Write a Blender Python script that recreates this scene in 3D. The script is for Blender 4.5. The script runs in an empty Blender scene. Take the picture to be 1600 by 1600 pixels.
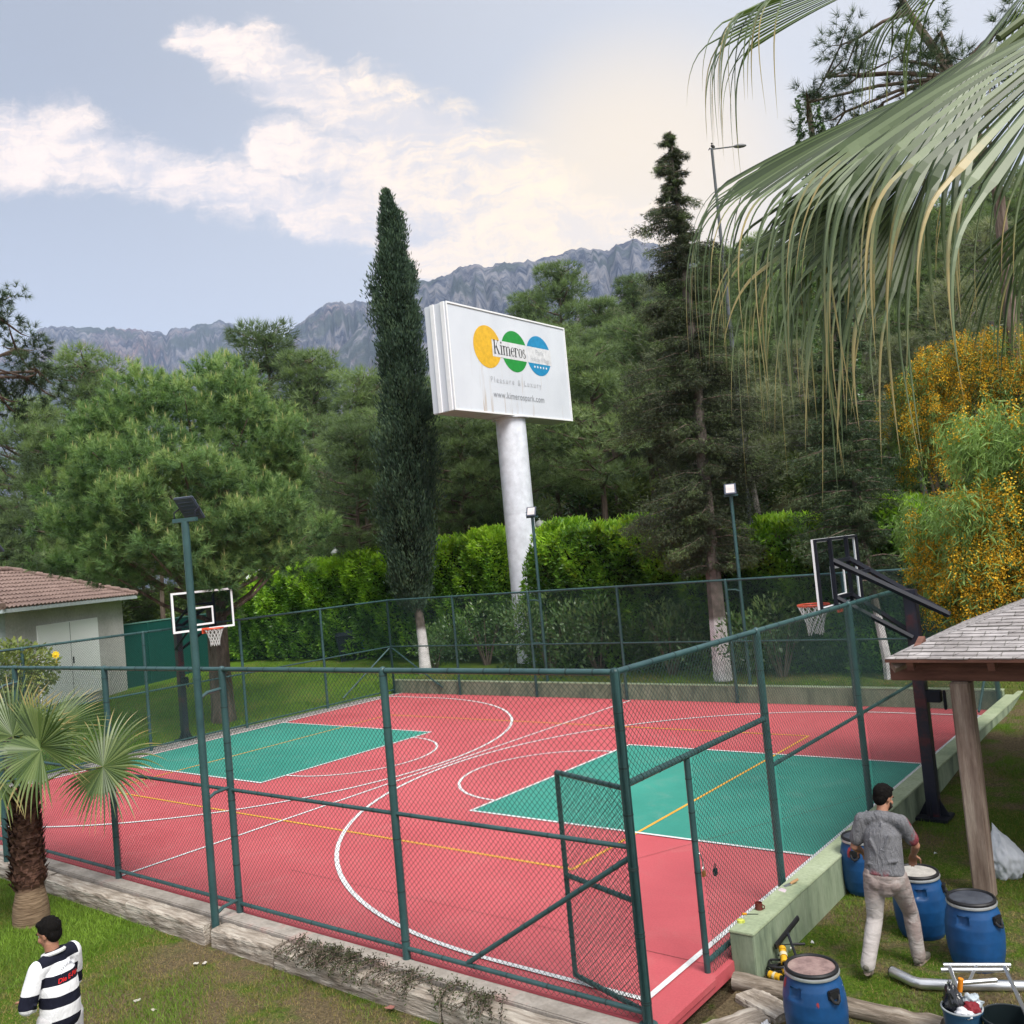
import bpy, bmesh, math, random
import numpy as np
from mathutils import Vector, Matrix, noise as mn
from mathutils.bvhtree import BVHTree
R = math.radians
random.seed(7); rng = np.random.default_rng(7)
scene = bpy.context.scene
COL = scene.collection

# ------------------------------------------------------------------ camera
F_PX, CX, CY, CZ = 1450.25, 12.9087, -13.484, 3.9965     # focal length in photo pixels (1600 wide), camera place
YAW, PITCH, ROLL = -0.67024, 0.04629, -0.0919
CAM = Vector((CX, CY, CZ))
FW = Vector((math.sin(YAW)*math.cos(PITCH), math.cos(YAW)*math.cos(PITCH), math.sin(PITCH)))
RT0 = Vector((math.cos(YAW), -math.sin(YAW), 0)); UP0 = RT0.cross(FW)
RT = RT0*math.cos(ROLL) + UP0*math.sin(ROLL); UP = -RT0*math.sin(ROLL) + UP0*math.cos(ROLL)
cd = bpy.data.cameras.new('camera'); cam = bpy.data.objects.new('camera', cd); COL.objects.link(cam)
cam.matrix_world = Matrix(((RT.x, UP.x, -FW.x, CX), (RT.y, UP.y, -FW.y, CY), (RT.z, UP.z, -FW.z, CZ), (0, 0, 0, 1)))
cd.sensor_width = 36; cd.sensor_fit = 'HORIZONTAL'; cd.lens = 36*F_PX/1600
cd.clip_start = 0.05; cd.clip_end = 20000
scene.camera = cam
def ray(x, y): return (FW + RT*((x-800)/F_PX) - UP*((y-800)/F_PX)).normalized()
def onz(x, y, z=0.0):                      # surveyed point: where a sight line meets height z
    d = ray(x, y); return CAM + d*((z-CZ)/d.z)
def at(x, y, D):                           # point on a sight line at horizontal distance D
    d = ray(x, y); return CAM + d*(D/math.hypot(d.x, d.y))
def hat(X, Y, y):                          # height over X,Y of a sight line row
    lo, hi = -5, 80
    for _ in range(50):
        m = (lo+hi)/2; q = Vector((X, Y, m))-CAM
        if 800-F_PX*q.dot(UP)/q.dot(FW) > y: lo = m
        else: hi = m
    return m

# ------------------------------------------------------------------ light, sky, exposure
SUN_EL, SUN_AZ = R(52), R(112)             # azimuth clockwise from +Y
world = bpy.data.worlds.new('World'); scene.world = world; world.use_nodes = True
scene.view_settings.view_transform = 'Standard'; scene.view_settings.look = 'None'
scene.view_settings.exposure = 0.65; scene.view_settings.gamma = 1
sl = bpy.data.lights.new('sun', 'SUN'); so = bpy.data.objects.new('sun', sl); COL.objects.link(so)
sl.energy = 3.6; sl.angle = R(24); sl.color = (1, .955, .89)
sd = Vector((math.sin(SUN_AZ)*math.cos(SUN_EL), math.cos(SUN_AZ)*math.cos(SUN_EL), math.sin(SUN_EL)))
so.rotation_euler = sd.to_track_quat('Z', 'Y').to_euler(); so.location = (0, 0, 60)

def lin(*c):
    if len(c) == 1: c = c[0]
    return tuple((v/255/12.92 if v/255 <= .04045 else ((v/255+.055)/1.055)**2.4) for v in c) + (1,)

class NT:
    def __init__(s, tree): s.t = tree; s.n = tree.nodes; s.l = tree.links
    def new(s, typ, **kw):
        n = s.n.new(typ)
        for k, v in kw.items(): setattr(n, k, v)
        return n
    def put(s, sock, v):
        if v is None: return
        if hasattr(v, 'is_linked') or hasattr(v, 'links'): s.l.new(v, sock)
        else: sock.default_value = v
    def math(s, op, a, b=None, c=None, clamp=False):
        n = s.new('ShaderNodeMath', operation=op, use_clamp=clamp)
        s.put(n.inputs[0], a); s.put(n.inputs[1], b); s.put(n.inputs[2], c); return n.outputs[0]
    def vmath(s, op, a, b=None):
        n = s.new('ShaderNodeVectorMath', operation=op); s.put(n.inputs[0], a); s.put(n.inputs[1], b)
        return n.outputs['Value'] if op in ('DOT_PRODUCT', 'LENGTH', 'DISTANCE') else n.outputs[0]
    def mix(s, f, a, b, typ='MIX'):
        n = s.new('ShaderNodeMix', data_type='RGBA', blend_type=typ); s.put(n.inputs[0], f); s.put(n.inputs[6], a); s.put(n.inputs[7], b); return n.outputs[2]
    def noise(s, vec, scale, detail=4, rough=.55, dist=0):
        n = s.new('ShaderNodeTexNoise'); s.put(n.inputs['Vector'], vec); n.inputs['Scale'].default_value = scale
        n.inputs['Detail'].default_value = detail; n.inputs['Roughness'].default_value = rough; n.inputs['Distortion'].default_value = dist
        return n.outputs[0]
    def ramp(s, f, stops, interp='LINEAR'):
        n = s.new('ShaderNodeValToRGB'); n.color_ramp.interpolation = interp; e = n.color_ramp.elements
        while len(e) < len(stops): e.new(.5)
        for el, (p, c) in zip(e, stops): el.position = p; el.color = c if len(c) == 4 else tuple(c)+(1,)
        s.put(n.inputs[0], f); return n.outputs[0]
    def smooth(s, v, a, b):
        n = s.new('ShaderNodeMapRange', interpolation_type='SMOOTHSTEP'); s.put(n.inputs[0], v)
        n.inputs[1].default_value = a; n.inputs[2].default_value = b; return n.outputs[0]

def build_world():
    w = NT(world.node_tree); w.n.clear()
    out = w.new('ShaderNodeOutputWorld'); bg = w.new('ShaderNodeBackground'); w.l.new(bg.outputs[0], out.inputs[0])
    sky = w.new('ShaderNodeTexSky', sky_type='NISHITA'); sky.sun_disc = False; sky.sun_elevation = SUN_EL; sky.sun_rotation = SUN_AZ
    sky.air_density = 1.0; sky.dust_density = 3.0; sky.ozone_density = 1.0; sky.altitude = 100
    tc = w.new('ShaderNodeTexCoord'); v = w.vmath('NORMALIZE', tc.outputs['Generated'])
    Fh = (-.6211, .7837, 0.0); Rh = (.7837, .6211, 0.0)
    df = w.vmath('DOT_PRODUCT', v, Fh); dr = w.vmath('DOT_PRODUCT', v, Rh); dz = w.vmath('DOT_PRODUCT', v, (0, 0, 1))
    dfc = w.math('MAXIMUM', df, .05)
    U = w.math('DIVIDE', dr, dfc); V = w.math('DIVIDE', dz, dfc)
    def uv(x, y):
        d = ray(x, y); f = d.x*Fh[0]+d.y*Fh[1]; return (d.x*Rh[0]+d.y*Rh[1])/f, d.z/f
    cmb = w.new('ShaderNodeCombineXYZ'); w.l.new(U, cmb.inputs[0]); w.l.new(V, cmb.inputs[1]); P0 = cmb.outputs[0]
    # ragged cloud edges: shift the look-up by noise
    n1 = w.new('ShaderNodeTexNoise'); w.l.new(P0, n1.inputs['Vector']); n1.inputs['Scale'].default_value = 9; n1.inputs['Detail'].default_value = 6; n1.inputs['Roughness'].default_value = .62
    sh = w.vmath('MULTIPLY', w.vmath('SUBTRACT', n1.outputs['Color'], (.5, .5, .5)), (.085, .06, 0))
    P = w.vmath('ADD', P0, sh)
    caps = [(-160, 225, 100, 225, 62), (100, 240, 330, 285, 46), (330, 292, 600, 325, 46), (600, 318, 850, 330, 66), (840, 350, 1010, 350, 46),
            (300, 60, 410, 95, 34), (400, 95, 540, 160, 58), (540, 165, 680, 225, 72), (680, 230, 810, 290, 64), (430, 230, 640, 262, 52), (640, 395, 900, 380, 44), (480, 350, 620, 372, 20)]
    best = None
    for x0, y0, x1, y1, r in caps:
        a = uv(x0, y0); b = uv(x1, y1); ba = (b[0]-a[0], b[1]-a[1], 0); L2 = ba[0]**2+ba[1]**2
        pa = w.vmath('SUBTRACT', P, (a[0], a[1], 0))
        h = w.math('MULTIPLY', w.vmath('DOT_PRODUCT', pa, ba), 1/L2, clamp=True)
        sc = w.new('ShaderNodeVectorMath', operation='SCALE'); sc.inputs[0].default_value = ba; w.l.new(h, sc.inputs['Scale'])
        d = w.vmath('LENGTH', w.vmath('SUBTRACT', pa, sc.outputs[0]))
        k = w.math('SUBTRACT', 1.0, w.math('DIVIDE', d, r/F_PX*1.18))
        best = k if best is None else w.math('MAXIMUM', best, k)
    # wisps drawn out along the wind, billows inside
    def field(sx, sy, rot, sc, det, rough, dist):
        mp = w.new('ShaderNodeMapping'); w.l.new(P, mp.inputs[0]); mp.inputs['Rotation'].default_value = (0, 0, R(rot)); mp.inputs['Scale'].default_value = (sx, sy, 1); return w.noise(mp.outputs[0], sc, det, rough, dist)
    nA = field(1, 2.9, 18, 7, 12, .66, .7); nB = field(1, 3.6, 10, 26, 9, .66, .9); nC = field(2.2, .7, -6, 20, 7, .62, .8)
    tex = w.math('ADD', w.math('MULTIPLY', nA, .62), w.math('ADD', w.math('MULTIPLY', nB, .28), w.math('MULTIPLY', nC, .22)))
    dens = w.math('ADD', w.math('MULTIPLY', best, 1.35), w.math('MULTIPLY', w.math('SUBTRACT', tex, .535), 2.3))
    mask = w.smooth(dens, -.10, .85)
    mask = w.math('MULTIPLY', mask, w.math('GREATER_THAN', df, .08))
    mask = w.math('MULTIPLY', mask, w.math('ADD', .62, w.math('MULTIPLY', w.smooth(tex, .45, .68), .38)))
    # clear air: pale blue above left, whiter towards the sun side and the horizon
    side = w.smooth(U, -.55, .45)
    low = w.smooth(V, .62, .05)
    ang = w.vmath('DOT_PRODUCT', v, tuple(ray(1120, 120)))
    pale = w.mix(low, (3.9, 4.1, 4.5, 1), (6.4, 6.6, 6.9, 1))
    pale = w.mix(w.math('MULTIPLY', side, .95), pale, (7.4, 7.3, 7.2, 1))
    pale = w.mix(w.math('MULTIPLY', w.smooth(dz, .54, .85), .9), pale, (13.0, 13.2, 13.6, 1))  # extra overhead brightness above the view, added to fill the shade
    pale = w.mix(w.math('MULTIPLY', w.smooth(df, .2, -.4), .85), pale, (11.0, 11.2, 11.8, 1))   # sky behind the viewer brightened, added out of view as fill light
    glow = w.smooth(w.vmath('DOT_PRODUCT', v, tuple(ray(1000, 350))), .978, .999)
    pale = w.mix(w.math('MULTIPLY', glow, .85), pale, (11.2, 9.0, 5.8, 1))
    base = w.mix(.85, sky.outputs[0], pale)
    ccol = w.mix(w.smooth(U, -.3, .12), (10.3, 8.6, 7.3, 1), (11.2, 8.9, 5.9, 1))
    ccol = w.mix(w.math('MULTIPLY', w.smooth(tex, .62, .44), .55), ccol, (6.4, 6.3, 6.8, 1))
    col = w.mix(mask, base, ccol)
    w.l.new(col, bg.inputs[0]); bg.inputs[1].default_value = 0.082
build_world()

# ------------------------------------------------------------------ helpers
def tag(o, label=None, cat=None, group=None, kind=None):
    if label: o['label'] = label
    if cat: o['category'] = cat
    if group: o['group'] = group
    if kind: o['kind'] = kind
    return o
def thing(name, label, cat, loc=(0, 0, 0), rz=0, group=None):
    o = bpy.data.objects.new(name, None); COL.objects.link(o); o.location = loc; o.rotation_euler = (0, 0, rz)
    o.empty_display_size = .1
    return tag(o, label, cat, group)
def link(o, parent=None):
    COL.objects.link(o)
    if parent is not None: o.parent = parent
    return o
def mesh_obj(name, me, mats, parent=None, smooth=False):
    for m in (mats if isinstance(mats, (list, tuple)) else [mats]): me.materials.append(m)
    if smooth: me.polygons.foreach_set('use_smooth', [True]*len(me.polygons))
    return link(bpy.data.objects.new(name, me), parent)
def copy_tree(o, parent=None):
    c = o.copy(); COL.objects.link(c)
    if parent is not None: c.parent = parent
    for ch in [q for q in bpy.data.objects if q.parent == o]: copy_tree(ch, c)
    return c

class MB:
    """collects shapes, builds ONE mesh object"""
    def __init__(s): s.v = []; s.f = []; s.m = []; s.mi = 0
    def add(s, vs, fs):
        b = len(s.v); s.v += [tuple(v) for v in vs]; s.f += [tuple(i+b for i in f) for f in fs]; s.m += [s.mi]*len(fs); return s
    def box(s, c, d, rz=0, rot=None, bev=0):
        x, y, z = d[0]/2, d[1]/2, d[2]/2
        M = rot.to_3x3() if rot is not None else Matrix.Rotation(rz, 3, 'Z'); c = Vector(c)
        if bev <= 0:
            P = [(-x,-y,-z),(x,-y,-z),(x,y,-z),(-x,y,-z),(-x,-y,z),(x,-y,z),(x,y,z),(-x,y,z)]
            return s.add([M@Vector(p)+c for p in P], [(0,3,2,1),(4,5,6,7),(0,1,5,4),(1,2,6,5),(2,3,7,6),(3,0,4,7)])
        bm = bmesh.new(); bmesh.ops.create_cube(bm, size=1)
        for v in bm.verts: v.co = Vector((v.co.x*2*x, v.co.y*2*y, v.co.z*2*z))
        bmesh.ops.bevel(bm, geom=bm.edges[:], offset=bev, segments=2, affect='EDGES')
        bm.verts.index_update()
        s.add([M@v.co+c for v in bm.verts], [tuple(v.index for v in f.verts) for f in bm.faces]); bm.free(); return s
    def quad(s, a, b, c, d): return s.add([a, b, c, d], [(0, 1, 2, 3)])
    def prism(s, pts, z0, z1):                       # outline extruded in z
        n = len(pts); vs = [(p[0], p[1], z0) for p in pts]+[(p[0], p[1], z1) for p in pts]
        return s.add(vs, [tuple(range(n))[::-1], tuple(range(n, 2*n))]+[(i, (i+1) % n, n+(i+1) % n, n+i) for i in range(n)])
    def tube(s, pts, r, n=10, cap=True, flat=None):
        pts = [Vector(p) for p in pts]; k = len(pts); rs = r if isinstance(r, (list, tuple)) else [r]*k
        vs = []; fs = []; up = None
        for i, p in enumerate(pts):
            t = (pts[min(i+1, k-1)]-pts[max(i-1, 0)]).normalized()
            if up is None: up = Vector((0, 0, 1)) if abs(t.z) < .9 else Vector((1, 0, 0))
            a = t.cross(up)
            if a.length < 1e-5: a = t.orthogonal()
            a.normalize(); b = a.cross(t).normalized(); up = b
            for j in range(n):
                q = 2*math.pi*j/n; vs.append(p + a*(math.cos(q)*rs[i]) + b*(math.sin(q)*rs[i]*(flat or 1)))
        for i in range(k-1):
            for j in range(n):
                fs.append((i*n+j, i*n+(j+1) % n, (i+1)*n+(j+1) % n, (i+1)*n+j))
        if cap: fs += [tuple(range(n))[::-1], tuple((k-1)*n+j for j in range(n))]
        return s.add(vs, fs)
    def lathe(s, prof, c=(0, 0, 0), n=28, rot=None, cap=True):
        c = Vector(c); vs = []; fs = []; k = len(prof)
        for r, z in prof:
            for j in range(n):
                p = Vector((r*math.cos(2*math.pi*j/n), r*math.sin(2*math.pi*j/n), z))
                vs.append((rot@p if rot is not None else p)+c)
        for i in range(k-1):
            for j in range(n): fs.append((i*n+j, i*n+(j+1) % n, (i+1)*n+(j+1) % n, (i+1)*n+j))
        if cap and prof[0][0] > 1e-4: fs.append(tuple(range(n))[::-1])
        if cap and prof[-1][0] > 1e-4: fs.append(tuple((k-1)*n+j for j in range(n)))
        return s.add(vs, fs)
    def sphere(s, c, r, n=12, sq=(1, 1, 1)):
        prof = [(max(1e-5, r*math.sin(math.pi*i/n)), -r*math.cos(math.pi*i/n)) for i in range(n+1)]
        b = len(s.v); s.lathe(prof, (0, 0, 0), n*2)
        for i in range(b, len(s.v)): v = s.v[i]; s.v[i] = (v[0]*sq[0]+c[0], v[1]*sq[1]+c[1], v[2]*sq[2]+c[2])
        return s
    def build(s, name, mats, parent=None, smooth=False, angle=None, loc=None):
        me = bpy.data.meshes.new(name); me.from_pydata(s.v, [], s.f); me.update()
        me.polygons.foreach_set('material_index', s.m)
        o = mesh_obj(name, me, mats, parent, smooth)
        if smooth: me.set_sharp_from_angle(angle=R(angle or 40))
        if loc is not None: o.location = loc
        return o

def np_mesh(name, V, mat, parent=None, tone=None, normals=False):
    """V: (n, k, 3) separate faces"""
    V = np.ascontiguousarray(V, dtype=np.float32); n, k, _ = V.shape
    me = bpy.data.meshes.new(name)
    me.vertices.add(n*k); me.vertices.foreach_set('co', V.ravel())
    me.loops.add(n*k); me.loops.foreach_set('vertex_index', np.arange(n*k, dtype=np.int32))
    me.polygons.add(n); me.polygons.foreach_set('loop_start', np.arange(0, n*k, k, dtype=np.int32)); me.polygons.foreach_set('loop_total', np.full(n, k, dtype=np.int32))
    if tone is not None:
        at_ = me.attributes.new('tone', 'FLOAT', 'POINT'); at_.data.foreach_set('value', np.repeat(np.asarray(tone, dtype=np.float32), k))
    me.update(calc_edges=True)
    return mesh_obj(name, me, mat, parent)

# ------------------------------------------------------------------ materials
def principled(name, rough=.6, spec=.3, metal=0.0, col=(.5, .5, .5, 1)):
    m = bpy.data.materials.new(name); m.use_nodes = True; t = NT(m.node_tree)
    b = t.n['Principled BSDF']; b.inputs['Base Color'].default_value = col; b.inputs['Roughness'].default_value = rough
    b.inputs['Metallic'].default_value = metal; b.inputs['Specular IOR Level'].default_value = spec
    return m, t, b
def objco(t): return t.new('ShaderNodeTexCoord').outputs['Object']
def wpos(t): return t.new('ShaderNodeNewGeometry').outputs['Position']
def bump(t, b, h, strength=.3, dist=.01):
    n = t.new('ShaderNodeBump'); n.inputs['Strength'].default_value = strength; n.inputs['Distance'].default_value = dist
    t.put(n.inputs['Height'], h); t.l.new(n.outputs[0], b.inputs['Normal'])
def dim(c): return None if c is None else tuple(v*.82 for v in c[:3])+(1,)
def mottled(name, c1, c2, scale=6, rough=.6, spec=.3, metal=0.0, bs=.2, bd=.004, c3=None, lo=.35, hi=.65, world=False, stretch=None, fine=None):
    m, t, b = principled(name, rough, spec, metal); c1, c2, c3 = dim(c1), dim(c2), dim(c3)
    co = wpos(t) if world else objco(t)
    if stretch:
        mp = t.new('ShaderNodeMapping'); t.l.new(co, mp.inputs[0]); mp.inputs['Scale'].default_value = stretch; co = mp.outputs[0]
    n = t.noise(co, scale, 6, .6); st = [(lo, c1), (hi, c2)]
    if c3: st = [(lo, c1), ((lo+hi)/2, c2), (hi, c3)]
    c = t.ramp(n, st); f = t.noise(co, fine or scale*9, 4, .6)
    c = t.mix(.35, c, t.mix(1, c, t.ramp(f, [(.3, (.55, .55, .55)), (.7, (1.35, 1.35, 1.35))]), 'MULTIPLY'))
    t.l.new(c, b.inputs['Base Color'])
    if bs: bump(t, b, f, bs, bd)
    return m
def foliage(name, dark, mid, light, trans=.3, rough=.55, scale=1.2, spec=.25, extra=None):
    """leaf colour from each clump's own tone plus soft patches; light passes through a little"""
    m, t, b = principled(name, rough, spec)
    a = t.new('ShaderNodeAttribute', attribute_name='tone'); n = t.noise(objco(t), scale, 3)
    oi = t.new('ShaderNodeObjectInfo')
    f = t.math('ADD', a.outputs['Fac'], t.math('MULTIPLY', t.math('SUBTRACT', n, .5), .7))
    f = t.math('ADD', f, t.math('MULTIPLY', t.math('SUBTRACT', oi.outputs['Random'], .5), .3))
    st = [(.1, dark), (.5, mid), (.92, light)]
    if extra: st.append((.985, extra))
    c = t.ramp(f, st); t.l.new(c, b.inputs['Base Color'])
    if trans > 0:
        tr = t.new('ShaderNodeBsdfTranslucent'); t.l.new(t.mix(1, c, (1.25, 1.3, .7, 1), 'MULTIPLY'), tr.inputs[0])
        mx = t.new('ShaderNodeMixShader'); mx.inputs[0].default_value = trans
        t.l.new(b.outputs[0], mx.inputs[1]); t.l.new(tr.outputs[0], mx.inputs[2]); t.l.new(mx.outputs[0], t.n['Material Output'].inputs[0])
    return m
def plain(name, c, rough=.5, spec=.3, metal=0.0, var=.12, scale=8):
    m, t, b = principled(name, rough, spec, metal)
    n = t.noise(objco(t), scale, 4); c = dim(c)
    cc = t.ramp(n, [(.3, tuple(v*(1-var) for v in c[:3])), (.7, tuple(min(1, v*(1+var)) for v in c[:3]))]); t.l.new(cc, b.inputs['Base Color'])
    return m
M = {}
def rock(v): return v
def court(name, c1, c2, dust):
    m, t, b = principled(name, .62, .25); p = wpos(t)
    n1 = t.noise(p, .35, 6, .62, .5); n2 = t.noise(p, 1.7, 7, .68, .8); n3 = t.noise(p, 45, 4, .65); mp = t.new('ShaderNodeMapping'); t.l.new(p, mp.inputs[0]); mp.inputs['Scale'].default_value = (1, .22, 1); mp.inputs['Rotation'].default_value = (0, 0, .5)
    sc = t.smooth(t.noise(mp.outputs[0], 6, 8, .75, .5), .60, .74)                       # faint drag scuffs
    c = t.ramp(n1, [(.3, c1), (.7, c2)]); c = t.mix(t.math('MULTIPLY', t.smooth(n2, .50, .70), .30), c, dust); c = t.mix(t.math('MULTIPLY', sc, .22), c, dust)
    c = t.mix(.25, c, t.mix(1, c, t.ramp(n3, [(.3, (.6, .6, .6)), (.7, (1.35, 1.35, 1.35))]), 'MULTIPLY')); t.l.new(c, b.inputs['Base Color'])
    t.l.new(t.math('ADD', .50, t.math('MULTIPLY', n2, .3)), b.inputs['Roughness']); bump(t, b, n3, .15, .002); return m
M['court_red'] = court('court_red_paint', (.41, .070, .082, 1), (.51, .102, .116, 1), (.46, .16, .155, 1))
M['court_green'] = court('court_green_paint', (.028, .20, .155, 1), (.045, .265, .205, 1), (.13, .27, .22, 1))
M['line_white'] = mottled('line_paint_white', (.74, .74, .74, 1), (.84, .84, .84, 1), 3, .6, .2, bs=.05, world=True)
M['line_yellow'] = mottled('line_paint_yellow', (.72, .36, .045, 1), (.82, .44, .07, 1), 3, .6, .2, bs=.05, world=True)
M['pipe'] = mottled('green_pipe_paint', (.024, .066, .070, 1), (.040, .102, .102, 1), 2.5, .38, .5, bs=.08, bd=.002, fine=60)
M['wire'] = plain('green_coated_wire', (.028, .075, .062), .45, .4)
M['tie'] = plain('dark_tie_wire', (.02, .04, .04), .5, .4)
M['wallgreen'] = mottled('pale_green_wall_paint', (.27, .33, .21, 1), (.36, .42, .27, 1), 1.3, .75, .2, bs=.25, bd=.004, c3=(.42, .48, .33, 1), world=True, fine=25)
M['wallgreen2'] = mottled('stained_green_wall_paint', (.13, .17, .12, 1), (.24, .30, .2, 1), 1.8, .8, .2, bs=.3, bd=.004, c3=(.30, .36, .25, 1), world=True, fine=18, stretch=(2.2, 2.2, .55))
M['concrete'] = mottled('worn_concrete', (.24, .21, .18, 1), (.40, .36, .32, 1), 2.2, .85, .15, bs=.5, bd=.01, c3=(.47, .25, .22, 1), lo=.3, hi=.78, world=True, fine=22)
M['sleeper'] = mottled('weathered_sleeper', (.22, .18, .14, 1), (.42, .36, .30, 1), 3, .85, .15, bs=1, bd=.03, c3=(.60, .54, .46, 1), lo=.36, hi=.66, stretch=(.7, 5, 5), fine=7)
M['plaster'] = mottled('grey_plaster', (.53, .52, .51, 1), (.63, .62, .61, 1), .9, .85, .15, bs=.2, world=True, fine=14)
M['plaster_edge'] = mottled('blue_grey_plaster', (.45, .52, .53, 1), (.52, .59, .60, 1), .9, .85, .15, world=True)
M['white'] = plain('white_paint', (.92, .93, .94), .45, .4, var=.04)
M['black'] = plain('black_steel', (.010, .012, .02), .6, .25)
M['wirehoop'] = plain('orange_rim_paint', (.75, .10, .04), .4, .5)
M['net'] = plain('white_net_cord', (.62, .62, .60), .8, .2)
M['steel'] = plain('brushed_aluminium', (.72, .73, .74), .28, .5, metal=.85, var=.06)

# ------------------------------------------------------------------ ground
def sm(t): t = max(0., min(1., t)); return t*t*(3-2*t)
def hill_h(x, y):
    dx, dy = x-CX, y-CY; u = dx*-.6211+dy*.7837; v = dx*.7837+dy*.6211
    if u < 26: return 0.0
    r = v/u; xs = [-.9, -.45, -.28, -.1, .07, .3, .6, 1.2]; ys = [0, .0, .035, .13, .31, .40, .48, .5]
    s = float(np.interp(r, xs, ys)); st = float(np.interp(r, [-.5, .1, .5], [34, 31, 25]))
    w = max(0, min(u, 108)-st); return s*w*min(1, w/8)
def ground_h(x, y):
    if -8.94 < x < 8.80 and -7.00 < y < 7.32: return -.2
    zf = -.25+.02*math.sin(x*1.3)*math.cos(y*1.1)
    zl = .01+.30*sm((-x-10)/9)
    zb = .38
    if x <= -8.94: z = zf+(zl-zf)*sm((y+9.5)/4); z = z+(zb-z)*sm((y-6)/4)
    elif x < 8.80: z = zf if y < 0 else zb
    else:
        z = -.15+.02*math.sin(x*1.7+y); z = z+(zf-z)*sm((-y-6.2)/1.5); z = z+(.12-z)*sm((y+1)/6); z = z+(zb-z)*sm((y-6)/3)
    return z+hill_h(x, y)
def grid_axis(lo, hi, fine, marks):
    a = list(np.arange(lo, hi, fine)); out = sorted(set([round(float(v), 3) for v in a]+marks))
    return out
xs = sorted(set([-1200, -700, -450, -300, -220, -160]+list(range(-130, -26, 4))+grid_axis(-26, 20, .4, [-8.95, -8.93, 8.79, 8.81])+list(range(20, 90, 4))+[100, 130, 180, 260, 400, 700, 1200]))
ys = sorted(set([-1200, -700, -400, -200, -120, -80, -50, -35, -28]+grid_axis(-24, 20, .4, [-7.01, -6.99, 7.31, 7.33])+list(range(20, 150, 4))+[160, 200, 260, 340, 500, 800, 1300]))
nx, ny = len(xs), len(ys)
gv = [(x, y, ground_h(x, y)) for y in ys for x in xs]
gf = [(j*nx+i, j*nx+i+1, (j+1)*nx+i+1, (j+1)*nx+i) for j in range(ny-1) for i in range(nx-1)]
def lawn_mat():
    m, t, b = principled('lawn', .9, .1)
    p = wpos(t)
    n1 = t.noise(p, .55, 5, .6, .4); n2 = t.noise(p, 2.6, 5, .65); n3 = t.noise(p, 34, 5, .7)
    dirt = t.ramp(n3, [(.3, (.055, .042, .024)), (.7, (.19, .145, .082))])
    gr = t.ramp(n3, [(.28, (.026, .048, .006)), (.55, (.07, .125, .010)), (.8, (.16, .21, .03))])
    f = t.math('ADD', t.math('MULTIPLY', n1, .6), t.math('MULTIPLY', n2, .5))
    f = t.smooth(f, .50, .64)
    sp = t.new('ShaderNodeSeparateXYZ'); t.l.new(p, sp.inputs[0])
    lush = t.smooth(sp.outputs[0], -7.5, -9.5)             # the left lawn is watered and even
    lush2 = t.smooth(sp.outputs[1], 6.5, 7.5); lush3 = t.math('MULTIPLY', t.smooth(t.math('ADD', sp.outputs[0], t.math('MULTIPLY', n2, 2.5)), 4.0, 2.2), t.smooth(sp.outputs[1], -9.6, -8.7)); f = t.math('MAXIMUM', f, t.math('MULTIPLY', lush3, .9))
    f = t.math('MAXIMUM', f, t.math('MULTIPLY', lush, .93)); f = t.math('MAXIMUM', f, t.math('MULTIPLY', lush2, .6))
    c = t.mix(f, dirt, gr)
    br = t.mix(t.math('MULTIPLY', lush, .8), c, t.mix(1, c, (1.35, 1.6, .9, 1), 'MULTIPLY'))
    far = t.smooth(sp.outputs[2], 1.2, 3.5)                # forest floor: litter and scrub
    ff = t.ramp(n2, [(.35, (.05, .042, .028)), (.6, (.06, .075, .03)), (.8, (.12, .11, .07))])
    t.l.new(t.mix(far, br, ff), b.inputs['Base Color']); bump(t, b, t.math('ADD', n3, n2), .9, .04)
    return m
M['lawn'] = lawn_mat()
gme = bpy.data.meshes.new('lawn'); gme.from_pydata(gv, [], gf); gme.update()
tag(mesh_obj('lawn', gme, M['lawn'], smooth=True), kind='structure')

# court slab and markings ------------------------------------------
def ribbon(mb, pts, w, z, closed=False):
    pts = [Vector((p[0], p[1], 0)) for p in pts]; n = len(pts); L = []; Rr = []
    for i, p in enumerate(pts):
        a = pts[max(i-1, 0)]; c = pts[min(i+1, n-1)]
        t0 = (p-a).normalized() if i else (c-p).normalized(); t1 = (c-p).normalized() if i < n-1 else t0
        t = (t0+t1).normalized(); nn = Vector((-t.y, t.x, 0)); k = w/2/max(.4, nn.dot(Vector((-t0.y, t0.x, 0))))
        L.append((p.x+nn.x*k, p.y+nn.y*k, z)); Rr.append((p.x-nn.x*k, p.y-nn.y*k, z))
    for i in range(n-1): mb.quad(Rr[i], Rr[i+1], L[i+1], L[i])
s = MB(); s.box((.105, .17, -.06), (17.15, 13.94, .12)); s.build('court_slab', M['court_red']); tag(bpy.data.objects['court_slab'], kind='structure')
s = MB(); s.prism([(8.55, -6.85), (8.70, -6.85), (8.70, -5.83), (8.55, -5.83)], -.05, .003); o = s.build('court_threshold', M['court_red']); tag(o, kind='structure')
XF, XB, KW, R3, XC3 = 2.7445, 8.34, 4.83, 6.47, 6.63
s = MB()
for sg in (1, -1):
    xb = XB-.02 if sg > 0 else 8.33
    x0, x1 = sorted((sg*XF, sg*xb)); s.quad((x0, -KW/2, .004), (x1, -KW/2, .004), (x1, KW/2, .004), (x0, KW/2, .004))
tag(s.build('court_key_paint', M['court_green']), kind='structure')
s = MB(); ribbon(s, [(-5.82, -3.99), (5.82, -3.99), (5.82, 3.99), (-5.82, 3.99), (-5.82, -3.99), (-5.7, -3.99)], .05, .008)
tag(s.build('court_yellow_lines', M['line_yellow']), kind='structure')
s = MB(); W = .052
ribbon(s, [(0, -6.85), (0, 6.95)], W, .012)
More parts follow.
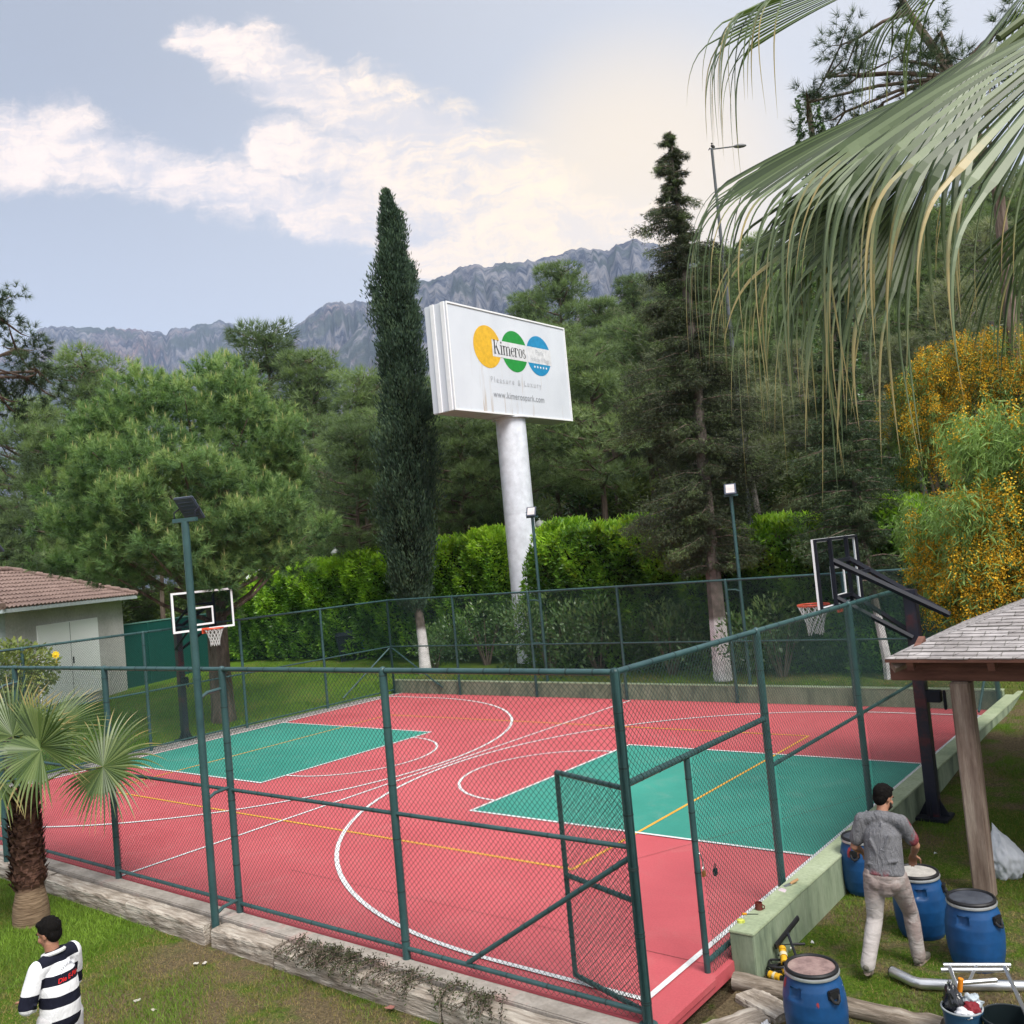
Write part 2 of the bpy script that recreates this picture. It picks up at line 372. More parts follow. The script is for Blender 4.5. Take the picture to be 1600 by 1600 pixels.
for sg in (1, -1):
    xb = 8.34
    ribbon(s, [(sg*xb, -KW/2), (sg*XF, -KW/2), (sg*XF, KW/2), (sg*xb, KW/2)], W, .0125)
    ribbon(s, [(sg*(XF-1.8*math.cos(a)), 1.8*math.sin(a)) for a in np.linspace(-math.pi/2, math.pi/2, 48)], W, .0128)
    arc = [(sg*(XC3-R3*math.cos(a)), R3*math.sin(a)) for a in np.linspace(-math.pi/2, math.pi/2, 100)]
    ribbon(s, [(sg*xb, -R3)]+arc+[(sg*xb, R3)], W+.01, .0132)
    ribbon(s, [(sg*xb, -R3-.03), (sg*xb, R3+.03)], W+.01, .0136)
tag(s.build('court_white_lines', M['line_white']), kind='structure')
# thin expansion joints in the court coating
s = MB(); ribbon(s, [(2.2, -5.55), (8.5, -5.6)], .006, .0042); ribbon(s, [(8.45, 1.1), (6.1, -3.9)], .006, .0086); ribbon(s, [(7.3, 6.8), (8.3, 2.4)], .006, .0042)
tag(s.build('court_joints', plain('joint_grime', (.16, .05, .045), .8)), kind='structure')
# concrete apron along the near side, gravel strip at the left
s = MB(); s.box((-.2, -6.915, -.075), (17.9, .22, .135), bev=.012); tag(s.build('concrete_strip', M['concrete']), kind='structure')
def gravel():
    m, t, b = principled('gravel', .9, .15); p = wpos(t); v = t.new('ShaderNodeTexVoronoi'); v.inputs['Scale'].default_value = 38; t.l.new(p, v.inputs['Vector'])
    t.l.new(t.ramp(v.outputs['Color'], [(.1, (.10, .09, .08)), (.9, (.40, .385, .37))]), b.inputs['Base Color']); bump(t, b, v.outputs['Distance'], .8, .02); return m
s = MB()
pts = [(-8.475, -6.8)]+[(-8.98-.03*math.sin(i*.9)-.45*math.exp(-((i*.8-7+.8)/2.0)**2), -6.8+i*.8) for i in range(17)]+[(-8.475, 7.13)]
s.prism(pts, -.05, .012); tag(s.build('gravel_strip', gravel()), kind='structure')

# weathered sleepers edging the near side of the court, one object each
labels = ['weathered timber sleeper of the court edge at the far left, beyond the palm trunk', 'weathered timber sleeper edging the court, just right of the palm trunk', 'weathered timber sleeper edging the court, ending left of the near floodlight pole foot', 'short weathered timber sleeper edging the court, right of the near floodlight pole foot',
          'weathered timber sleeper edging the court, with creeping weeds spilling over it', 'weathered timber sleeper edging the court, below the closed part of the gate corner', 'cracked timber sleeper end at the court doorway']
rs = random.Random(3)
def sleeper(L, w, h, seed):
    r = random.Random(seed); n = 14; mb = MB(); vs = []
    prof = [(-w/2, -h/2), (w/2, -h/2), (w/2+.004, 0), (w/2, h/2-.02), (w/2-.02, h/2), (0, h/2+.003), (-w/2+.02, h/2), (-w/2, h/2-.02), (-w/2-.004, 0)]
    for i in range(n+1):
        x = -L/2+L*i/n
        for (a, b) in prof: vs.append((x+(r.uniform(-.012, .012) if i in (0, n) else 0), a+r.uniform(-.006, .006), b+r.uniform(-.006, .006)))
    k = len(prof); fs = [(i*k+j, (i+1)*k+j, (i+1)*k+(j+1) % k, i*k+(j+1) % k) for i in range(n) for j in range(k)]
    mb.add(vs, fs+[tuple(range(k)), tuple(n*k+j for j in range(k))[::-1]]); return mb
segs = [(-9.2, -4.3), (-4.26, -1.32), (-1.28, .98), (1.02, 2.79), (2.93, 4.08), (4.12, 6.6), (6.63, 8.78)]
for i, (a, b) in enumerate(segs):
    o = sleeper(b-a, .23, .27, i).build('timber_sleeper', M['sleeper']); o.location = ((a+b)/2, -7.155-.010*(i % 2), -.160-.010*(i % 3)); o.rotation_euler = (0, 0, R(.2*(-1)**i))
    tag(o, labels[i], 'sleeper', 'timber sleepers edging the court')
# sleepers by the doorway and the long log on the right
for (x, y, L, rz, lab) in [(8.98, -6.45, .95, 62, 'grey timber sleeper stub laid outside the red doorway threshold, nearest the camera'), (9.16, -5.83, .5, -22, 'short split timber block between the red threshold and the long log')]:
    o = sleeper(L, .27, .2, int(L*100)).build('timber_block', M['sleeper']); o.location = (x, y, -.19); o.rotation_euler = (0, 0, R(rz)); tag(o, lab, 'timber')
s = MB(); a = onz(1148, 1532, -.1); b = onz(1475, 1606, -.1); a.z = b.z = -.11
rr = random.Random(5)
pts = [a.lerp(b, i/16)+Vector((0, rr.uniform(-.012, .012), rr.uniform(-.006, .006))) for i in range(17)]
s.tube(pts, [.085+rr.uniform(-.006, .008) for _ in pts], 14); tag(s.build('log', mottled('grey_log_wood', (.10, .08, .06, 1), (.27, .22, .17, 1), 3, .85, .15, bs=.8, bd=.012, c3=(.42, .37, .31, 1), lo=.32, hi=.7, stretch=(.6, 5, 5), fine=12), smooth=True), 'long weathered round log lying across the grass behind the nearest blue barrel', 'log')

# ------------------------------------------------------------------ low walls
def wall_strip(name, x0, x1, y0, y1, z0, z1, lab):
    t = thing(name, lab, 'wall', ((x0+x1)/2, (y0+y1)/2, z0)); cx, cy = (x0+x1)/2, (y0+y1)/2
    long_y = (y1-y0) > (x1-x0); n = 24; r = random.Random(11)
    s = MB(); s.box((0, 0, (z1-z0)/2), (x1-x0, y1-y0, z1-z0), bev=.008); s.build('wall_body', M['wallgreen2'], t)
    s = MB(); s.box((0, 0, (z1-z0)+.008), (x1-x0+.012, y1-y0+.012, .024), bev=.006); s.build('wall_coping', M['wallgreen'], t); return t
wall_strip('low_wall', 8.66, 8.90, -5.42, 9.0, -.28, .265, 'low pale green painted wall along the right side of the court')
wall_strip('low_wall', -8.9, 8.64, 7.14, 7.36, -.1, .375, 'low grey green wall along the far side of the court')

# ------------------------------------------------------------------ chain link fences
def wires(L, H, p=.062, r=.0025, seed=0, z0=0.0, step=.28, sag=.012):
    """diamond mesh in the local x-z plane as thin three sided wires"""
    out = []; rg = np.random.default_rng(abs(int(seed))); k3 = np.array([[math.cos(a), math.sin(a)] for a in (0, 2.094, 4.189)])*r
    ph = rg.uniform(0, 6, 4)
    for sgn in (1, -1):
        n = int((L+H)/p)+1
        for i in range(n):
            c = -H+i*p if sgn > 0 else i*p                 # x at z=0
            za = max(0, -c) if sgn > 0 else max(0, c-L); zb = min(H, L-c) if sgn > 0 else min(H, c)
            if zb-za < .02: continue
            m = max(2, int((zb-za)/step)+2); z = np.linspace(za, zb, m); x = c+sgn*z
            w = sag*np.sin(x*1.9+ph[0]+z*1.1)+sag*.6*np.sin(z*3.3+ph[1]+x*.7)
            edge = np.minimum(1, np.minimum(z, H-z)/.15)
            yy = w*1.4*edge; xx = x+w*.5*edge; zz = z+z0
            ptsv = np.stack([xx, yy+sgn*r*.8, zz], 1)
            ring = ptsv[:, None, :]+np.stack([k3[:, 0]*.707, k3[:, 1], -sgn*k3[:, 0]*.707], 1)[None]
            q = [np.stack([ring[:-1, a], ring[:-1, b], ring[1:, b], ring[1:, a]], 1) for a, b in ((0, 1), (1, 2), (2, 0))]
            out.append(np.concatenate(q))
    return np.concatenate(out)
def pipe(mb, a, b, r, ties=True, n=12, tie=.36, seed=0):
    a, b = Vector(a), Vector(b); mb.mi = 0; mb.tube([a, b], r, n)
    if ties:
        rr = random.Random(seed); d = (b-a); L = d.length; d.normalize(); x = .2
        mb.mi = 1
        while x < L-.05:
            p = a+d*x; mb.tube([p-d*.006, p+d*.006], r+.0022, n); x += tie*rr.uniform(.7, 1.35)
        mb.mi = 0
TOP, MID, BOT = 2.93, 1.465, .10
def fence(label, P0, P1, xs_posts, base, skip_mesh=(), bot=True, mid=True, braces=(), yoff=.055, topz=None, flip=1, midz=MID, wr=.0022, postr=.043):
    P0, P1 = Vector(P0), Vector(P1); d = P1-P0; L = d.length; rz = math.atan2(d.y, d.x)
    t = thing('chain_link_fence', label, 'fence', (P0.x, P0.y, 0), rz, None)
    for i, x in enumerate(xs_posts):
        s = MB(); pipe(s, (x, 0, base), (x, 0, TOP), postr, tie=.45, seed=i); s.sphere((x, 0, TOP), postr*.98, 6)
        s.tube([(x, 0, base), (x, 0, base+.012)], postr*1.9, 12); s.build('post', [M['pipe'], M['tie']], t, True)
    s = MB(); pipe(s, (xs_posts[0], 0, TOP), (xs_posts[-1], 0, TOP), .029, seed=5); s.build('top_rail', [M['pipe'], M['tie']], t, True)
    for i in range(len(xs_posts)-1):
        a, b = xs_posts[i], xs_posts[i+1]
        if i in skip_mesh: continue
        if mid: s = MB(); pipe(s, (a+.04, 0, midz), (b-.04, 0, midz), .022, seed=i); s.build('middle_rail', [M['pipe'], M['tie']], t, True)
        if bot: s = MB(); pipe(s, (a+.04, 0, BOT), (b-.04, 0, BOT), .023, seed=i+9); s.build('bottom_rail', [M['pipe'], M['tie']], t, True)
        V = wires(b-a, TOP-.01, seed=i+int(P0.x*3), r=wr); V[:, :, 0] += a; V[:, :, 1] += yoff*flip
        o = np_mesh('wire_mesh', V, M['wire'], t)
    for (xa, za, xb, zb) in braces:
        s = MB(); pipe(s, (xa, .0, za), (xb, .0, zb), .024); s.build('brace', [M['pipe'], M['tie']], t, True)
    return t
X0, X1, Y0, Y1 = -8.80, 8.57, -6.82, 7.10
near = fence('green chain link fence along the near side of the court, in front of the camera', (X0, Y0, 0), (X1, Y0, 0), [0, 3.05, 5.95, 8.81, 11.67, 14.53, X1-X0], -.02, braces=[(17.35, 1.38, 15.38, .12), (.1, 1.36, 1.9, .12)])
right = fence('green chain link fence along the right side of the court, above the low wall', (X1, Y0, 0), (X1, Y1, 0), [0, 2.88, 5.85, 8.75, 11.4, Y1-Y0], .0, skip_mesh=(0,), flip=-1, bot=False, braces=[(13.8, 1.4, 12.2, .3)])
far = fence('green chain link fence along the far side of the court, in front of the hedge', (X0, Y1, 0), (X1, Y1, 0), [0, 2.8, 5.68, 8.62, 11.7, 14.5, X1-X0], -.01, flip=-1, bot=False, wr=.0015, postr=.038, braces=[(.05, 1.42, 2.1, .2)])
left = fence('green chain link fence along the left side of the court, towards the white walled shed', (X0, Y0, 0), (X0, Y1, 0), [0, 2.7, 5.6, 8.4, 11.2, Y1-Y0], -.01, flip=1, bot=True, wr=.0015, postr=.038, braces=[(13.85, 1.42, 11.8, .2)])
# doorway bay of the right fence: header, jamb, narrow mesh beside the jamb and mesh above the header
s = MB(); pipe(s, (.05, 0, 1.985), (2.84, 0, 1.985), .03, seed=3); s.build('middle_rail', [M['pipe'], M['tie']], right, True)
s = MB(); pipe(s, (1.08, 0, -.02), (1.08, 0, 1.96), .03, tie=.3); s.build('door_jamb', [M['pipe'], M['tie']], right, True)
s = MB(); pipe(s, (1.1, 0, .09), (2.84, 0, .09), .026); s.build('bottom_rail', [M['pipe'], M['tie']], right, True)
V = wires(1.78, 1.97, seed=21); V[:, :, 0] += 1.08; V[:, :, 1] -= .05; np_mesh('wire_mesh', V, M['wire'], right)
V = wires(2.86, .93, seed=22, z0=1.98); V[:, :, 1] -= .05; np_mesh('wire_mesh', V, M['wire'], right)
# gate leaf, swung inwards
gate = thing('gate_leaf', None, None, (0, 0, 0)); del_keys = 0
gate.parent = right; gate.location = (.06, .0, 0); gate.name = 'gate_leaf'
ga = Vector((7.55, -6.50)) - Vector((X1, Y0)); gate.rotation_euler = (0, 0, math.atan2(ga.y, ga.x)-R(90)); gate['label'] = 'chain link gate leaf swung open into the court'
GL = 1.04
s = MB()
for a, b in [((0.05, 0, .05), (.05, 0, 1.94)), ((GL, 0, .05), (GL, 0, 1.94)), ((.05, 0, .06), (GL, 0, .06)), ((.05, 0, .98), (GL, 0, .98)), ((.05, 0, 1.93), (GL, 0, 1.93))]: pipe(s, a, b, .024, tie=.13)
s.build('gate_frame', [M['pipe'], M['tie']], gate, True)
V = wires(GL-.06, 1.88, p=.05, seed=33, sag=.02); V[:, :, 0] += .05; V[:, :, 2] += .06; V[:, :, 1] += .03; np_mesh('gate_mesh', V, M['wire'], gate)
# loose wires hanging on the gate bay
s = MB(); q = random.Random(2)
for k in range(9):
    x = q.uniform(8.3, 8.5) if k < 4 else 8.56; y = Y0+.07 if k < 4 else q.uniform(-6.0, -5.6)
# chain and padlock on the jamb
ch = thing('padlock', 'brass padlock on a thin chain hanging from the doorway jamb', 'padlock', (X1, Y0+1.08, 1.0))
s = MB(); s.tube([(.035, .0, .10), (.04, .03, .04), (.045, .035, -.02), (.045, .02, -.06)], .006, 6); s.tube([(-.035, .02, .03), (.0, .038, .06), (.036, .0, .09)], .006, 6); s.build('chain', M['steel'], ch, True)
s = MB(); s.box((.05, .02, -.10), (.022, .05, .055), bev=.005); s.build('lock_body', plain('brass', (.45, .22, .08), .35, .5, .6), ch)
s = MB(); s.tube([(.05, .005, -.075), (.05, .005, -.05), (.05, .02, -.038), (.05, .035, -.05), (.05, .035, -.075)], .004, 6); s.build('shackle', M['steel'], ch, True)
s = MB(); s.box((X1+.03, Y0+1.36, .83), (.03, .05, .07), bev=.006); s.tube([(X1+.03, Y0+1.345, .865), (X1+.03, Y0+1.35, .905), (X1+.03, Y0+1.37, .905), (X1+.03, Y0+1.375, .865)], .004, 6)
tag(s.build('hanging_lock', M['black']), 'small black padlock hooked on the wire mesh right of the doorway', 'padlock')

# ------------------------------------------------------------------ floodlight poles
def flood_pole(x, y, z0, H, toward, label, stand=(0, 0), lamp='panel', group='floodlight poles round the court'):
    t = thing('floodlight_pole', label, 'floodlight', (x, y, z0), 0, group)
    s = MB(); s.tube([(0, 0, 0), (0, 0, (H-z0))], .046 if lamp == 'panel' else .042, 14); s.tube([(0, 0, (H-z0)*.62), (0, 0, (H-z0)*.62+.03)], .050, 14); s.build('pole', M['pipe'], t, True)
    a = math.atan2(toward[1], toward[0])
    s = MB(); s.box((0, 0, H-z0+.02), (.05, .34, .05), rz=a, bev=.004); s.build('crossbar', M['pipe'], t)
    for zz in (2.7, 1.5, .15):                              # standoff struts to the fence post
        s = MB(); zz2 = zz-z0
        s.tube([(0, 0, zz2-.08), (stand[0]*.35, stand[1]*.35, zz2-.02), (stand[0], stand[1], zz2)], .022, 8); s.build('strut', M['pipe'], t, True)
    tilt = Matrix.Rotation(a, 4, 'Z') @ Matrix.Rotation(R(50), 4, 'Y')
    g = MB(); c = Vector((math.cos(a)*.10, math.sin(a)*.10, H-z0+.17))
    g.box(c, (.34, .28, .035), rot=tilt, bev=.01)
    for k in range(-2, 3): g.box(c+tilt.to_3x3()@Vector((k*.05, 0, -.022)), (.006, .2, .012), rot=tilt)
    ho = g.build('lamp_housing', plain('lamp_grey_blue', (.07, .085, .12), .35, .5), t)
    g = MB(); g.box(c+tilt.to_3x3()@Vector((0, 0, .0185)), (.26, .2, .004), rot=tilt); g.build('lamp_glass', plain('lamp_glass', (.62, .55, .54), .25, .5), t)
    g = MB()
    for sy in (-.15, .15):
        q = Matrix.Rotation(a, 3, 'Z')
        g.tube([q@Vector((0, sy, 0))+Vector((0, 0, H-z0+.03)), q@Vector((.0, sy, 0))+Vector((0, 0, H-z0+.12)), c+q@Vector((0, sy, 0))], .009, 6)
    g.build('lamp_bracket', M['black'], t, True); return t
flood_pole(2.86, -7.16, -.25, 4.76, (-.35, .94), 'tall green floodlight pole standing in front of the near fence, left of the middle', (.01, .34))
flood_pole(-2.75, -7.16, -.25, 4.76, (-.35, .94), 'green floodlight pole at the left edge, left of the fan palm trunk', (.0, .34))
flood_pole(-2.95, 7.42, .3, 5.0, (.45, -.9), 'green floodlight pole beside the white billboard column, behind the far fence', (-.17, -.32), 'far')
flood_pole(3.12, 7.42, .3, 4.93, (.4, -.9), 'green floodlight pole next to the pale conifer trunk, behind the far fence', (-.22, -.32), 'far')

# ------------------------------------------------------------------ basketball hoops
def glass():
    m, t, b = principled('backboard_acrylic', .05, .5); b.inputs['Base Color'].default_value = (.02, .025, .03, 1)
    tr = t.new('ShaderNodeBsdfTransparent'); tr.inputs[0].default_value = (.74, .78, .80, 1); mx = t.new('ShaderNodeMixShader'); mx.inputs[0].default_value = .95
    t.l.new(b.outputs[0], mx.inputs[1]); t.l.new(tr.outputs[0], mx.inputs[2]); t.l.new(mx.outputs[0], t.n['Material Output'].inputs[0]); return m
M['glass'] = glass()
M['hooppole'] = mottled('pole_paint_worn', (.012, .014, .03, 1), (.018, .018, .03, 1), 2.2, .45, .45, c3=(.075, .018, .022, 1), lo=.42, hi=.60, bs=.1)
def hoop(xb, sg, px, label, grp):
    """board plane at x=xb facing -sg; pole at x=px; local origin on the ground under the board"""
    zb = -.12 if sg > 0 else 0
    t = thing('basketball_hoop', label, 'basketball hoop', (px, 0, zb)); B = Vector((xb-px, 0, -zb)); W2, ZL, ZH = .875, 2.83, 3.83
    def Y(y): return y
    s = MB(); f = .05; fx = B.x
    for c, d in [((fx, 0, ZL+f/2), (.03, 2*W2, f)), ((fx, 0, ZH-f/2), (.03, 2*W2, f)), ((fx, -W2+f/2, (ZL+ZH)/2), (.03, f, ZH-ZL-2*f)), ((fx, W2-f/2, (ZL+ZH)/2), (.03, f, ZH-ZL-2*f))]:
        s.box((c[0], c[1], c[2]-zb), d)
    s.build('backboard_border', M['white'], t)
    s = MB(); z0 = 2.98; f2 = .045
    for c, d in [((fx, 0, z0), (.018, .56, f2)), ((fx, 0, z0+.42), (.018, .56, f2)), ((fx, -.257, z0+.21), (.018, f2, .42-f2)), ((fx, .257, z0+.21), (.018, f2, .42-f2))]:
        s.box((c[0], c[1], c[2]-zb), d)
    s.build('target_square', M['white'], t)
    s = MB(); s.box((fx, 0, (ZL+ZH)/2-zb), (.008, 2*W2-2*f, ZH-ZL-2*f)); s.build('backboard_pane', M['glass'], t)
    # dark backing frame
    s = MB(); bx = fx+sg*.035
    for c, d in [((bx, 0, ZL+.02), (.035, 2*W2, .035)), ((bx, 0, ZH-.02), (.035, 2*W2, .035)), ((bx, -W2+.018, (ZL+ZH)/2), (.035, .035, .96)), ((bx, W2-.018, (ZL+ZH)/2), (.035, .035, .96)),
                 ((bx+sg*.02, -.34, (ZL+ZH)/2), (.05, .05, 1.0)), ((bx+sg*.02, .34, (ZL+ZH)/2), (.05, .05, 1.0))]:
        s.box((c[0], c[1], c[2]-zb), d)
    s.build('backing_frame', M['black'], t)
    # rim and net
    rz = 2.86-zb; rc = Vector((fx-sg*.41, 0, rz)); rr = .225
    s = MB(); s.tube([rc+Vector((rr*math.cos(a), rr*math.sin(a), 0)) for a in np.linspace(0, 2*math.pi, 33)], .012, 8)
    s.box((fx-sg*.09, 0, rz-.02), (.17, .18, .015)); s.box((fx-sg*.022, 0, rz-.05), (.02, .2, .14))
    s.tube([rc+Vector((rr*.94*math.cos(a), rr*.94*math.sin(a), -.022)) for a in np.linspace(0, 2*math.pi, 33)], .005, 6)
    s.build('rim', M['wirehoop'], t, True)
    s = MB(); q = random.Random(4)
    def np_(k, l):
        a = 2*math.pi*(k+.5*(l % 2))/12; r_ = [.222, .185, .155, .13, .115, .112][l]; zz = [-.015, -.10, -.18, -.26, -.33, -.40][l]
        return rc+Vector((r_*math.cos(a), r_*math.sin(a), zz-(q.uniform(0, .05) if l == 5 else 0)))
    for k in range(12):
        for l in range(5):
            a = np_(k, l)
            for dk in ((0, 1) if l % 2 else (-1, 0)):
                b = np_(k+dk, l+1); s.tube([a, (a+b)/2+Vector((0, 0, -.004)), b], .0065, 5, cap=False)
    s.build('net', M['net'], t)
    # pole, parallel arms, braces
    top = 3.02-zb
    s = MB(); s.box((0, 0, (top)/2), (.16, .16, top), bev=.01); s.build('pole', M['hooppole'], t)
    s = MB(); s.box((0, 0, .02), (.42, .42, .04), bev=.006)
    for a in range(4):
        qd = Vector((math.cos(a*math.pi/2), math.sin(a*math.pi/2), 0)); s.add([qd*.08+Vector((0, 0, .04)), qd*.2+Vector((0, 0, .04)), qd*.08+Vector((0, 0, .26))]+[v+qd.orthogonal().normalized()*.015 for v in (qd*.08+Vector((0, 0, .04)), qd*.2+Vector((0, 0, .04)), qd*.08+Vector((0, 0, .26)))], [(0, 1, 2), (3, 5, 4), (0, 2, 5, 3), (1, 4, 5, 2), (0, 3, 4, 1)])
    s.build('pole_base', M['black'], t)
    for yy in (-.17, .17):
        s = MB(); a = Vector((bx+sg*.02, yy*1.9, 3.50-zb)); b = Vector((sg*.02, yy*.62, 2.93-zb)); c = b+(b-a).normalized()*.55
        s.tube([a, b, c] if sg > 0 else [a, b], .032, 4, flat=1.4); s.build('upper_arm', M['black'], t)
        s = MB(); a2 = Vector((bx+sg*.02, yy*1.9, 2.97-zb)); b2 = Vector((0, yy*.62, 2.36-zb)); s.tube([a2, b2], .028, 4, flat=1.4); s.build('lower_arm', M['black'], t)
    s = MB()
    for k in (0.02, .34): 
        a = Vector((bx+sg*.02, 0, 3.50-zb)).lerp(Vector((sg*.02, 0, 2.93-zb)), k); w_ = .32-(.32-.105)*k; s.box(a, (.05, w_*2, .05))
        if k < .1: a2 = Vector((bx+sg*.02, 0, 2.97-zb)); s.box(a2, (.05, .64, .05))
    s.build('cross_member', M['black'], t)
    # crank unit
    s = MB(); s.box((-sg*.0+.16, .0, 1.55-zb), (.2, .13, .16), bev=.01); s.box((.3, 0, 1.50-zb), (.035, .05, .26), bev=.006); s.build('crank_unit', M['black'], t)
    return t
hoop(8.13, 1, 9.1, 'basketball hoop on the right, its glass backboard seen from behind', None)
hoop(-8.0, -1, -9.25, 'basketball hoop on the left, facing the camera with a white bordered clear backboard', None)
# ------------------------------------------------------------------ lettering
def text_mesh(body, size, shear=0, spacing=1.0, xs=1.0, extrude=.0, bold=0.0):
    cu = bpy.data.curves.new('t', 'FONT'); cu.body = body; cu.size = size; cu.shear = shear; cu.space_character = spacing; cu.align_x = 'CENTER'; cu.align_y = 'CENTER'; cu.offset = bold; cu.extrude = extrude
    o = bpy.data.objects.new('t', cu); COL.objects.link(o); dg = bpy.context.evaluated_depsgraph_get(); dg.update()
    me = bpy.data.meshes.new_from_object(o.evaluated_get(dg)); bpy.data.objects.remove(o); bpy.data.curves.remove(cu)
    v = [(p.co.x*xs, p.co.y, p.co.z) for p in me.vertices]; f = [tuple(q.vertices) for q in me.polygons]; bpy.data.meshes.remove(me); return v, f
def ring_poly(cx, cy, rx, ry, a0, a1, tmin, tmax, n=20):
    """bowl of a serif letter: thin at top and bottom, thick at the sides"""
    o = []; i = []
    for k in range(n+1):
        a = R(a0+(a1-a0)*k/n); th = tmin+(tmax-tmin)*abs(math.cos(a))**1.3
        o.append((cx+(rx+th/2)*math.cos(a), cy+(ry+tmin/2)*math.sin(a))); i.append((cx+(rx-th/2)*math.cos(a), cy+(ry-tmin/2)*math.sin(a)))
    return [[o[k], o[k+1], i[k+1], i[k]] for k in range(n)]
def serif_word():
    """the word Kimeros in a condensed serif, unit x height .5, cap height .74; returns quads and width"""
    Q = []; T = .085; t = .028; X = .5; C_ = .74
    def rect(x0, y0, x1, y1): Q.append([(x0, y0), (x1, y0), (x1, y1), (x0, y1)])
    def stem(x, y0, y1, foot=True, head=True):
        rect(x, y0, x+T, y1)
        if foot: rect(x-.045, y0, x, y0+t); rect(x+T, y0, x+T+.045, y0+t)
        if head: Q.append([(x-.05, y1-t*1.2), (x, y1-.05), (x, y1), (x-.05, y1-t*.2)])
    x = .05
    stem(x, 0, C_); rect(x+T, C_-t, x+T+.045, C_)                                       # K
    Q.append([(x+T, .33), (x+T, .27), (x+.34, C_-.02), (x+.31, C_-.02)]); Q.append([(x+.13, .42), (x+.31, 0), (x+.42, 0), (x+.2, .48)])
    rect(x+.25, C_-t, x+.39, C_); rect(x+.28, 0, x+.46, t); x += .53
    stem(x, 0, X); cx = x+T/2; Q.extend([[(cx, .64), (cx+.05*math.cos(R(a)), .64+.05*math.sin(R(a))), (cx+.05*math.cos(R(a+30)), .64+.05*math.sin(R(a+30))), (cx, .64)] for a in range(0, 360, 30)]); x += .20   # i
    stem(x, 0, X)                                                                        # m
    for k in range(2):
        q = ring_poly(x+T+.085, X-.115, .095, .10, 20, 165, t, T*.9, 10); Q.extend(q); x += .225; stem(x, 0, X-.1, True, False)
    x += .20; Q.extend(ring_poly(x+.11, X/2, .115, X/2-t/2, 20, 325, t, T, 26)); rect(x+.03, .27, x+.26, .27+t); x += .30             # e
    stem(x, 0, X); Q.extend(ring_poly(x+.15, X-.13, .10, .115, 35, 150, t, T, 10)); Q.extend([[(x+.2, .38), (x+.28, .38), (x+.28, .46), (x+.2, .46)]]); x += .32      # r
    Q.extend(ring_poly(x+.13, X/2, .125, X/2-t/2, 0, 360, t, T, 30)); x += .34          # o
    Q.extend(ring_poly(x+.1, .375, .078, .11, 60, 270, t*1.3, T*.8, 16)); Q.extend(ring_poly(x+.1, .135, .078, .12, -120, 90, t*1.3, T*.8, 16))
    rect(x+.13, .36, x+.155, .49); rect(x-.0, .01, x+.025, .16); x += .24
    return Q, x

# ------------------------------------------------------------------ billboard
SX, SY0, SZ0, SW, SH, SD_ = -5.6, 7.54, 8.54, 6.25, 3.36, .9
bb = thing('billboard', 'white rust streaked hotel billboard box on one thick white column, behind the hedge', 'billboard', (-6.05, 10.8, .45))
O = Vector((-6.05, 10.8, .45))
def sp(a, b, d=0.0): return Vector((SX+d, SY0+a, SZ0+b))-O      # a along the face, b up, d out of it
def signface():
    m, t, b = principled('billboard_panel', .38, .4); co = objco(t)
    n = t.noise(co, .8, 5); base = t.ramp(n, [(.3, (.55, .58, .63)), (.7, (.62, .65, .70))])
    mp = t.new('ShaderNodeMapping'); t.l.new(co, mp.inputs[0]); mp.inputs['Scale'].default_value = (1, 5.5, .35)
    st = t.smooth(t.noise(mp.outputs[0], 1.2, 4, .6), .56, .74)
    s2 = t.new('ShaderNodeSeparateXYZ'); t.l.new(co, s2.inputs[0]); lowp = t.smooth(s2.outputs[2], 10.6, 8.1)   # rust runs gather above the lower edge
    t.l.new(t.mix(t.math('MULTIPLY', t.math('MULTIPLY', st, lowp), .85), base, (.36, .25, .14, 1)), b.inputs['Base Color']); return m
s = MB(); s.box(sp(SW/2, SH/2, -SD_/2), (SD_, SW, SH), bev=.02); s.build('sign_box', signface(), bb)
s = MB()
for a0, b0, a1, b1 in [(0, 0, SW, .05), (0, SH-.05, SW, SH), (0, .05, .05, SH-.05), (SW-.05, .05, SW, SH-.05)]:
    s.box(sp((a0+a1)/2, (b0+b1)/2, .015), (.03, a1-a0, b1-b0))
for d_ in (-.12, -.55): s.box(sp(-.02, SH/2, d_), (.14, .04, SH))
s.build('trim_strip', M['white'], bb)
def logo(name, polys, mat, d):
    mb = MB()
    for p in polys:
        p2 = [p[0]]
        for q in p[1:]:
            if (abs(q[0]-p2[-1][0])+abs(q[1]-p2[-1][1])) > 1e-6: p2.append(q)
        mb.add([sp(x, y, d) for x, y in p2], [tuple(range(len(p2)))])
    return mb.build(name, mat, bb)
def seg(cx, cy, r, y0, y1, n=24):     # disc cut to a horizontal band
    a0 = math.asin(max(-1, min(1, (y0-cy)/r))); a1 = math.asin(max(-1, min(1, (y1-cy)/r)))
    ang = [a0+(a1-a0)*k/n for k in range(n+1)]
    return [[(cx-r*math.cos(ang[k]), cy+r*math.sin(ang[k])), (cx+r*math.cos(ang[k]), cy+r*math.sin(ang[k])), (cx+r*math.cos(ang[k+1]), cy+r*math.sin(ang[k+1])), (cx-r*math.cos(ang[k+1]), cy+r*math.sin(ang[k+1]))] for k in range(n)]
def halfband(cx, cy, r, y0, y1, xcut, n=16):
    out = []
    for p in seg(cx, cy, r, y0, y1, n): out.append([p[0], (min(p[1][0], xcut), p[1][1]), (min(p[2][0], xcut), p[2][1]), p[3]])
    return out
yc = 2.165; r_ = .69; b0, b1 = 1.885, 2.44
logo('yellow_disc', seg(1.84, yc, r_, yc-r_, b0)+seg(1.84, yc, r_, b1, yc+r_)+halfband(1.84, yc, r_, b0, b1, 2.08), plain('logo_yellow', (.80, .47, .03), .4), .006)
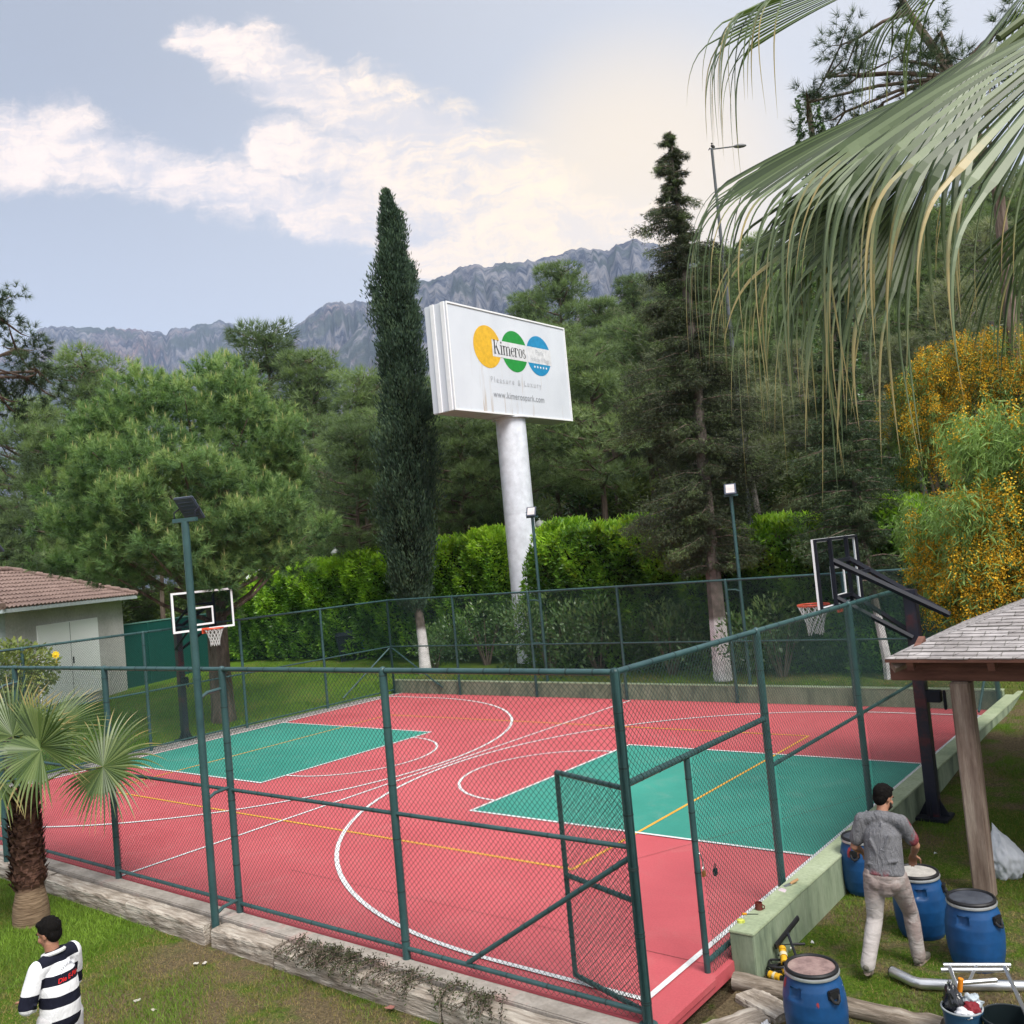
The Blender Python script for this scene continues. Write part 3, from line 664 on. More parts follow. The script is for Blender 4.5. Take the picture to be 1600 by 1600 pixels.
logo('green_disc', seg(3.24, yc, r_, yc-r_, b0)+seg(3.24, yc, r_, b1, yc+r_), plain('logo_green', (.02, .30, .05), .4), .006)
logo('blue_disc', seg(4.58, yc, r_, yc-r_, b0)+seg(4.58, yc, r_, b1, yc+r_), plain('logo_blue', (.02, .27, .52), .4), .006)
logo('name_panel', [[(2.08, b0), (3.90, b0), (3.90, b1), (2.08, b1)], [(3.94, b0), (5.28, b0), (5.28, b1), (3.94, b1)]], plain('name_panel_white', (.74, .75, .77), .4), .008)
Q, wd = serif_word(); kx = 1.70/wd; ky = .46/.74
logo('word', [[(2.14+x*kx, 1.98+y*ky) for x, y in q] for q in Q], plain('letter_black', (.02, .02, .022), .4), .012)
def put_text(body, name, mat, a, b, size, xs=1.0, sp_=1.0, bold=0):
    v, f = text_mesh(body, size, 0, sp_, xs, bold=bold); mb = MB(); mb.add([sp(a+x, b+y, .013) for x, y, z in v], f); return mb.build(name, mat, bb)
gl = plain('letter_faded_grey', (.52, .54, .57), .5)
put_text('Park', 'faded_word', gl, 4.62, 2.27, .26); put_text('Holiday Village', 'faded_word', gl, 4.62, 2.02, .22, .82)
put_text('Pleasure & Luxury', 'slogan', gl, 3.2, 1.12, .27, .85, 1.55)
put_text('www.kimerospark.com', 'web_address', plain('letter_grey', (.32, .34, .37), .5), 3.3, .64, .30, .88, 1.1)
st = []
for k in range(5):
    cx, cy = 4.29+.165*k, 1.765
    pp = [(cx+(.058 if j % 2 == 0 else .024)*math.sin(j*math.pi/5), cy+(.058 if j % 2 == 0 else .024)*math.cos(j*math.pi/5)) for j in range(10)]
    st += [[(cx, cy), pp[j], pp[(j+1) % 10]] for j in range(10)]
logo('star_row', st, M['white'], .012)
M['column'] = mottled('white_column_paint', (.74, .78, .86, 1), (.82, .86, .93, 1), .5, .35, .5, bs=.03)
s = MB(); s.tube([(0, 0, 0), (0, 0, SZ0-.45)], .5, 40); s.build('column', M['column'], bb, True)
for z in (2.4, 4.9): s = MB(); s.tube([(0, 0, z), (0, 0, z+.03)], .506, 40); s.build('weld_band', M['column'], bb, True)
s = MB(); s.tube([(0, 0, SZ0-.49), (0, 0, SZ0-.46)], .62, 40); s.build('mounting_flange', M['column'], bb, True)

# ------------------------------------------------------------------ shed with tiled roof on the left
def shed():
    A = Vector((-20.47, 4.62)); B = Vector((-15.96, -1.65)); w = (A-B); L = w.length; w.normalize(); n = Vector((w.y, -w.x))   # n faces the court
    t = thing('shed', 'grey plastered shed with brown tiled roof and white double door, at the left edge', 'shed', (B.x, B.y, .1), math.atan2(w.y, w.x))
    H, Dp = 3.60, 5.2                                    # local x along the wall, local -y towards the court
    s = MB(); s.box((L/2, Dp/2, H/2), (L, Dp, H)); s.build('wall', M['plaster'], t)
    s = MB(); s.box((-.02, -.02, H/2-.01), (.5, .1, H-.02)); s.build('corner_pilaster', M['plaster_edge'], t)
    s = MB(); e = .42; s.box((L/2, Dp/2, H+.03), (L+2*e, Dp+2*e, .13), bev=.01); s.build('eaves', M['plaster_edge'], t)
    # hip roof with real pan tiles
    m, tt, b = principled('clay_tiles', .75, .2); co = objco(tt); nn = tt.noise(co, 1.7, 5); f2 = tt.noise(co, 14, 3)
    tt.l.new(tt.mix(.5, tt.ramp(nn, [(.3, (.13, .082, .068)), (.7, (.24, .165, .14))]), tt.ramp(f2, [(.3, (.09, .06, .052)), (.7, (.30, .22, .19))])), b.inputs['Base Color'])
    s = MB(); z0 = H+.10; ap = 1.25; hx = (L+2*e)/2; hy = (Dp+2*e)/2; cx, cy = L/2, Dp/2; rl = max(0, hx-hy)
    def face(p0, p1, q1, q0):                            # eave edge p0-p1, top edge q0-q1
        p0, p1, q0, q1 = map(Vector, (p0, p1, q0, q1)); W_ = (p1-p0).length; Hh = ((q0+q1)/2-(p0+p1)/2).length; nr = int(Hh/.3); ux = (p1-p0).normalized()
        nrm = (p1-p0).cross(q0-p0).normalized(); nrm = nrm if nrm.z > 0 else -nrm
        for r0 in range(nr):
            a0, a1 = r0/nr, (r0+1)/nr; l0 = p0.lerp(q0, a0); r0_ = p1.lerp(q1, a0); l1 = p0.lerp(q0, a1); r1 = p1.lerp(q1, a1)
            m_ = max(2, int((r0_-l0).length/.055)); rows = []
            for (l, r_e, lift) in ((l0, r0_, .05), (l1, r1, .012)):
                row = []
                for j in range(m_+1):
                    p = l.lerp(r_e, j/m_); ph = (p-p0).dot(ux)/.22; row.append(p+nrm*(lift+.028*math.cos(2*math.pi*ph)))
                rows.append(row)
            low = [p-nrm*.05 for p in rows[0]]
            for j in range(m_): s.quad(rows[0][j], rows[0][j+1], rows[1][j+1], rows[1][j]); s.quad(low[j], low[j+1], rows[0][j+1], rows[0][j])
    c = [(cx-hx, cy-hy, z0), (cx+hx, cy-hy, z0), (cx+hx, cy+hy, z0), (cx-hx, cy+hy, z0)]; r1 = (cx-rl, cy, z0+ap); r2 = (cx+rl, cy, z0+ap)
    face(c[0], c[1], r2, r1); face(c[1], c[2], r2, r2); face(c[2], c[3], r1, r2); face(c[3], c[0], r1, r1)
    rf = s.build('roof', m, t)
    s = MB()
    for a, b_ in ((c[0], r1), (c[1], r2), (c[2], r2), (c[3], r1), (r1, r2)):
        a, b_ = Vector(a)+Vector((0, 0, .05)), Vector(b_)+Vector((0, 0, .05)); k = max(1, int((b_-a).length/.32))
        for i in range(k): p, q = a.lerp(b_, i/k), a.lerp(b_, (i+1.08)/k); s.tube([p+Vector((0, 0, .02)), q], [.11, .09], 10)
    s.build('ridge_tile', m, rf, True)
    # double door, from sight lines
    def onwall(x, y):
        d = ray(x, y); k = ((Vector((B.x, B.y))-Vector((CX, CY))).dot(n))/(Vector((d.x, d.y)).dot(n)); p = CAM+d*k
        return (Vector((p.x, p.y))-B).dot(w), p.z-.1
    xa, za = onwall(56, 978); xb, zb_ = onwall(150, 965); xc, zc = onwall(70, 1068)
    s = MB(); s.box(((xa+xb)/2, -.025, (za+.5)/2+.0), (xb-xa, .05, za-.5)); dr = s.build('door', principled('door_white', .5, .4, col=(.90, .92, .93, 1))[0], t)
    s = MB(); s.box(((xa+xb)/2, -.053, (za+.5)/2), (.012, .008, za-.56)); s.box(((xa+xb)/2+.08, -.07, (za+.5)/2-.02), (.03, .05, .22), bev=.008); s.build('door_handle', M['black'], dr)
    s = MB(); s.box((xa+.95, -.056, .5+(za-.5)*.52), (.10, .01, .10)); s.build('warning_plate', plain('plate_yellow', (.75, .55, .05), .5), dr)
    s = MB(); s.box((L/2, -.35, -.02), (L+.2, .7, .1)); s.build('step', M['concrete'], t)
    return t
shed()
# dark green sheet fence behind the left hoop
a = Vector((-20.75, 4.3, .2)); b = Vector((-22.2, 10.6, .3)); d = (b-a); L = d.length
t = thing('sheet_fence', 'dark green sheet metal fence between the shed and the hedge', 'fence', a, math.atan2(d.y, d.x))
s = MB(); s.box((L/2, 0, 1.25), (L, .04, 2.5)); s.build('sheet_panel', plain('dark_green_sheet', (.008, .075, .065), .5, .4), t)
s = MB(); s.box((L/2, -.01, 2.52), (L, .07, .05)); s.build('top_rail', plain('pale_green_rail', (.12, .26, .22), .5, .4), t)
for k in range(5): s = MB(); s.box((.1+k*(L-.2)/4, -.04, 1.24), (.06, .05, 2.48)); s.build('post', plain('dark_green_post', (.01, .09, .075), .5, .4), t)

# waste container under the hedge
c = onz(572, 1036, .32); t = thing('waste_container', 'dark blue wheeled waste container standing in the shade under the hedge', 'container', (c.x, c.y, .33), R(52))
mb = plain('container_plastic', (.012, .018, .035), .5, .3)
s = MB(); s.add([(-.95, -.45, .15), (.95, -.45, .15), (.95, .45, .15), (-.95, .45, .15), (-1.1, -.6, 1.15), (1.1, -.6, 1.15), (1.1, .6, 1.15), (-1.1, .6, 1.15)], [(0, 3, 2, 1), (4, 5, 6, 7), (0, 1, 5, 4), (1, 2, 6, 5), (2, 3, 7, 6), (3, 0, 4, 7)]); s.build('bin_body', mb, t)
s = MB(); s.lathe([(0.62, 0), (.6, .1), (.45, .22), (0.001, .27)], (0, 0, 0), 24); s.v = [(v[0]*1.8, v[1], v[2]+1.16) for v in s.v]; s.box((0, 0, 1.17), (2.26, 1.26, .06), bev=.02); s.build('lid', mb, t)
for sx in (-.75, .75):
    for sy in (-.35, .35): s = MB(); s.tube([(sx, sy-.03, .08), (sx, sy+.03, .08)], .08, 14); s.build('wheel', M['black'], t)
s = MB(); s.box((-.1, -.575, .82), (.1, .02, .3), rot=Matrix.Rotation(R(8), 4, 'X')); s.box((-.08, -.568, .6), (.06, .02, .1), rot=Matrix.Rotation(R(8), 4, 'X')); s.build('blue_mark', plain('blue_mark', (.03, .16, .45), .5), t)

# ------------------------------------------------------------------ lamps behind the hedge, street lamp with bird
M['lampglass'] = plain('milky_glass', (.62, .60, .50), .3, .5)
def lantern(x, y, px, py, D, label):
    p = at(px, py, D); g = ground_h(p.x, p.y); t = thing('garden_lantern', label, 'lantern', (p.x, p.y, g), 0); H = p.z-g
    s = MB(); s.lathe([(.1, 0), (.09, .3), (.04, .35), (.04, H-.35), (.07, H-.3), (.05, H-.27)], n=12); s.build('lamp_post', M['black'], t, True)
    s = MB(); s.lathe([(.09, H-.27), (.16, H+.05), (.17, H+.08)], n=14); s.build('lamp_glass', M['lampglass'], t, True)
    s = MB(); s.lathe([(.2, H+.08), (.2, H+.11), (.12, H+.24), (.03, H+.29), (.035, H+.34), (.001, H+.36)], n=14); s.build('lamp_cap', plain('lamp_cap_grey', (.25, .27, .25), .5), t, True)
lantern(0, 0, 524, 867, 43, 'garden lantern rising just above the hedge, left of the tall cypress'); lantern(0, 0, 844, 826, 31.5, 'garden lantern behind the hedge beside the white billboard column')
p = at(1112, 232, 36); g = ground_h(p.x, p.y); t = thing('street_lamp', 'tall grey single arm street lamp above the wooded slope', 'street lamp', (p.x, p.y, g)); H = p.z-g
lm = plain('lamp_grey', (.10, .11, .12), .5)
s = MB(); s.tube([(0, 0, 0), (0, 0, H)], [.11, .05], 12); s.build('lamp_post', lm, t, True)
e = Vector((RT.x, RT.y, 0)).normalized()
s = MB(); s.tube([(0, 0, H-.03), e*.9+Vector((0, 0, H))], .028, 8); s.build('lamp_arm', lm, t, True)
s = MB(); s.sphere((0, 0, 0), 1, 8, (.26, .11, .075)); q = Matrix.Rotation(math.atan2(e.y, e.x), 3, 'Z'); s.v = [tuple(q@Vector(v)+e*1.08+Vector((0, 0, H))) for v in s.v]; s.build('lamp_head', plain('lamp_head_grey', (.22, .22, .23), .4), t, True)
s = MB(); s.sphere((0, 0, .09), .06, 8, (1.5, 1, 1)); s.v = [tuple(Matrix.Rotation(R(-35), 3, 'Y')@Vector(v)) for v in s.v]; s.sphere((-.02, 0, .19), .035, 6); s.tube([(-.05, 0, .19), (-.09, 0, .185)], [.012, .001], 5); s.tube([(.06, 0, .02), (.13, 0, -.06)], [.03, .012], 5)
o = s.build('bird', plain('bird_dark', (.03, .03, .035), .7), None, True); o.location = (p.x, p.y, p.z); o.rotation_euler = (0, 0, math.atan2(e.y, e.x)+math.pi); tag(o, 'small dark bird perched on top of the street lamp', 'bird')
p = at(684, 850, 38); g = ground_h(p.x, p.y); s = MB(); s.box((0, 0, (p.z-g+1.3)/2), (.12, .12, p.z-g+1.3), bev=.01); s.box((0, 0, p.z-g+1.33), (.2, .2, .06)); o = s.build('white_post', M['white']); o.location = (p.x, p.y, g); tag(o, 'slim white post beyond the hedge, beside the tall cypress', 'post')
p = at(402, 893, 47); g = ground_h(p.x, p.y); t = thing('white_pavilion', 'white pointed pavilion roof just showing over the left end of the hedge', 'pavilion', (p.x, p.y, g)); H = p.z-g
s = MB(); s.lathe([(1.0, H-.6), (.98, H-.5), (.35, H), (.05, H+.15), (.02, H+.2)], n=4); s.build('roof', M['white'], t)
for a in range(4): s = MB(); s.tube([(.8*math.cos(a*math.pi/2), .8*math.sin(a*math.pi/2), 0), (.8*math.cos(a*math.pi/2), .8*math.sin(a*math.pi/2), H-.5)], .05, 8); s.build('post', M['white'], t)
s = MB(); s.tube([(0, 0, H+.1), (0, 0, H+.6), (e.x*.35, e.y*.35, H+.62), (e.x*.33, e.y*.33, H+1.1)], .02, 6); s.build('antenna', M['white'], t)

# ------------------------------------------------------------------ mountains
def mountain(name, ridge, D, seed, depth=.42, foot=0):
    """ridge: photo outline points; built as real rock relief at distance D"""
    xs_ = [p[0] for p in ridge]; n = 380; m = 90; vs = []; V0 = Vector((seed*3.1, 1.7, seed))
    for i in range(n+1):
        px = xs_[0]+(xs_[-1]-xs_[0])*i/n; py = float(np.interp(px, xs_, [p[1] for p in ridge]))
        top = at(px, py, D); hd = Vector((top.x-CX, top.y-CY, 0)).normalized()
        jag = mn.fractal(Vector((px*.06, seed, 0)), .7, 2.1, 8)*D*.0035
        for j in range(-4, m+1):
            q = j/m
            if j < 0: z = (top.z+jag)*(1+q*3.0); dd = D*(1-q*1.2)
            else:
                z = (top.z+jag)*(1-q**1.15); dd = D*(1-depth*(q**.8))
            rel = Vector((px*.034, q*3.0, seed)); fr = mn.ridged_multi_fractal(Vector((px*.045, q*.8, seed)), .8, 2.2, 8, 1.0, 2.0)*.5-.5; rg_ = mn.fractal(Vector((px*.13+q*.6, q*1.6, seed)), .7, 2.2, 7)*1.3
            k = min(1, max(0, q)*6)*(1 if j >= 0 else 0)
            dd += D*(.012*fr+.012*rg_)*k
            p = Vector((CX, CY, 0))+hd*dd; vs.append((p.x, p.y, max(foot, z+D*.006*fr*k)))
    w = m+5; fs = [(i*w+j, (i+1)*w+j, (i+1)*w+j+1, i*w+j+1) for i in range(n) for j in range(w-1)]
    me = bpy.data.meshes.new(name); me.from_pydata(vs, [], fs); me.update()
    o = mesh_obj(name, me, M['rock'], smooth=True); tag(o, kind='structure'); return o
def rockmat():
    m, t, b = principled('limestone', .9, .1); p = wpos(t)
    mp = t.new('ShaderNodeMapping'); t.l.new(p, mp.inputs[0]); mp.inputs['Scale'].default_value = (.001, .001, .0007)
    mp2 = t.new('ShaderNodeMapping'); t.l.new(p, mp2.inputs[0]); mp2.inputs['Scale'].default_value = (.001, .001, .0004)
    n1 = t.noise(mp2.outputs[0], 16, 9, .68, .6); n2 = t.noise(mp.outputs[0], 5, 7, .6, .4); n3 = t.noise(mp.outputs[0], 2.4, 5, .6)
    c = t.ramp(n1, [(.38, (.015, .022, .04)), (.47, (.10, .11, .135)), (.60, (.25, .24, .245))])
    c = t.mix(t.smooth(n3, .52, .66), c, t.mix(1, c, (1.25, .88, .80, 1), 'MULTIPLY'))
    c = t.mix(t.math('MULTIPLY', t.smooth(n2, .50, .58), .85), c, (.055, .075, .06, 1))       # scrub and pine on the ledges
    t.l.new(c, b.inputs['Base Color']); bump(t, b, n1, 1.0, 60); return m
M['rock'] = rockmat()
mountain('mountain', [(-260, 560), (-60, 545), (20, 560), (48, 528), (66, 514), (120, 514), (180, 516), (240, 521), (262, 523), (268, 517), (300, 514), (330, 507), (352, 506), (366, 510), (382, 533), (400, 570), (440, 640), (520, 700)], 4300, 1)
mountain('mountain', [(330, 700), (400, 580), (452, 522), (478, 500), (505, 480), (522, 475), (560, 474), (600, 478), (640, 490), (720, 520), (900, 560)], 3600, 2)
mountain('mountain', [(520, 560), (600, 470), (650, 444), (672, 441), (700, 432), (712, 424), (735, 418), (752, 417), (770, 421), (776, 416), (800, 413), (838, 411), (850, 405), (872, 402), (886, 395), (910, 393), (935, 392), (952, 397), (970, 384), (990, 378), (1012, 380), (1040, 392), (1100, 398), (1180, 400), (1300, 380), (1450, 400), (1650, 360), (1900, 380)], 3000, 3)
# ------------------------------------------------------------------ foliage builders
def unit(v): return v/np.maximum(1e-9, np.linalg.norm(v, axis=-1, keepdims=True))
def rdir(n): return unit(rng.normal(size=(n, 3)))
def needles(C, A, n, L, w, spread=.9, jit=.25):
    """C (T,3) tuft centres, A (T,3) axes -> thin triangles (T*n,3,3)"""
    T = len(C); d = unit(A[:, None, :]+rng.normal(size=(T, n, 3))*spread*.6); ln = (L*(1+rng.uniform(-jit, jit, (T, n, 1))))
    p = unit(np.cross(d, rdir(T*n).reshape(T, n, 3)))*w/2; c = C[:, None, :]+0*d
    return np.stack([c-p, c+p, c+d*ln], 2).reshape(-1, 3, 3)
def leaves(C, A, L, w, jit=.35, fold=True):
    """diamond leaves pointing along A"""
    n = len(C); A = unit(A); s = unit(np.cross(A, rdir(n))); ln = (L*(1+rng.uniform(-jit, jit, (n, 1))))
    ww = w*(1+rng.uniform(-jit, jit, (n, 1)))/2
    return np.stack([C, C+A*ln*.45+s*ww, C+A*ln, C+A*ln*.45-s*ww], 1)
def blob_pts(c, r, n, inner=.35):
    d = rdir(n); rad = np.cbrt(rng.uniform(inner**3, 1, (n, 1))); return np.asarray(c)+d*rad*np.asarray(r), d
def trunk_obj(name, paths, mat, parent, n=9):
    s = MB()
    for pts, rs in paths: s.tube(pts, rs, n)
    return s.build(name, mat, parent, True)
def bark(name, c1, c2, sc=5): return mottled(name, c1, c2, sc, .9, .1, bs=.8, bd=.02, stretch=(1, 1, .25), fine=20)
M['bark'] = bark('pine_bark', (.09, .065, .05, 1), (.22, .17, .14, 1)); M['bark_grey'] = bark('grey_bark', (.14, .12, .11, 1), (.32, .29, .27, 1))
def limed():
    m, t, b = principled('limed_trunk', .9, .1); s = t.new('ShaderNodeSeparateXYZ'); co = objco(t); t.l.new(co, s.inputs[0]); n = t.noise(co, 6, 5)
    f = t.smooth(t.math('ADD', s.outputs[2], t.math('MULTIPLY', n, .25)), 1.75, 1.55)
    t.l.new(t.mix(f, t.ramp(n, [(.3, (.06, .05, .042)), (.7, (.15, .125, .11))]), t.ramp(n, [(.3, (.42, .40, .40)), (.6, (.62, .60, .60))])), b.inputs['Base Color']); bump(t, b, n, .6, .02); return m
M['limed'] = limed()
M['needle_forest'] = foliage('forest_needles', (.075, .11, .06), (.165, .235, .105), (.29, .37, .17), .4)
M['needle_grey'] = foliage('dry_grey_needles', (.095, .11, .075), (.19, .22, .135), (.30, .32, .20), .35)
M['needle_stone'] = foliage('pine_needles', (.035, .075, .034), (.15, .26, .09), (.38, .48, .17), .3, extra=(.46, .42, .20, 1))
M['needle_dark'] = foliage('dark_needles', (.02, .034, .02), (.052, .085, .042), (.12, .165, .075), .2)
M['cypress'] = foliage('cypress_scale', (.02, .038, .026), (.045, .08, .048), (.10, .15, .075), .15, scale=2.2)
M['conifer'] = foliage('conifer_scale', (.025, .032, .02), (.065, .082, .045), (.13, .19, .07), .2, scale=.9)
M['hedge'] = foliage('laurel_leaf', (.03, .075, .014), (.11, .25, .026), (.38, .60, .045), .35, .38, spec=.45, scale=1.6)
M['laurel'] = foliage('dark_laurel_leaf', (.03, .065, .022), (.085, .165, .05), (.20, .31, .09), .3, .35, spec=.5)
M['bushy'] = foliage('scrub_leaf', (.055, .08, .03), (.13, .18, .05), (.26, .30, .09), .3)
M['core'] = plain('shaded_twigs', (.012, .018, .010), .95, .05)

def pine_variant(seed, H, mat, crown0=.34, spread=.27, clumps=44, tufts=80, nn=9, nl=.30, nw=.022, lean=0.03, bark_='bark', flat=.5, shape='aleppo', parent=None):
    r = random.Random(seed); t = thing('pine_tree', '', 'tree') if parent is None else parent
    top = Vector((r.uniform(-1, 1)*H*lean, r.uniform(-1, 1)*H*lean, H)); tp = [Vector((0, 0, -.6))]+[Vector((top.x*k+math.sin(k*5+seed)*H*.012, top.y*k+math.cos(k*4+seed)*H*.012, H*k*.96)) for k in np.linspace(.08, 1, 9)]
    rad = H*.019; rs_ = [rad*1.25]+[rad*(1-.88*k) for k in np.linspace(.08, 1, 9)]; paths = [(tp, rs_)]; V = []; T = []
    def trunk_at(z): k = min(.999, max(0, z/(H*.96))); i = 1+k*8; a = int(i); return tp[a].lerp(tp[min(9, a+1)], i-a)
    for i in range(clumps):
        k = (i+r.random())/clumps; z = H*(crown0+(1-crown0)*k); q = (z/H-crown0)/(1-crown0)
        prof = (math.sin(min(1, q*1.15+.12)*math.pi*.93)**.8) if shape == 'aleppo' else max(.08, 1-q)**.8
        a = i*2.4+r.uniform(-.5, .5); rr = H*spread*prof*r.uniform(.45, 1.08); base = trunk_at(z-rr*.35)
        c = Vector((base.x+math.cos(a)*rr, base.y+math.sin(a)*rr, z+r.uniform(-.02, .03)*H)); sz = H*.075*r.uniform(.7, 1.35)*(1.0 if q < .85 else .8)
        mid = base.lerp(c, .5)+Vector((0, 0, -.12*rr*.3)); paths.append(([base, mid, c], [rad*.34, rad*.2, rad*.07]))
        for w in range(2): paths.append(([mid, mid.lerp(c, .8)+Vector((r.uniform(-1, 1), r.uniform(-1, 1), r.uniform(-.2, .8)))*sz], [rad*.12, rad*.03]))
        P_, d = blob_pts(tuple(c), (sz*1.25, sz*1.25, sz*flat), tufts); ax = d*np.array([1, 1, .7])+np.array([0, 0, .55])
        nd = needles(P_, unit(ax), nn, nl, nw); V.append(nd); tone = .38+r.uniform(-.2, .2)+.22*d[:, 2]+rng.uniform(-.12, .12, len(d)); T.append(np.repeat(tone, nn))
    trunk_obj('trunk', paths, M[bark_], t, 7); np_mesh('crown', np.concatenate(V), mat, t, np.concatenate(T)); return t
def place(t, px, py, D, label, group=None, H0=None, first=False, H=None, cat=None):
    """stand a tree at distance D so that its top reaches the surveyed sight line, or with own height H"""
    p = at(px, py, D); g = ground_h(p.x, p.y); o = t if first else copy_tree(t); k = ((p.z-g) if H is None else H)/H0
    o.location = (p.x, p.y, g); o.scale = (k, k, k); o.rotation_euler = (0, 0, random.uniform(0, 6.28)); o['label'] = label
    if group: o['group'] = group
    if cat: o['category'] = cat
    return o

HV = 10.0
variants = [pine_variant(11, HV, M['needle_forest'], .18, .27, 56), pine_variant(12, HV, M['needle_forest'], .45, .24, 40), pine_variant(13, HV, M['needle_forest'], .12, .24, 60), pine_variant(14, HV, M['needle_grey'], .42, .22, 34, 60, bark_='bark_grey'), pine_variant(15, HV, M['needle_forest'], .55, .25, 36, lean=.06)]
used = [False]*len(variants)
def forest(px, D, H, label, group, v=None, py=None):
    v = random.randrange(len(variants)) if v is None else v; f = not used[v]; used[v] = True
    if py is not None: return place(variants[v], px, py, D, label, group, HV, f)
    return place(variants[v], px, 700, D, label, group, HV, f, H)
# individually recognisable outlines against the mountains and sky
for (px, py, D, v, lab) in [(415, 515, 62, 1, 'open crowned pine against the mountain, just left of the wooded gap'), (487, 548, 58, 2, 'broad green pine left of the tall cypress, below the rocky peak'), (135, 560, 60, 0, 'dark pine top showing behind the left shoulder of the big round pine'),
                            (28, 640, 56, 4, 'grey green pine low at the left edge, under the overhanging pine branch'), (75, 668, 52, 2, 'pine at the left behind the shed roof'), (560, 585, 50, 0, 'pale green pine directly left of the tall cypress'), (590, 610, 56, 3, 'pine half hidden behind the tall cypress'),
                            (868, 420, 62, 1, 'spreading dark pine rising behind the right end of the billboard'), (935, 470, 58, 0, 'green pine to the right of the billboard, below the ridge'), (822, 462, 66, 2, 'small dark pine just above the billboard top edge'), (990, 430, 66, 2, 'pine between the billboard and the ragged conifer, under the bare ridge'),
                            (1010, 500, 50, 0, 'light green pine left of the ragged conifer'), (1120, 392, 58, 4, 'pine behind the foot of the street lamp'), (1180, 372, 60, 0, 'pine on the slope right of the street lamp')]:
    forest(px, D, None, lab, None, v, py)
rs2 = random.Random(21)
grpL, grpM, grpR = 'pines of the valley behind the left half of the hedge', 'slender pines of the wooded slope behind the billboard', 'pines of the steep slope on the right'
for i in range(24): forest(-120+i*30+rs2.uniform(-14, 14), rs2.uniform(50, 66), rs2.uniform(6.5, 9), 'one of the many pines massed in the valley behind the left part of the hedge', grpL)
for i in range(40): forest(560+i*15+rs2.uniform(-14, 14), [38, 46, 55, 64, 74][i % 5]+rs2.uniform(-2, 2), rs2.uniform(8, 10.5), 'one of the slender trunked pines on the wooded slope behind the billboard', grpM, [1, 4, 0, 3, 1][i % 5])
for i in range(46): forest(1090+i*17+rs2.uniform(-14, 14), [36, 44, 54, 64, 76][i % 5]+rs2.uniform(-2, 2), rs2.uniform(7, 10.5), 'one of the thin grey green pines on the steep slope at the right', grpR, [3, 0, 2, 3, 0][i % 5])

# scrub between trunks
def bush_variant(mat, seed, n=2600, L=.11, w=.045, blobs=9):
    r = random.Random(seed); t = thing('bush', '', 'bush'); V = []; T = []
    for k in range(blobs):
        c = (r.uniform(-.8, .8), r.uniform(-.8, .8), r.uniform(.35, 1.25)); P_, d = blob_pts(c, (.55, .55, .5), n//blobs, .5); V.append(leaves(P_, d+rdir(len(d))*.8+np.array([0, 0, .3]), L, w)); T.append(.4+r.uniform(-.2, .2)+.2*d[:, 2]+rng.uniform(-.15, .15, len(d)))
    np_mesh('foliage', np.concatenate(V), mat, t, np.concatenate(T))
    s = MB()
    for k in range(7): a = k*.9; s.tube([(0, 0, -.2), (.3*math.cos(a), .3*math.sin(a), .5), (.6*math.cos(a), .6*math.sin(a), 1.1)], [.03, .02, .008], 5)
    s.build('stem', M['bark'], t); return t
bv = [bush_variant(M['bushy'], 1), bush_variant(M['laurel'], 2)]; bu = [False, False]
for i in range(64):
    v = 0 if rs2.random() < .7 else 1; px = rs2.uniform(-60, 1620); D = rs2.uniform(33, 50) if px > 700 else rs2.uniform(50, 62); p = at(px, 750, D); o = bv[v] if not bu[v] else copy_tree(bv[v]); bu[v] = True
    k = rs2.uniform(1.1, 2.3); o.location = (p.x, p.y, ground_h(p.x, p.y)); o.scale = (k*1.2, k*1.2, k); o.rotation_euler = (0, 0, rs2.uniform(0, 6)); o['label'] = 'one of the low scrub bushes growing between the pines behind the hedge'; o['group'] = 'scrub bushes on the wooded slope'

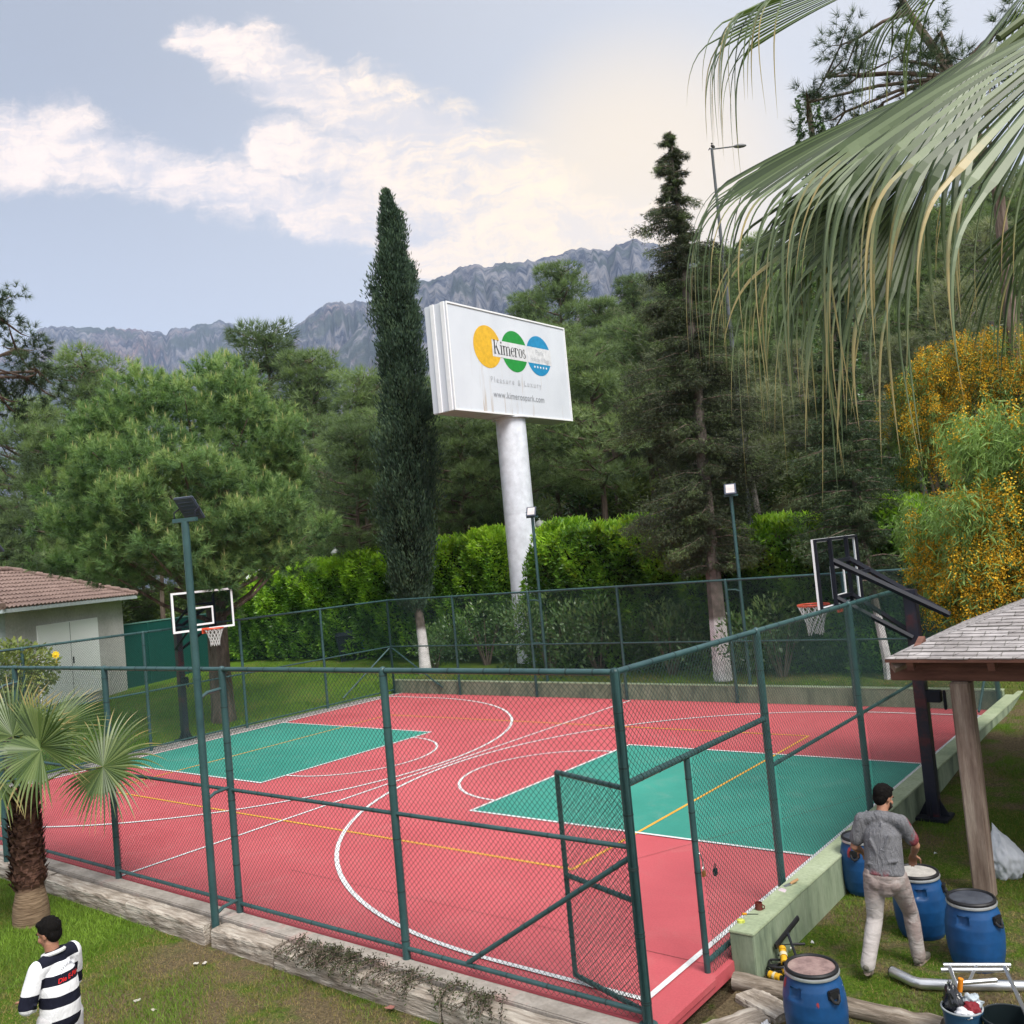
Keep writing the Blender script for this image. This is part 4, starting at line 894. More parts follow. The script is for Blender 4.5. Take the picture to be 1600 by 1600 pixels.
# ------------------------------------------------------------------ large round pine (left)
def stone_pine():
    bx, by = -10.67, 2.12; g = ground_h(bx, by); t = thing('pine_tree', 'large round bushy pine with pale candles, its trunk behind the left basketball hoop', 'tree', (bx, by, g))
    H = hat(bx, by, 553)-g; base = Vector((bx, by, g)); r = random.Random(8)
    # outline of the crown measured on the photo: (row, left, right) at the tree's distance
    D0 = math.hypot(bx-CX, by-CY); rowsL = [(590, 262, 362), (620, 212, 385), (655, 158, 428), (700, 118, 455), (760, 75, 480), (820, 68, 505), (860, 98, 515), (890, 145, 470), (915, 185, 400)]
    V = []; T = []; paths = []; ax_ = Vector((RT0.x, RT0.y, 0)).normalized(); dp = Vector((FW.x, FW.y, 0)).normalized()
    trunk_top = at(300, 700, D0)-base; tk = [Vector((.12, -.1, -.4)), Vector((0, 0, .3)), at(343, 1040, D0)-base, at(338, 960, D0)-base, at(330, 880, D0)-base, at(318, 780, D0)-base, trunk_top]
    paths.append((tk, [.42, .34, .30, .28, .25, .18, .08]))
    clumps = []
    lobes = []
    for k in range(44):
        y = 592+(900-592)*((k+r.random())/44)**.9; xl = np.interp(y, [q[0] for q in rowsL], [q[1] for q in rowsL]); xr = np.interp(y, [q[0] for q in rowsL], [q[2] for q in rowsL])
        f = math.sin(k*2.399)*1.0; f = math.copysign(abs(f)**.8, f)*r.uniform(.75, 1.0); hw = (xr-xl)/2/F_PX*D0
        lobes.append((y, (xl+xr)/2+f*(xr-xl)/2*.9, -math.sqrt(max(0, 1-f*f))*hw*r.uniform(.6, .95)*(1 if k % 4 else -1), r.uniform(.75, 1.15)))
    for k in range(396):
        ly, lx, ld, lr = lobes[k//9]; q = rdir(1)[0]; y = ly-q[2]*lr*34+r.uniform(-6, 6); x = lx+q[0]*lr*46; dep = ld+q[1]*lr*.7
        c = at(x, y, D0+dep)-base; clumps.append(c)
        b0_ = tk[2].lerp(tk[5], min(1, max(0, (c.z-3)/6)))
        if k % 9 == 0: paths.append(([b0_, b0_.lerp(c, .5)+Vector((0, 0, -.2)), c], [.08, .05, .015]))
        sz = r.uniform(.34, .52)
        n = 15; P_, d = blob_pts(tuple(c), (sz, sz, sz*.8), n, .45); up = np.array([0, 0, .75]); ax = unit(d*.9+up)
        # each tuft: a bottle brush of long needles
        for s_ in range(3):
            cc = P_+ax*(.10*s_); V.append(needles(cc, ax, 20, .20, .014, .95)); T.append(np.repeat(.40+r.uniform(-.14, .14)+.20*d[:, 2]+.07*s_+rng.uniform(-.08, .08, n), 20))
        # pale upright candles on the outer tufts
        m_ = d[:, 2] > .25
        if m_.any() and dep < .3 or y < 640:
            q = P_[m_][:3]+ax[m_][:3]*.26
            if len(q) and r.random() < .8: V.append(needles(q, np.tile([[0, 0, 1.]], (len(q), 1)), 3, .17, .016, .2)); T.append(np.full(len(q)*3, 1.15))
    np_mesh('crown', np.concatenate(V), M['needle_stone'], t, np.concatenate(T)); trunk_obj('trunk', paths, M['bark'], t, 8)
stone_pine()

# dark pine reaching in at the left edge
def free_pine(label, boxes, D0, trunk_px, mat, seed, nl=.2, nw=.009, dens=1.0, rsz=(.3, .6), n_=20, thick=1.5, brk='bark', r0=.2, n_clump=1.0):
    """boxes: (x, y, rx, ry) photo ellipses of foliage; trunk_px: [(x, y)] from the ground up"""
    r = random.Random(seed); p0 = at(trunk_px[0][0], trunk_px[0][1], D0); g = ground_h(p0.x, p0.y); base = Vector((p0.x, p0.y, g)); t = thing('pine_tree', label, 'tree', base)
    dp = Vector((FW.x, FW.y, 0)).normalized(); tk = [Vector((0, 0, -.4))]+[at(x, y, D0)-base for x, y in trunk_px]; paths = [(tk, list(np.linspace(r0, r0*.3, len(tk))))]; V = []; T = []
    for (x, y, rx, ry) in boxes:
        n = max(4, int(rx*ry/260*dens)); mc = at(x, y, D0)-base; near_ = min(tk[1:], key=lambda q: (q-mc).length+abs(min(0, mc.z-q.z))*2); paths.append(([near_, near_.lerp(mc, .5)+Vector((0, 0, .1)), mc], [r0*.3, r0*.2, .03]))
        for k in range(n):
            a = r.uniform(0, 6.28); q = math.sqrt(r.random()); c = at(x+math.cos(a)*q*rx, y+math.sin(a)*q*ry, D0)+dp*r.uniform(-thick, thick)-base; sz = r.uniform(*rsz)
            paths.append(([mc, mc.lerp(c, .6)+Vector((0, 0, -.05)), c], [.03, .018, .006]))
            P_, d = blob_pts(tuple(c), (sz, sz, sz*.7), 11, .3); ax = unit(d+np.array([0, 0, .35]))
            for s_ in range(2): V.append(needles(P_+ax*.07*s_, ax, n_, nl, nw, 1.3)); T.append(np.repeat(.4+r.uniform(-.2, .2)+.2*d[:, 2], n_))
    np_mesh('crown', np.concatenate(V), mat, t, np.concatenate(T)); trunk_obj('trunk', paths, M[brk], t, 7); return t
free_pine('dark pine branches reaching in over the valley at the left edge of the view', [(-10, 470, 40, 28), (10, 505, 42, 25), (25, 545, 52, 30), (40, 590, 55, 30), (0, 620, 40, 25), (60, 580, 30, 22), (-40, 560, 60, 70), (-60, 640, 50, 40)], 24, [(-90, 1050), (-80, 800), (-70, 600), (-50, 480)], M['needle_dark'], 3, .17, .012, 1.0, (.25, .45))
free_pine('tall open pine silhouetted at the top right, behind the hanging palm fronds', [(1340, 60, 40, 35), (1395, 30, 50, 30), (1290, 120, 38, 26), (1262, 160, 26, 16), (1340, 120, 45, 25), (1410, 95, 50, 32), (1470, 50, 50, 40), (1380, 160, 45, 22), (1450, 140, 60, 32), (1530, 90, 60, 50), (1580, 30, 50, 40), (1320, 175, 30, 14), (1540, 180, 60, 30)], 24, [(1600, 900), (1590, 600), (1560, 300), (1490, 120), (1420, 20), (1380, -60)], M['needle_dark'], 5, .24, .012, .55, (.22, .42), 16, 1.6)
# ivy covered stub of a trunk seen under that pine
p = at(1302, 520, 30); g = ground_h(p.x, p.y); t = thing('ivy_tree', 'tall slim dead trunk wrapped in ivy, behind the hanging palm fronds', 'tree', (p.x, p.y, g)); H = hat(p.x, p.y, 150)-g
trunk_obj('trunk', [([Vector((0, 0, -.3)), Vector((.1, 0, H*.5)), Vector((0, 0, H))], [.16, .12, .08])], M['bark'], t)
zz = rng.uniform(.1*H, H, 7000); aa = rng.uniform(0, 6.28, 7000); wv = .30+.55*np.clip(1-zz/H, 0, 1)**.8+.08*np.sin(zz*3); P_ = np.stack([wv*np.cos(aa), wv*np.sin(aa), zz], 1); np_mesh('ivy', leaves(P_, np.stack([np.cos(aa), np.sin(aa), -.3+0*aa], 1)+rdir(7000)*.6, .10, .08), M['laurel'], t, rng.uniform(.1, .7, 7000))

# ------------------------------------------------------------------ tall cypress
def cypress():
    bx, by = -8.99, 8.75; g = ground_h(bx, by); t = thing('cypress_tree', 'tall narrow dark cypress with a pale trunk, left of the billboard', 'tree', (bx, by, g)); D0 = math.hypot(bx-CX, by-CY); base = Vector((bx, by, g))
    rows = [(303, 602, 608), (330, 597, 613), (345, 596, 631), (400, 588, 638), (450, 577, 652), (480, 584, 655), (520, 588, 660), (600, 593, 668), (650, 597, 678), (690, 588, 684), (740, 587, 684), (800, 587, 684), (850, 600, 682), (900, 606, 676), (930, 618, 668), (950, 640, 664)]
    ry = [q[0] for q in rows]; V = []; T = []; r = random.Random(4); dp = Vector((FW.x, FW.y, 0)).normalized(); e = Vector((RT0.x, RT0.y, 0)).normalized()
    for k in range(2300):                                # upright flame shaped sprays
        y = r.uniform(312, 948); xl, xr = np.interp(y, ry, [q[1] for q in rows]), np.interp(y, ry, [q[2] for q in rows]); a = r.uniform(0, 2*math.pi); rr = r.uniform(.62, 1.06)*(1+.22*math.sin(y*.09+a*2)+.16*math.sin(y*.037-a*3)+.10*math.sin(y*.31+a*5))
        c = at((xl+xr)/2, y, D0)-base; hw = max(.03, (xr-xl)/2/F_PX*D0-.13); cc = c+e*(math.cos(a)*hw*rr)+dp*(math.sin(a)*hw*rr); out = e*math.cos(a)+dp*math.sin(a)
        n = 30; h = rng.uniform(-.30, .38, n); wd_ = .085*np.sqrt(np.clip(1-((h)/.42)**2, 0, 1)); P_ = np.array(cc)[None]+np.stack([rng.normal(size=n)*wd_, rng.normal(size=n)*wd_, h], 1)+np.array(out)[None]*rng.uniform(-.03, .06, (n, 1))
        A = np.array(out)[None]*.45+np.array([[0, 0, 1.1]])+rdir(n)*.45; V.append(leaves(P_, A, .14, .04)); T.append(np.full(n, .40+r.uniform(-.22, .22))+rng.uniform(-.12, .12, n)+.3*np.clip(h, 0, 1))
    np_mesh('crown', np.concatenate(V), M['cypress'], t, np.concatenate(T))
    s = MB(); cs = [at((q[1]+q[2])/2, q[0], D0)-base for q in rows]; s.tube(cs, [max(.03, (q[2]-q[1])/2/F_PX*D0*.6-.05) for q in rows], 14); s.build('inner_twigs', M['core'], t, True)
    trunk_obj('trunk', [([Vector((0, 0, -.3)), Vector((0, 0, .5)), at(660, 1000, D0)-base, at(652, 940, D0)-base, at(648, 800, D0)-base], [.25, .19, .165, .14, .09])], M['limed'], t)
cypress()

# ragged brownish conifer with drooping limbs
def conifer(label, base_px, D0, rows, seed, mat, gaps=.55, side=None, brk='limed', limbs=120, trunk=None, leafn=60, tr=1.0):
    p0 = at(base_px[0], base_px[1], D0); g = ground_h(p0.x, p0.y); base = Vector((p0.x, p0.y, g)); t = thing('conifer_tree', label, 'tree', base); r = random.Random(seed); ry = [q[0] for q in rows]
    dp = Vector((FW.x, FW.y, 0)).normalized(); e = Vector((RT0.x, RT0.y, 0)).normalized(); V = []; T = []
    limbs_ = []; axis = [(q[0], q[3]) for q in rows]; tk = [Vector((0, 0, -.3)), Vector((0, 0, .4))]+[at(x, y, D0)-base for (y, x) in axis[::-1]]; nT = len(tk); paths = [(tk, [.26*tr, .24*tr]+list(np.linspace(.20*tr, .02, nT-2)))]
    ymin, ymax = ry[0], ry[-1]
    for k in range(limbs):
        q = (k+r.random())/limbs; y = ymin+(ymax-ymin)*q**.92; x0 = np.interp(y, ry, [w[3] for w in rows]); b = at(x0, y-12*q, D0)-base; a = r.uniform(0, 2*math.pi)
        side_ = math.cos(a); lim = (np.interp(y, ry, [w[2] for w in rows])-x0) if side_ > 0 else (x0-np.interp(y, ry, [w[1] for w in rows])); hw = lim/F_PX*D0*(.22+.84*r.random()**.55)
        hwd = ((np.interp(y, ry, [w[2] for w in rows])-np.interp(y, ry, [w[1] for w in rows]))/2)/F_PX*D0*r.uniform(gaps, 1)*(1 if math.sin(a) > 0 else .5)
        tip = b+e*(side_*hw)+dp*(math.sin(a)*hwd)+Vector((0, 0, -.10*hw+.05)); mid = b.lerp(tip, .5)+Vector((0, 0, .06*hw)); limbs_.append(([b, mid, tip], [.028, .016, .005]))
        L = (tip-b).length; m_ = max(3, int(L/.16))
        for j in range(m_):
            f = (j+.5)/m_
            c = b.lerp(mid, f*2) if f < .5 else mid.lerp(tip, f*2-1); w = .02+.19*min(1, L/1.6)*(1-abs(f-.6)); n = leafn; P_ = np.array(c)[None]+rng.normal(size=(n, 3))*np.array([w, w, w*.62])-np.array([[0, 0, .08]])
            A = np.array((tip-b).normalized())[None]*.8+np.array([[0, 0, -.35]])+rdir(n)*.9; A = unit(A); V.append(needles(P_, A, 3, .10, .013, .8)); T.append(np.repeat(np.full(n, .4+r.uniform(-.25, .25)+(.35 if r.random() < .12 else 0))+rng.uniform(-.12, .12, n), 3))
    np_mesh('crown', np.concatenate(V), mat, t, np.concatenate(T)); trunk_obj('trunk', paths, M[brk], t, 8); trunk_obj('branches', limbs_, M['bark'], t, 5); return t
conifer('tall ragged brownish conifer with drooping limbs and a limewashed trunk', (1130, 1060), 24, [(205, 1039, 1057, 1047), (235, 1022, 1072, 1050), (262, 1020, 1076, 1051), (290, 1030, 1078, 1054), (312, 1026, 1095, 1057), (328, 1006, 1112, 1060), (345, 980, 1092, 1062), (360, 1004, 1096, 1064), (385, 990, 1150, 1067), (405, 1015, 1150, 1068), (450, 1002, 1140, 1073), (520, 985, 1150, 1080), (600, 965, 1180, 1088), (680, 950, 1200, 1095), (760, 958, 1215, 1102), (820, 960, 1215, 1107), (860, 985, 1200, 1111), (900, 1050, 1180, 1115)], 9, M['conifer'], .5, limbs=270, leafn=72)
conifer('dark bushy conifer behind the right basketball hoop, below the palm fronds', (1390, 1068), 23, [(440, 1290, 1318, 1305), (500, 1275, 1335, 1308), (560, 1262, 1360, 1312), (640, 1252, 1385, 1320), (720, 1245, 1402, 1330), (800, 1240, 1412, 1342), (860, 1250, 1415, 1352), (910, 1290, 1405, 1360), (935, 1330, 1390, 1366)], 19, M['needle_dark'], .55, limbs=170, leafn=60, tr=.45)

# ------------------------------------------------------------------ hedges and laurels
def hedge(label, line, n, mat, thick=.8, leafL=.17, leafW=.06, seed=0, name='hedge', lime=True):
    """line: list of (x, y, top height)"""
    r = np.random.default_rng(seed); P = np.array(line, float); t = thing(name, label, 'hedge', (P[0, 0], P[0, 1], ground_h(P[0, 0], P[0, 1]))); base = np.array(t.location)
    sg = np.linalg.norm(np.diff(P[:, :2], axis=0), axis=1); cum = np.concatenate([[0], np.cumsum(sg)]); u = r.uniform(0, cum[-1], n); X = np.interp(u, cum, P[:, 0]); Y = np.interp(u, cum, P[:, 1]); Ht = np.interp(u, cum, P[:, 2])
    tx = np.interp(u+.1, cum, P[:, 0])-X; ty = np.interp(u+.1, cum, P[:, 1])-Y; tl = np.maximum(1e-6, np.hypot(tx, ty)); tx, ty = tx/tl, ty/tl; nxv, nyv = ty, -tx           # side towards the court
    topside = r.random(n) < .30; s = np.where(r.random(n) < .93, 1., -1.); z = r.uniform(0, 1, n)**.85*Ht; off = s*thick
    off = np.where(topside, r.uniform(-1, 1, n)*thick, off); z = np.where(topside, Ht, z)
    rnd = np.clip((z/Ht-.8)/.2, 0, 1); off = np.where(topside, off, off*(1-.35*rnd**2))
    lump = .13*np.sin(u*1.9+z*1.4)+.10*np.sin(u*4.3-z*2.7+1)+.08*np.sin(u*8.1+z*5.1); off = off+np.where(topside, 0, s*lump); z = z+np.where(topside, lump*1.0+.06*np.sin(u*13), 0)+r.normal(size=n)*.05
    off = off-s*np.abs(r.normal(size=n))*.12*(~topside)
    en = r.random(n) < .10; eb = r.random(n) < .5; k1 = en&eb; k2 = en&~eb; off = np.where(en, r.uniform(-thick, thick, n), off)     # leafy ends
    X = np.where(k1, P[0, 0]+.25, np.where(k2, P[-1, 0]-.25, X))+np.where(en, lump*1.2, 0); Y = np.where(k1, P[0, 1], np.where(k2, P[-1, 1], Y)); z = np.where(en, r.uniform(0, 1, n)*np.where(k1, P[0, 2], P[-1, 2]), z)
    C = np.stack([X+nxv*off, Y+nyv*off, z+.02], 1); A = np.stack([nxv*s*.8, nyv*s*.8, .35+0*z], 1); A[topside] = [0, 0, 1.0]; A[k1] = [-.8, -.2, .3]; A[k2] = [.8, -.2, .3]; A = A+rdir(n)*.75
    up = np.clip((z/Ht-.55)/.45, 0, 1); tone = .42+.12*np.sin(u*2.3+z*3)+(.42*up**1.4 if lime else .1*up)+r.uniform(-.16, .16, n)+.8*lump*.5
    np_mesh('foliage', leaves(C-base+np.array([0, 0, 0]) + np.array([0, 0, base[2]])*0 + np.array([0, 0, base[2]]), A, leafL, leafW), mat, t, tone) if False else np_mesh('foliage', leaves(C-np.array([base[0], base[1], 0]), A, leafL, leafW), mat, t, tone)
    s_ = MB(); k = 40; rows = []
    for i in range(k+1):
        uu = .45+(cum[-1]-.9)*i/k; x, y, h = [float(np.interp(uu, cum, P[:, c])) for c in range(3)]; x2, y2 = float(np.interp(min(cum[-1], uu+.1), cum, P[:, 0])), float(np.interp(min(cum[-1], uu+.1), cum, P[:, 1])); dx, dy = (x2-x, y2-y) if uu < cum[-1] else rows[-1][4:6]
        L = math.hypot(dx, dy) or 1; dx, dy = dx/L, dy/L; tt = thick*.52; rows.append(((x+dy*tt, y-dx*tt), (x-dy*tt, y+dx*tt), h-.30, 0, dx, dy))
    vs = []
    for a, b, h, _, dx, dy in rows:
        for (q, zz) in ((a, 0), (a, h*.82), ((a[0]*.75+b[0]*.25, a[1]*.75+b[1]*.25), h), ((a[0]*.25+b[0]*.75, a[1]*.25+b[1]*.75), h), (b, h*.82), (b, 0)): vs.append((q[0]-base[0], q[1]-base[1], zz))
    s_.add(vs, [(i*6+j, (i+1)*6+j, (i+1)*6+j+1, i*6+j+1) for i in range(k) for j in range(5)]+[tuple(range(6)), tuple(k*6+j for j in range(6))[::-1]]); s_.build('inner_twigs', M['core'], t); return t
def hz(x, y, px): return hat(x, y, px)-ground_h(x, y)
hedge('long clipped laurel hedge with bright lime new growth, left of the billboard column', [(-22.3, 10.9, hz(-22.3, 10.9, 928)), (-19.5, 11.0, hz(-19.5, 11, 900)), (-15, 11.3, hz(-15, 11.3, 876)), (-11, 11.5, hz(-11, 11.5, 862)), (-9.2, 11.6, hz(-9.2, 11.6, 852)), (-7.35, 11.6, hz(-7.35, 11.6, 850))], 62000, M['hedge'], seed=1)
hedge('tall laurel hedge with yellow green top growth, right of the billboard column', [(-4.9, 10.2, 3.1), (-4.2, 10.0, hz(-4.2, 10, 834)), (-2.5, 9.9, hz(-2.5, 9.9, 824)), (-.5, 9.9, hz(-.5, 9.9, 826)), (2.5, 9.9, hz(2.5, 9.9, 835)), (5.5, 9.7, hz(5.5, 9.7, 800)), (9.5, 9.6, 3.6), (13, 9.4, 3.4)], 78000, M['hedge'], seed=2)
for i, (px, py, k, lab) in enumerate([(770, 1035, 1.0, 'dark laurel bush in front of the billboard column foot'), (690, 1040, .7, 'small dark laurel bush between the cypress trunk and the billboard column'), (870, 1045, 1.1, 'dark laurel bush behind the far fence, beneath the left end of the tall hedge'), (945, 1045, 1.05, 'shiny dark laurel bush on thin stems right of the far floodlight pole'), (1060, 1050, .95, 'low dark laurel bush left of the limewashed conifer trunk'), (1230, 1052, .95, 'dark laurel bush right of the limewashed conifer trunk')]):
    p = onz(px, py, .42); o = copy_tree(bv[1]); o.location = (p.x, p.y-.3, .4); o.scale = (k*1.15, k*1.0, k*1.45); o.rotation_euler = (0, 0, i*1.3); o['label'] = lab
    if 'group' in o: del o['group']

# ------------------------------------------------------------------ yellow flowering acacia on the right
M['acacia'] = foliage('acacia_leaf', (.06, .09, .03), (.17, .28, .08), (.32, .47, .14), .35, scale=.8)
m, t_, b_ = principled('acacia_blossom', .8, .1); a_ = t_.new('ShaderNodeAttribute', attribute_name='tone'); t_.l.new(t_.ramp(a_.outputs['Fac'], [(.1, (.36, .18, .015)), (.5, (.60, .33, .02)), (.95, (.74, .47, .04))]), b_.inputs['Base Color']); M['blossom'] = m
def acacia(label, D0, blobs, base_px, seed):
    p0 = at(base_px[0], base_px[1], D0); g = ground_h(p0.x, p0.y); base = Vector((p0.x, p0.y, g)); t = thing('acacia_tree', label, 'tree', base); r = random.Random(seed); dp = Vector((FW.x, FW.y, 0)).normalized(); V = []; T = []; F = []; FT = []; paths = []
    for (x, y, rx, ry, n, fl) in blobs:
        c0 = at(x, y, D0)-base; paths.append(([Vector((0, 0, 0)), c0*.45+Vector((0, 0, .4)), c0], [.1, .06, .02]))
        for k in range(n):
            a = r.uniform(0, 6.28); q = math.sqrt(r.random()); c = at(x+math.cos(a)*q*rx, y+math.sin(a)*q*ry, D0)+dp*r.uniform(-.9, .9)-base
            m_ = 44; L = r.uniform(.35, .75); h = rng.uniform(0, 1, m_); sway = rng.normal(size=2)*.10
            P_ = np.array(c)[None]+np.stack([rng.normal(size=m_)*.05+h*sway[0], rng.normal(size=m_)*.05+h*sway[1], -h*L], 1)       # hanging sprays
            V.append(leaves(P_, rdir(m_)*.8+np.array([[0, 0, -.8]]), .15, .018)); T.append(np.full(m_, .45+r.uniform(-.25, .25))+rng.uniform(-.1, .1, m_))
            if r.random() < fl:
                mm = 170; h = rng.uniform(0, 1, mm); Q = np.array(c)[None]+np.stack([rng.normal(size=mm)*.06+h*sway[0], rng.normal(size=mm)*.045+h*sway[1], -h*L], 1)-np.array([list(dp*.04)]); F.append(leaves(Q, rdir(mm), .028, .026)); FT.append(np.full(mm, .5+r.uniform(-.3, .3))+rng.uniform(-.15, .2, mm))
    np_mesh('foliage', np.concatenate(V), M['acacia'], t, np.concatenate(T)); np_mesh('blossom', np.concatenate(F), M['blossom'], t, np.concatenate(FT)); trunk_obj('trunk', paths, M['bark'], t, 7)
acacia('yellow flowering acacia hanging over the wooden shelter roof', 15.5, [(1560, 770, 70, 36, 130, .7), (1520, 850, 72, 50, 210, 1), (1590, 860, 60, 70, 170, 1), (1490, 900, 36, 32, 70, 1), (1560, 925, 60, 22, 90, 1), (1465, 790, 42, 36, 80, .12), (1550, 670, 60, 50, 150, .12), (1620, 740, 50, 90, 140, .35)], (1760, 1060), 2)
acacia('golden flowering acacia further up the slope, behind the dangling palm tips', 24, [(1460, 640, 70, 50, 150, .6), (1490, 560, 60, 45, 120, .85), (1430, 600, 45, 45, 80, .6), (1560, 560, 60, 60, 130, .6), (1440, 690, 50, 40, 80, .35), (1600, 600, 40, 60, 90, .6)], (1500, 860), 3)

# garden plant with one yellow flower outside the left fence
p = onz(100, 1130, .1); t = thing('garden_shrub', 'loose garden shrub with one yellow flower, in front of the shed door', 'shrub', (p.x+6.2, p.y-3.6, 0), 0)
t.location = (-9.6, -4.2, .02); pp = t.location; n = 3300
c0 = np.array([0, 0, 1.9]); P_, d = blob_pts((0, 0, 2.35), (1.15, 1.15, .75), n, .2); np_mesh('foliage', leaves(P_, d+rdir(n), .12, .06), M['bushy'], t, rng.uniform(.3, 1.0, n)); s = MB()
for k in range(12): a = k*.55; s.tube([(0, 0, -.1), (.2*math.cos(a), .2*math.sin(a), 1.1), (.8*math.cos(a), .8*math.sin(a), 2.6)], [.03, .02, .006], 5)
s.build('stem', M['bark'], t)
fq = at(87, 1023, math.hypot(-9.6-CX, -4.2-CY)-1.1)-Vector(pp); s = MB(); rt = -Vector((FW.x, FW.y, 0)).normalized()
for k in range(9): a = k*2*math.pi/9; v1 = Vector((RT0.x, RT0.y, 0)).normalized()*math.cos(a)+Vector((0, 0, 1))*math.sin(a); s.add([fq, fq+v1*.06+rt.cross(v1)*.025, fq+v1*.10, fq+v1*.06-rt.cross(v1)*.025], [(0, 1, 2, 3)])
s.sphere(fq+rt*.01, .028, 6); s.build('flower', plain('flower_yellow', (.8, .6, .03), .6), t)

# ------------------------------------------------------------------ fan palms
def fan_leaf(hub, d, nrm, nseg, spread, Lj, Lf, droop=1.2, curl=.15, seed=0, wj=1.0, jit=.12, st=13, cup=.25, gap=0.0, tipw=1.0, bendk=3.0):
    """pleated fan blade: joined segments that split and hang. returns quads (n,4,3) and tones"""
    r = np.random.default_rng(seed); d = Vector(d).normalized(); nrm = Vector(nrm); nrm = (nrm-d*nrm.dot(d)).normalized(); side = d.cross(nrm).normalized(); Q = []; T = []
    dphi = R(spread)/nseg
    for k in range(nseg):
        ph = -R(spread)/2+dphi*(k+.5); dirv = (d*math.cos(ph)+side*math.sin(ph)-nrm*cup*abs(math.sin(ph))).normalized(); sv = (side*math.cos(ph)-d*math.sin(ph)).normalized()
        lj = Lj*(1+r.uniform(-jit, jit)*.5); lf = Lf*(1+r.uniform(-jit, jit)*2.2); p = Vector(hub); wm = r.uniform(.55, 1.15); kink = int(r.uniform(st*.5, st*1.5)); dr = dirv.copy(); rows = []; tot = lj+lf; ds = tot/st; s_ = 0; side_sway = r.uniform(-.25, .25); bend = lj*r.uniform(.86, 1.12)
        for i in range(st+1):
            if s_ < lj: w = s_*dphi*wj*(1-gap); 
            else: w = lj*dphi*wj*(1-gap)*max(0.02, (1-((s_-lj)/lf)))**.85*tipw*wm
            n2 = sv.cross(dr).normalized(); pl = w*.28; rows.append((p-sv*w/2, p+n2*pl, p+sv*w/2))
            tgt = Vector((0, 0, -1))+sv*side_sway*.35; k_ = 0.12 if s_ < bend else bendk
            dr = (dr+tgt*droop*ds*k_+sv*side_sway*.04*(s_ > lj)).normalized(); p = p+dr*ds; s_ += ds
        tn = .46+r.uniform(-.30, .30); brown = r.uniform(.3, 1.5)
        for i in range(st):
            a, b = rows[i], rows[i+1]; tip = max(0, (i/st-.58))*1.9*brown
            Q.append([a[0], a[1], b[1], b[0]]); Q.append([a[1], a[2], b[2], b[1]]); T += [tn+tip, tn+tip]
    return np.array([[tuple(v) for v in q] for q in Q], dtype=np.float32), np.array(T)
def palmmat(name, dark, mid, light, tipc, rough=.42):
    m, t, b = principled(name, rough, .5); a = t.new('ShaderNodeAttribute', attribute_name='tone'); c = t.ramp(a.outputs['Fac'], [(.2, dark), (.5, mid), (.78, light), (1.0, tipc)]); t.l.new(c, b.inputs['Base Color'])
    tr = t.new('ShaderNodeBsdfTranslucent'); t.l.new(t.mix(1, c, (1.1, 1.25, .5, 1), 'MULTIPLY'), tr.inputs[0]); mx = t.new('ShaderNodeMixShader'); mx.inputs[0].default_value = .28; t.l.new(b.outputs[0], mx.inputs[1]); t.l.new(tr.outputs[0], mx.inputs[2]); t.l.new(mx.outputs[0], t.n['Material Output'].inputs[0]); return m
M['palm_near'] = palmmat('hanging_palm_blade', (.03, .05, .018), (.075, .112, .040), (.18, .23, .12), (.42, .33, .15))
M['palm_small'] = palmmat('fan_palm_blade', (.035, .065, .014), (.085, .135, .035), (.17, .22, .08), (.34, .27, .11))

# small fan palm in the bottom left
px_, py_ = -.17, -7.95; g = -.25; t = thing('fan_palm', 'small fan palm with a shaggy brown trunk beside the near fence, bottom left', 'palm', (px_, py_, g)); top = hat(px_, py_, 1240)-g
m, tt, b = principled('palm_trunk_bark', .9, .1); co = objco(tt); sp_ = tt.new('ShaderNodeSeparateXYZ'); tt.l.new(co, sp_.inputs[0]); n_ = tt.noise(co, 9, 5); mp = tt.new('ShaderNodeMapping'); tt.l.new(co, mp.inputs[0]); mp.inputs['Scale'].default_value = (1, 1, 7); n2_ = tt.noise(mp.outputs[0], 6, 4)
cc = tt.mix(tt.smooth(sp_.outputs[2], .52, .42), tt.ramp(n_, [(.3, (.045, .022, .016)), (.7, (.16, .085, .06))]), tt.ramp(n2_, [(.3, (.10, .065, .04)), (.7, (.24, .17, .11))])); tt.l.new(cc, b.inputs['Base Color']); bump(tt, b, n2_, .8, .02); M['palmbark'] = m
s = MB(); zs = np.linspace(-.1, top, 16); s.tube([(.03*math.sin(z*2), 0, z) for z in zs], [.225-.045*min(1, z/.5)+.015*math.sin(z*9) if z < .6 else .185-.045*(z-.6)/1.2 for z in zs], 18)
q = random.Random(6); s.build('trunk', M['palmbark'], t, True)
s = MB(); q = random.Random(6)
for k in range(300):
    z = .45+(top-.45)*k/300; a = k*2.39996; rr = .17-.03*z/top; o_ = Vector((math.cos(a), math.sin(a), 0)); sd_ = Vector((-math.sin(a), math.cos(a), 0)); w = q.uniform(.035, .06); h = q.uniform(.08, .17); tw = q.uniform(-.5, .5); base_ = o_*rr+Vector((0, 0, z))
    tipp = base_+o_*q.uniform(.05, .13)+Vector((0, 0, h))+sd_*tw*.06; mid = base_+o_*.045+Vector((0, 0, h*.5)); s.add([base_-sd_*w, base_+sd_*w, mid+sd_*w*.8, mid-sd_*w*.8, tipp], [(0, 1, 2, 3), (3, 2, 4)])
    s.add([base_-sd_*w+o_*.015, base_+sd_*w+o_*.015, mid+sd_*w*.8+o_*.012, mid-sd_*w*.8+o_*.012, tipp+o_*.003], [(1, 0, 3, 2), (2, 3, 4)])
s.build('leaf_stub', M['palmbark'], t); tag(bpy.data.objects['leaf_stub'], kind='stuff')
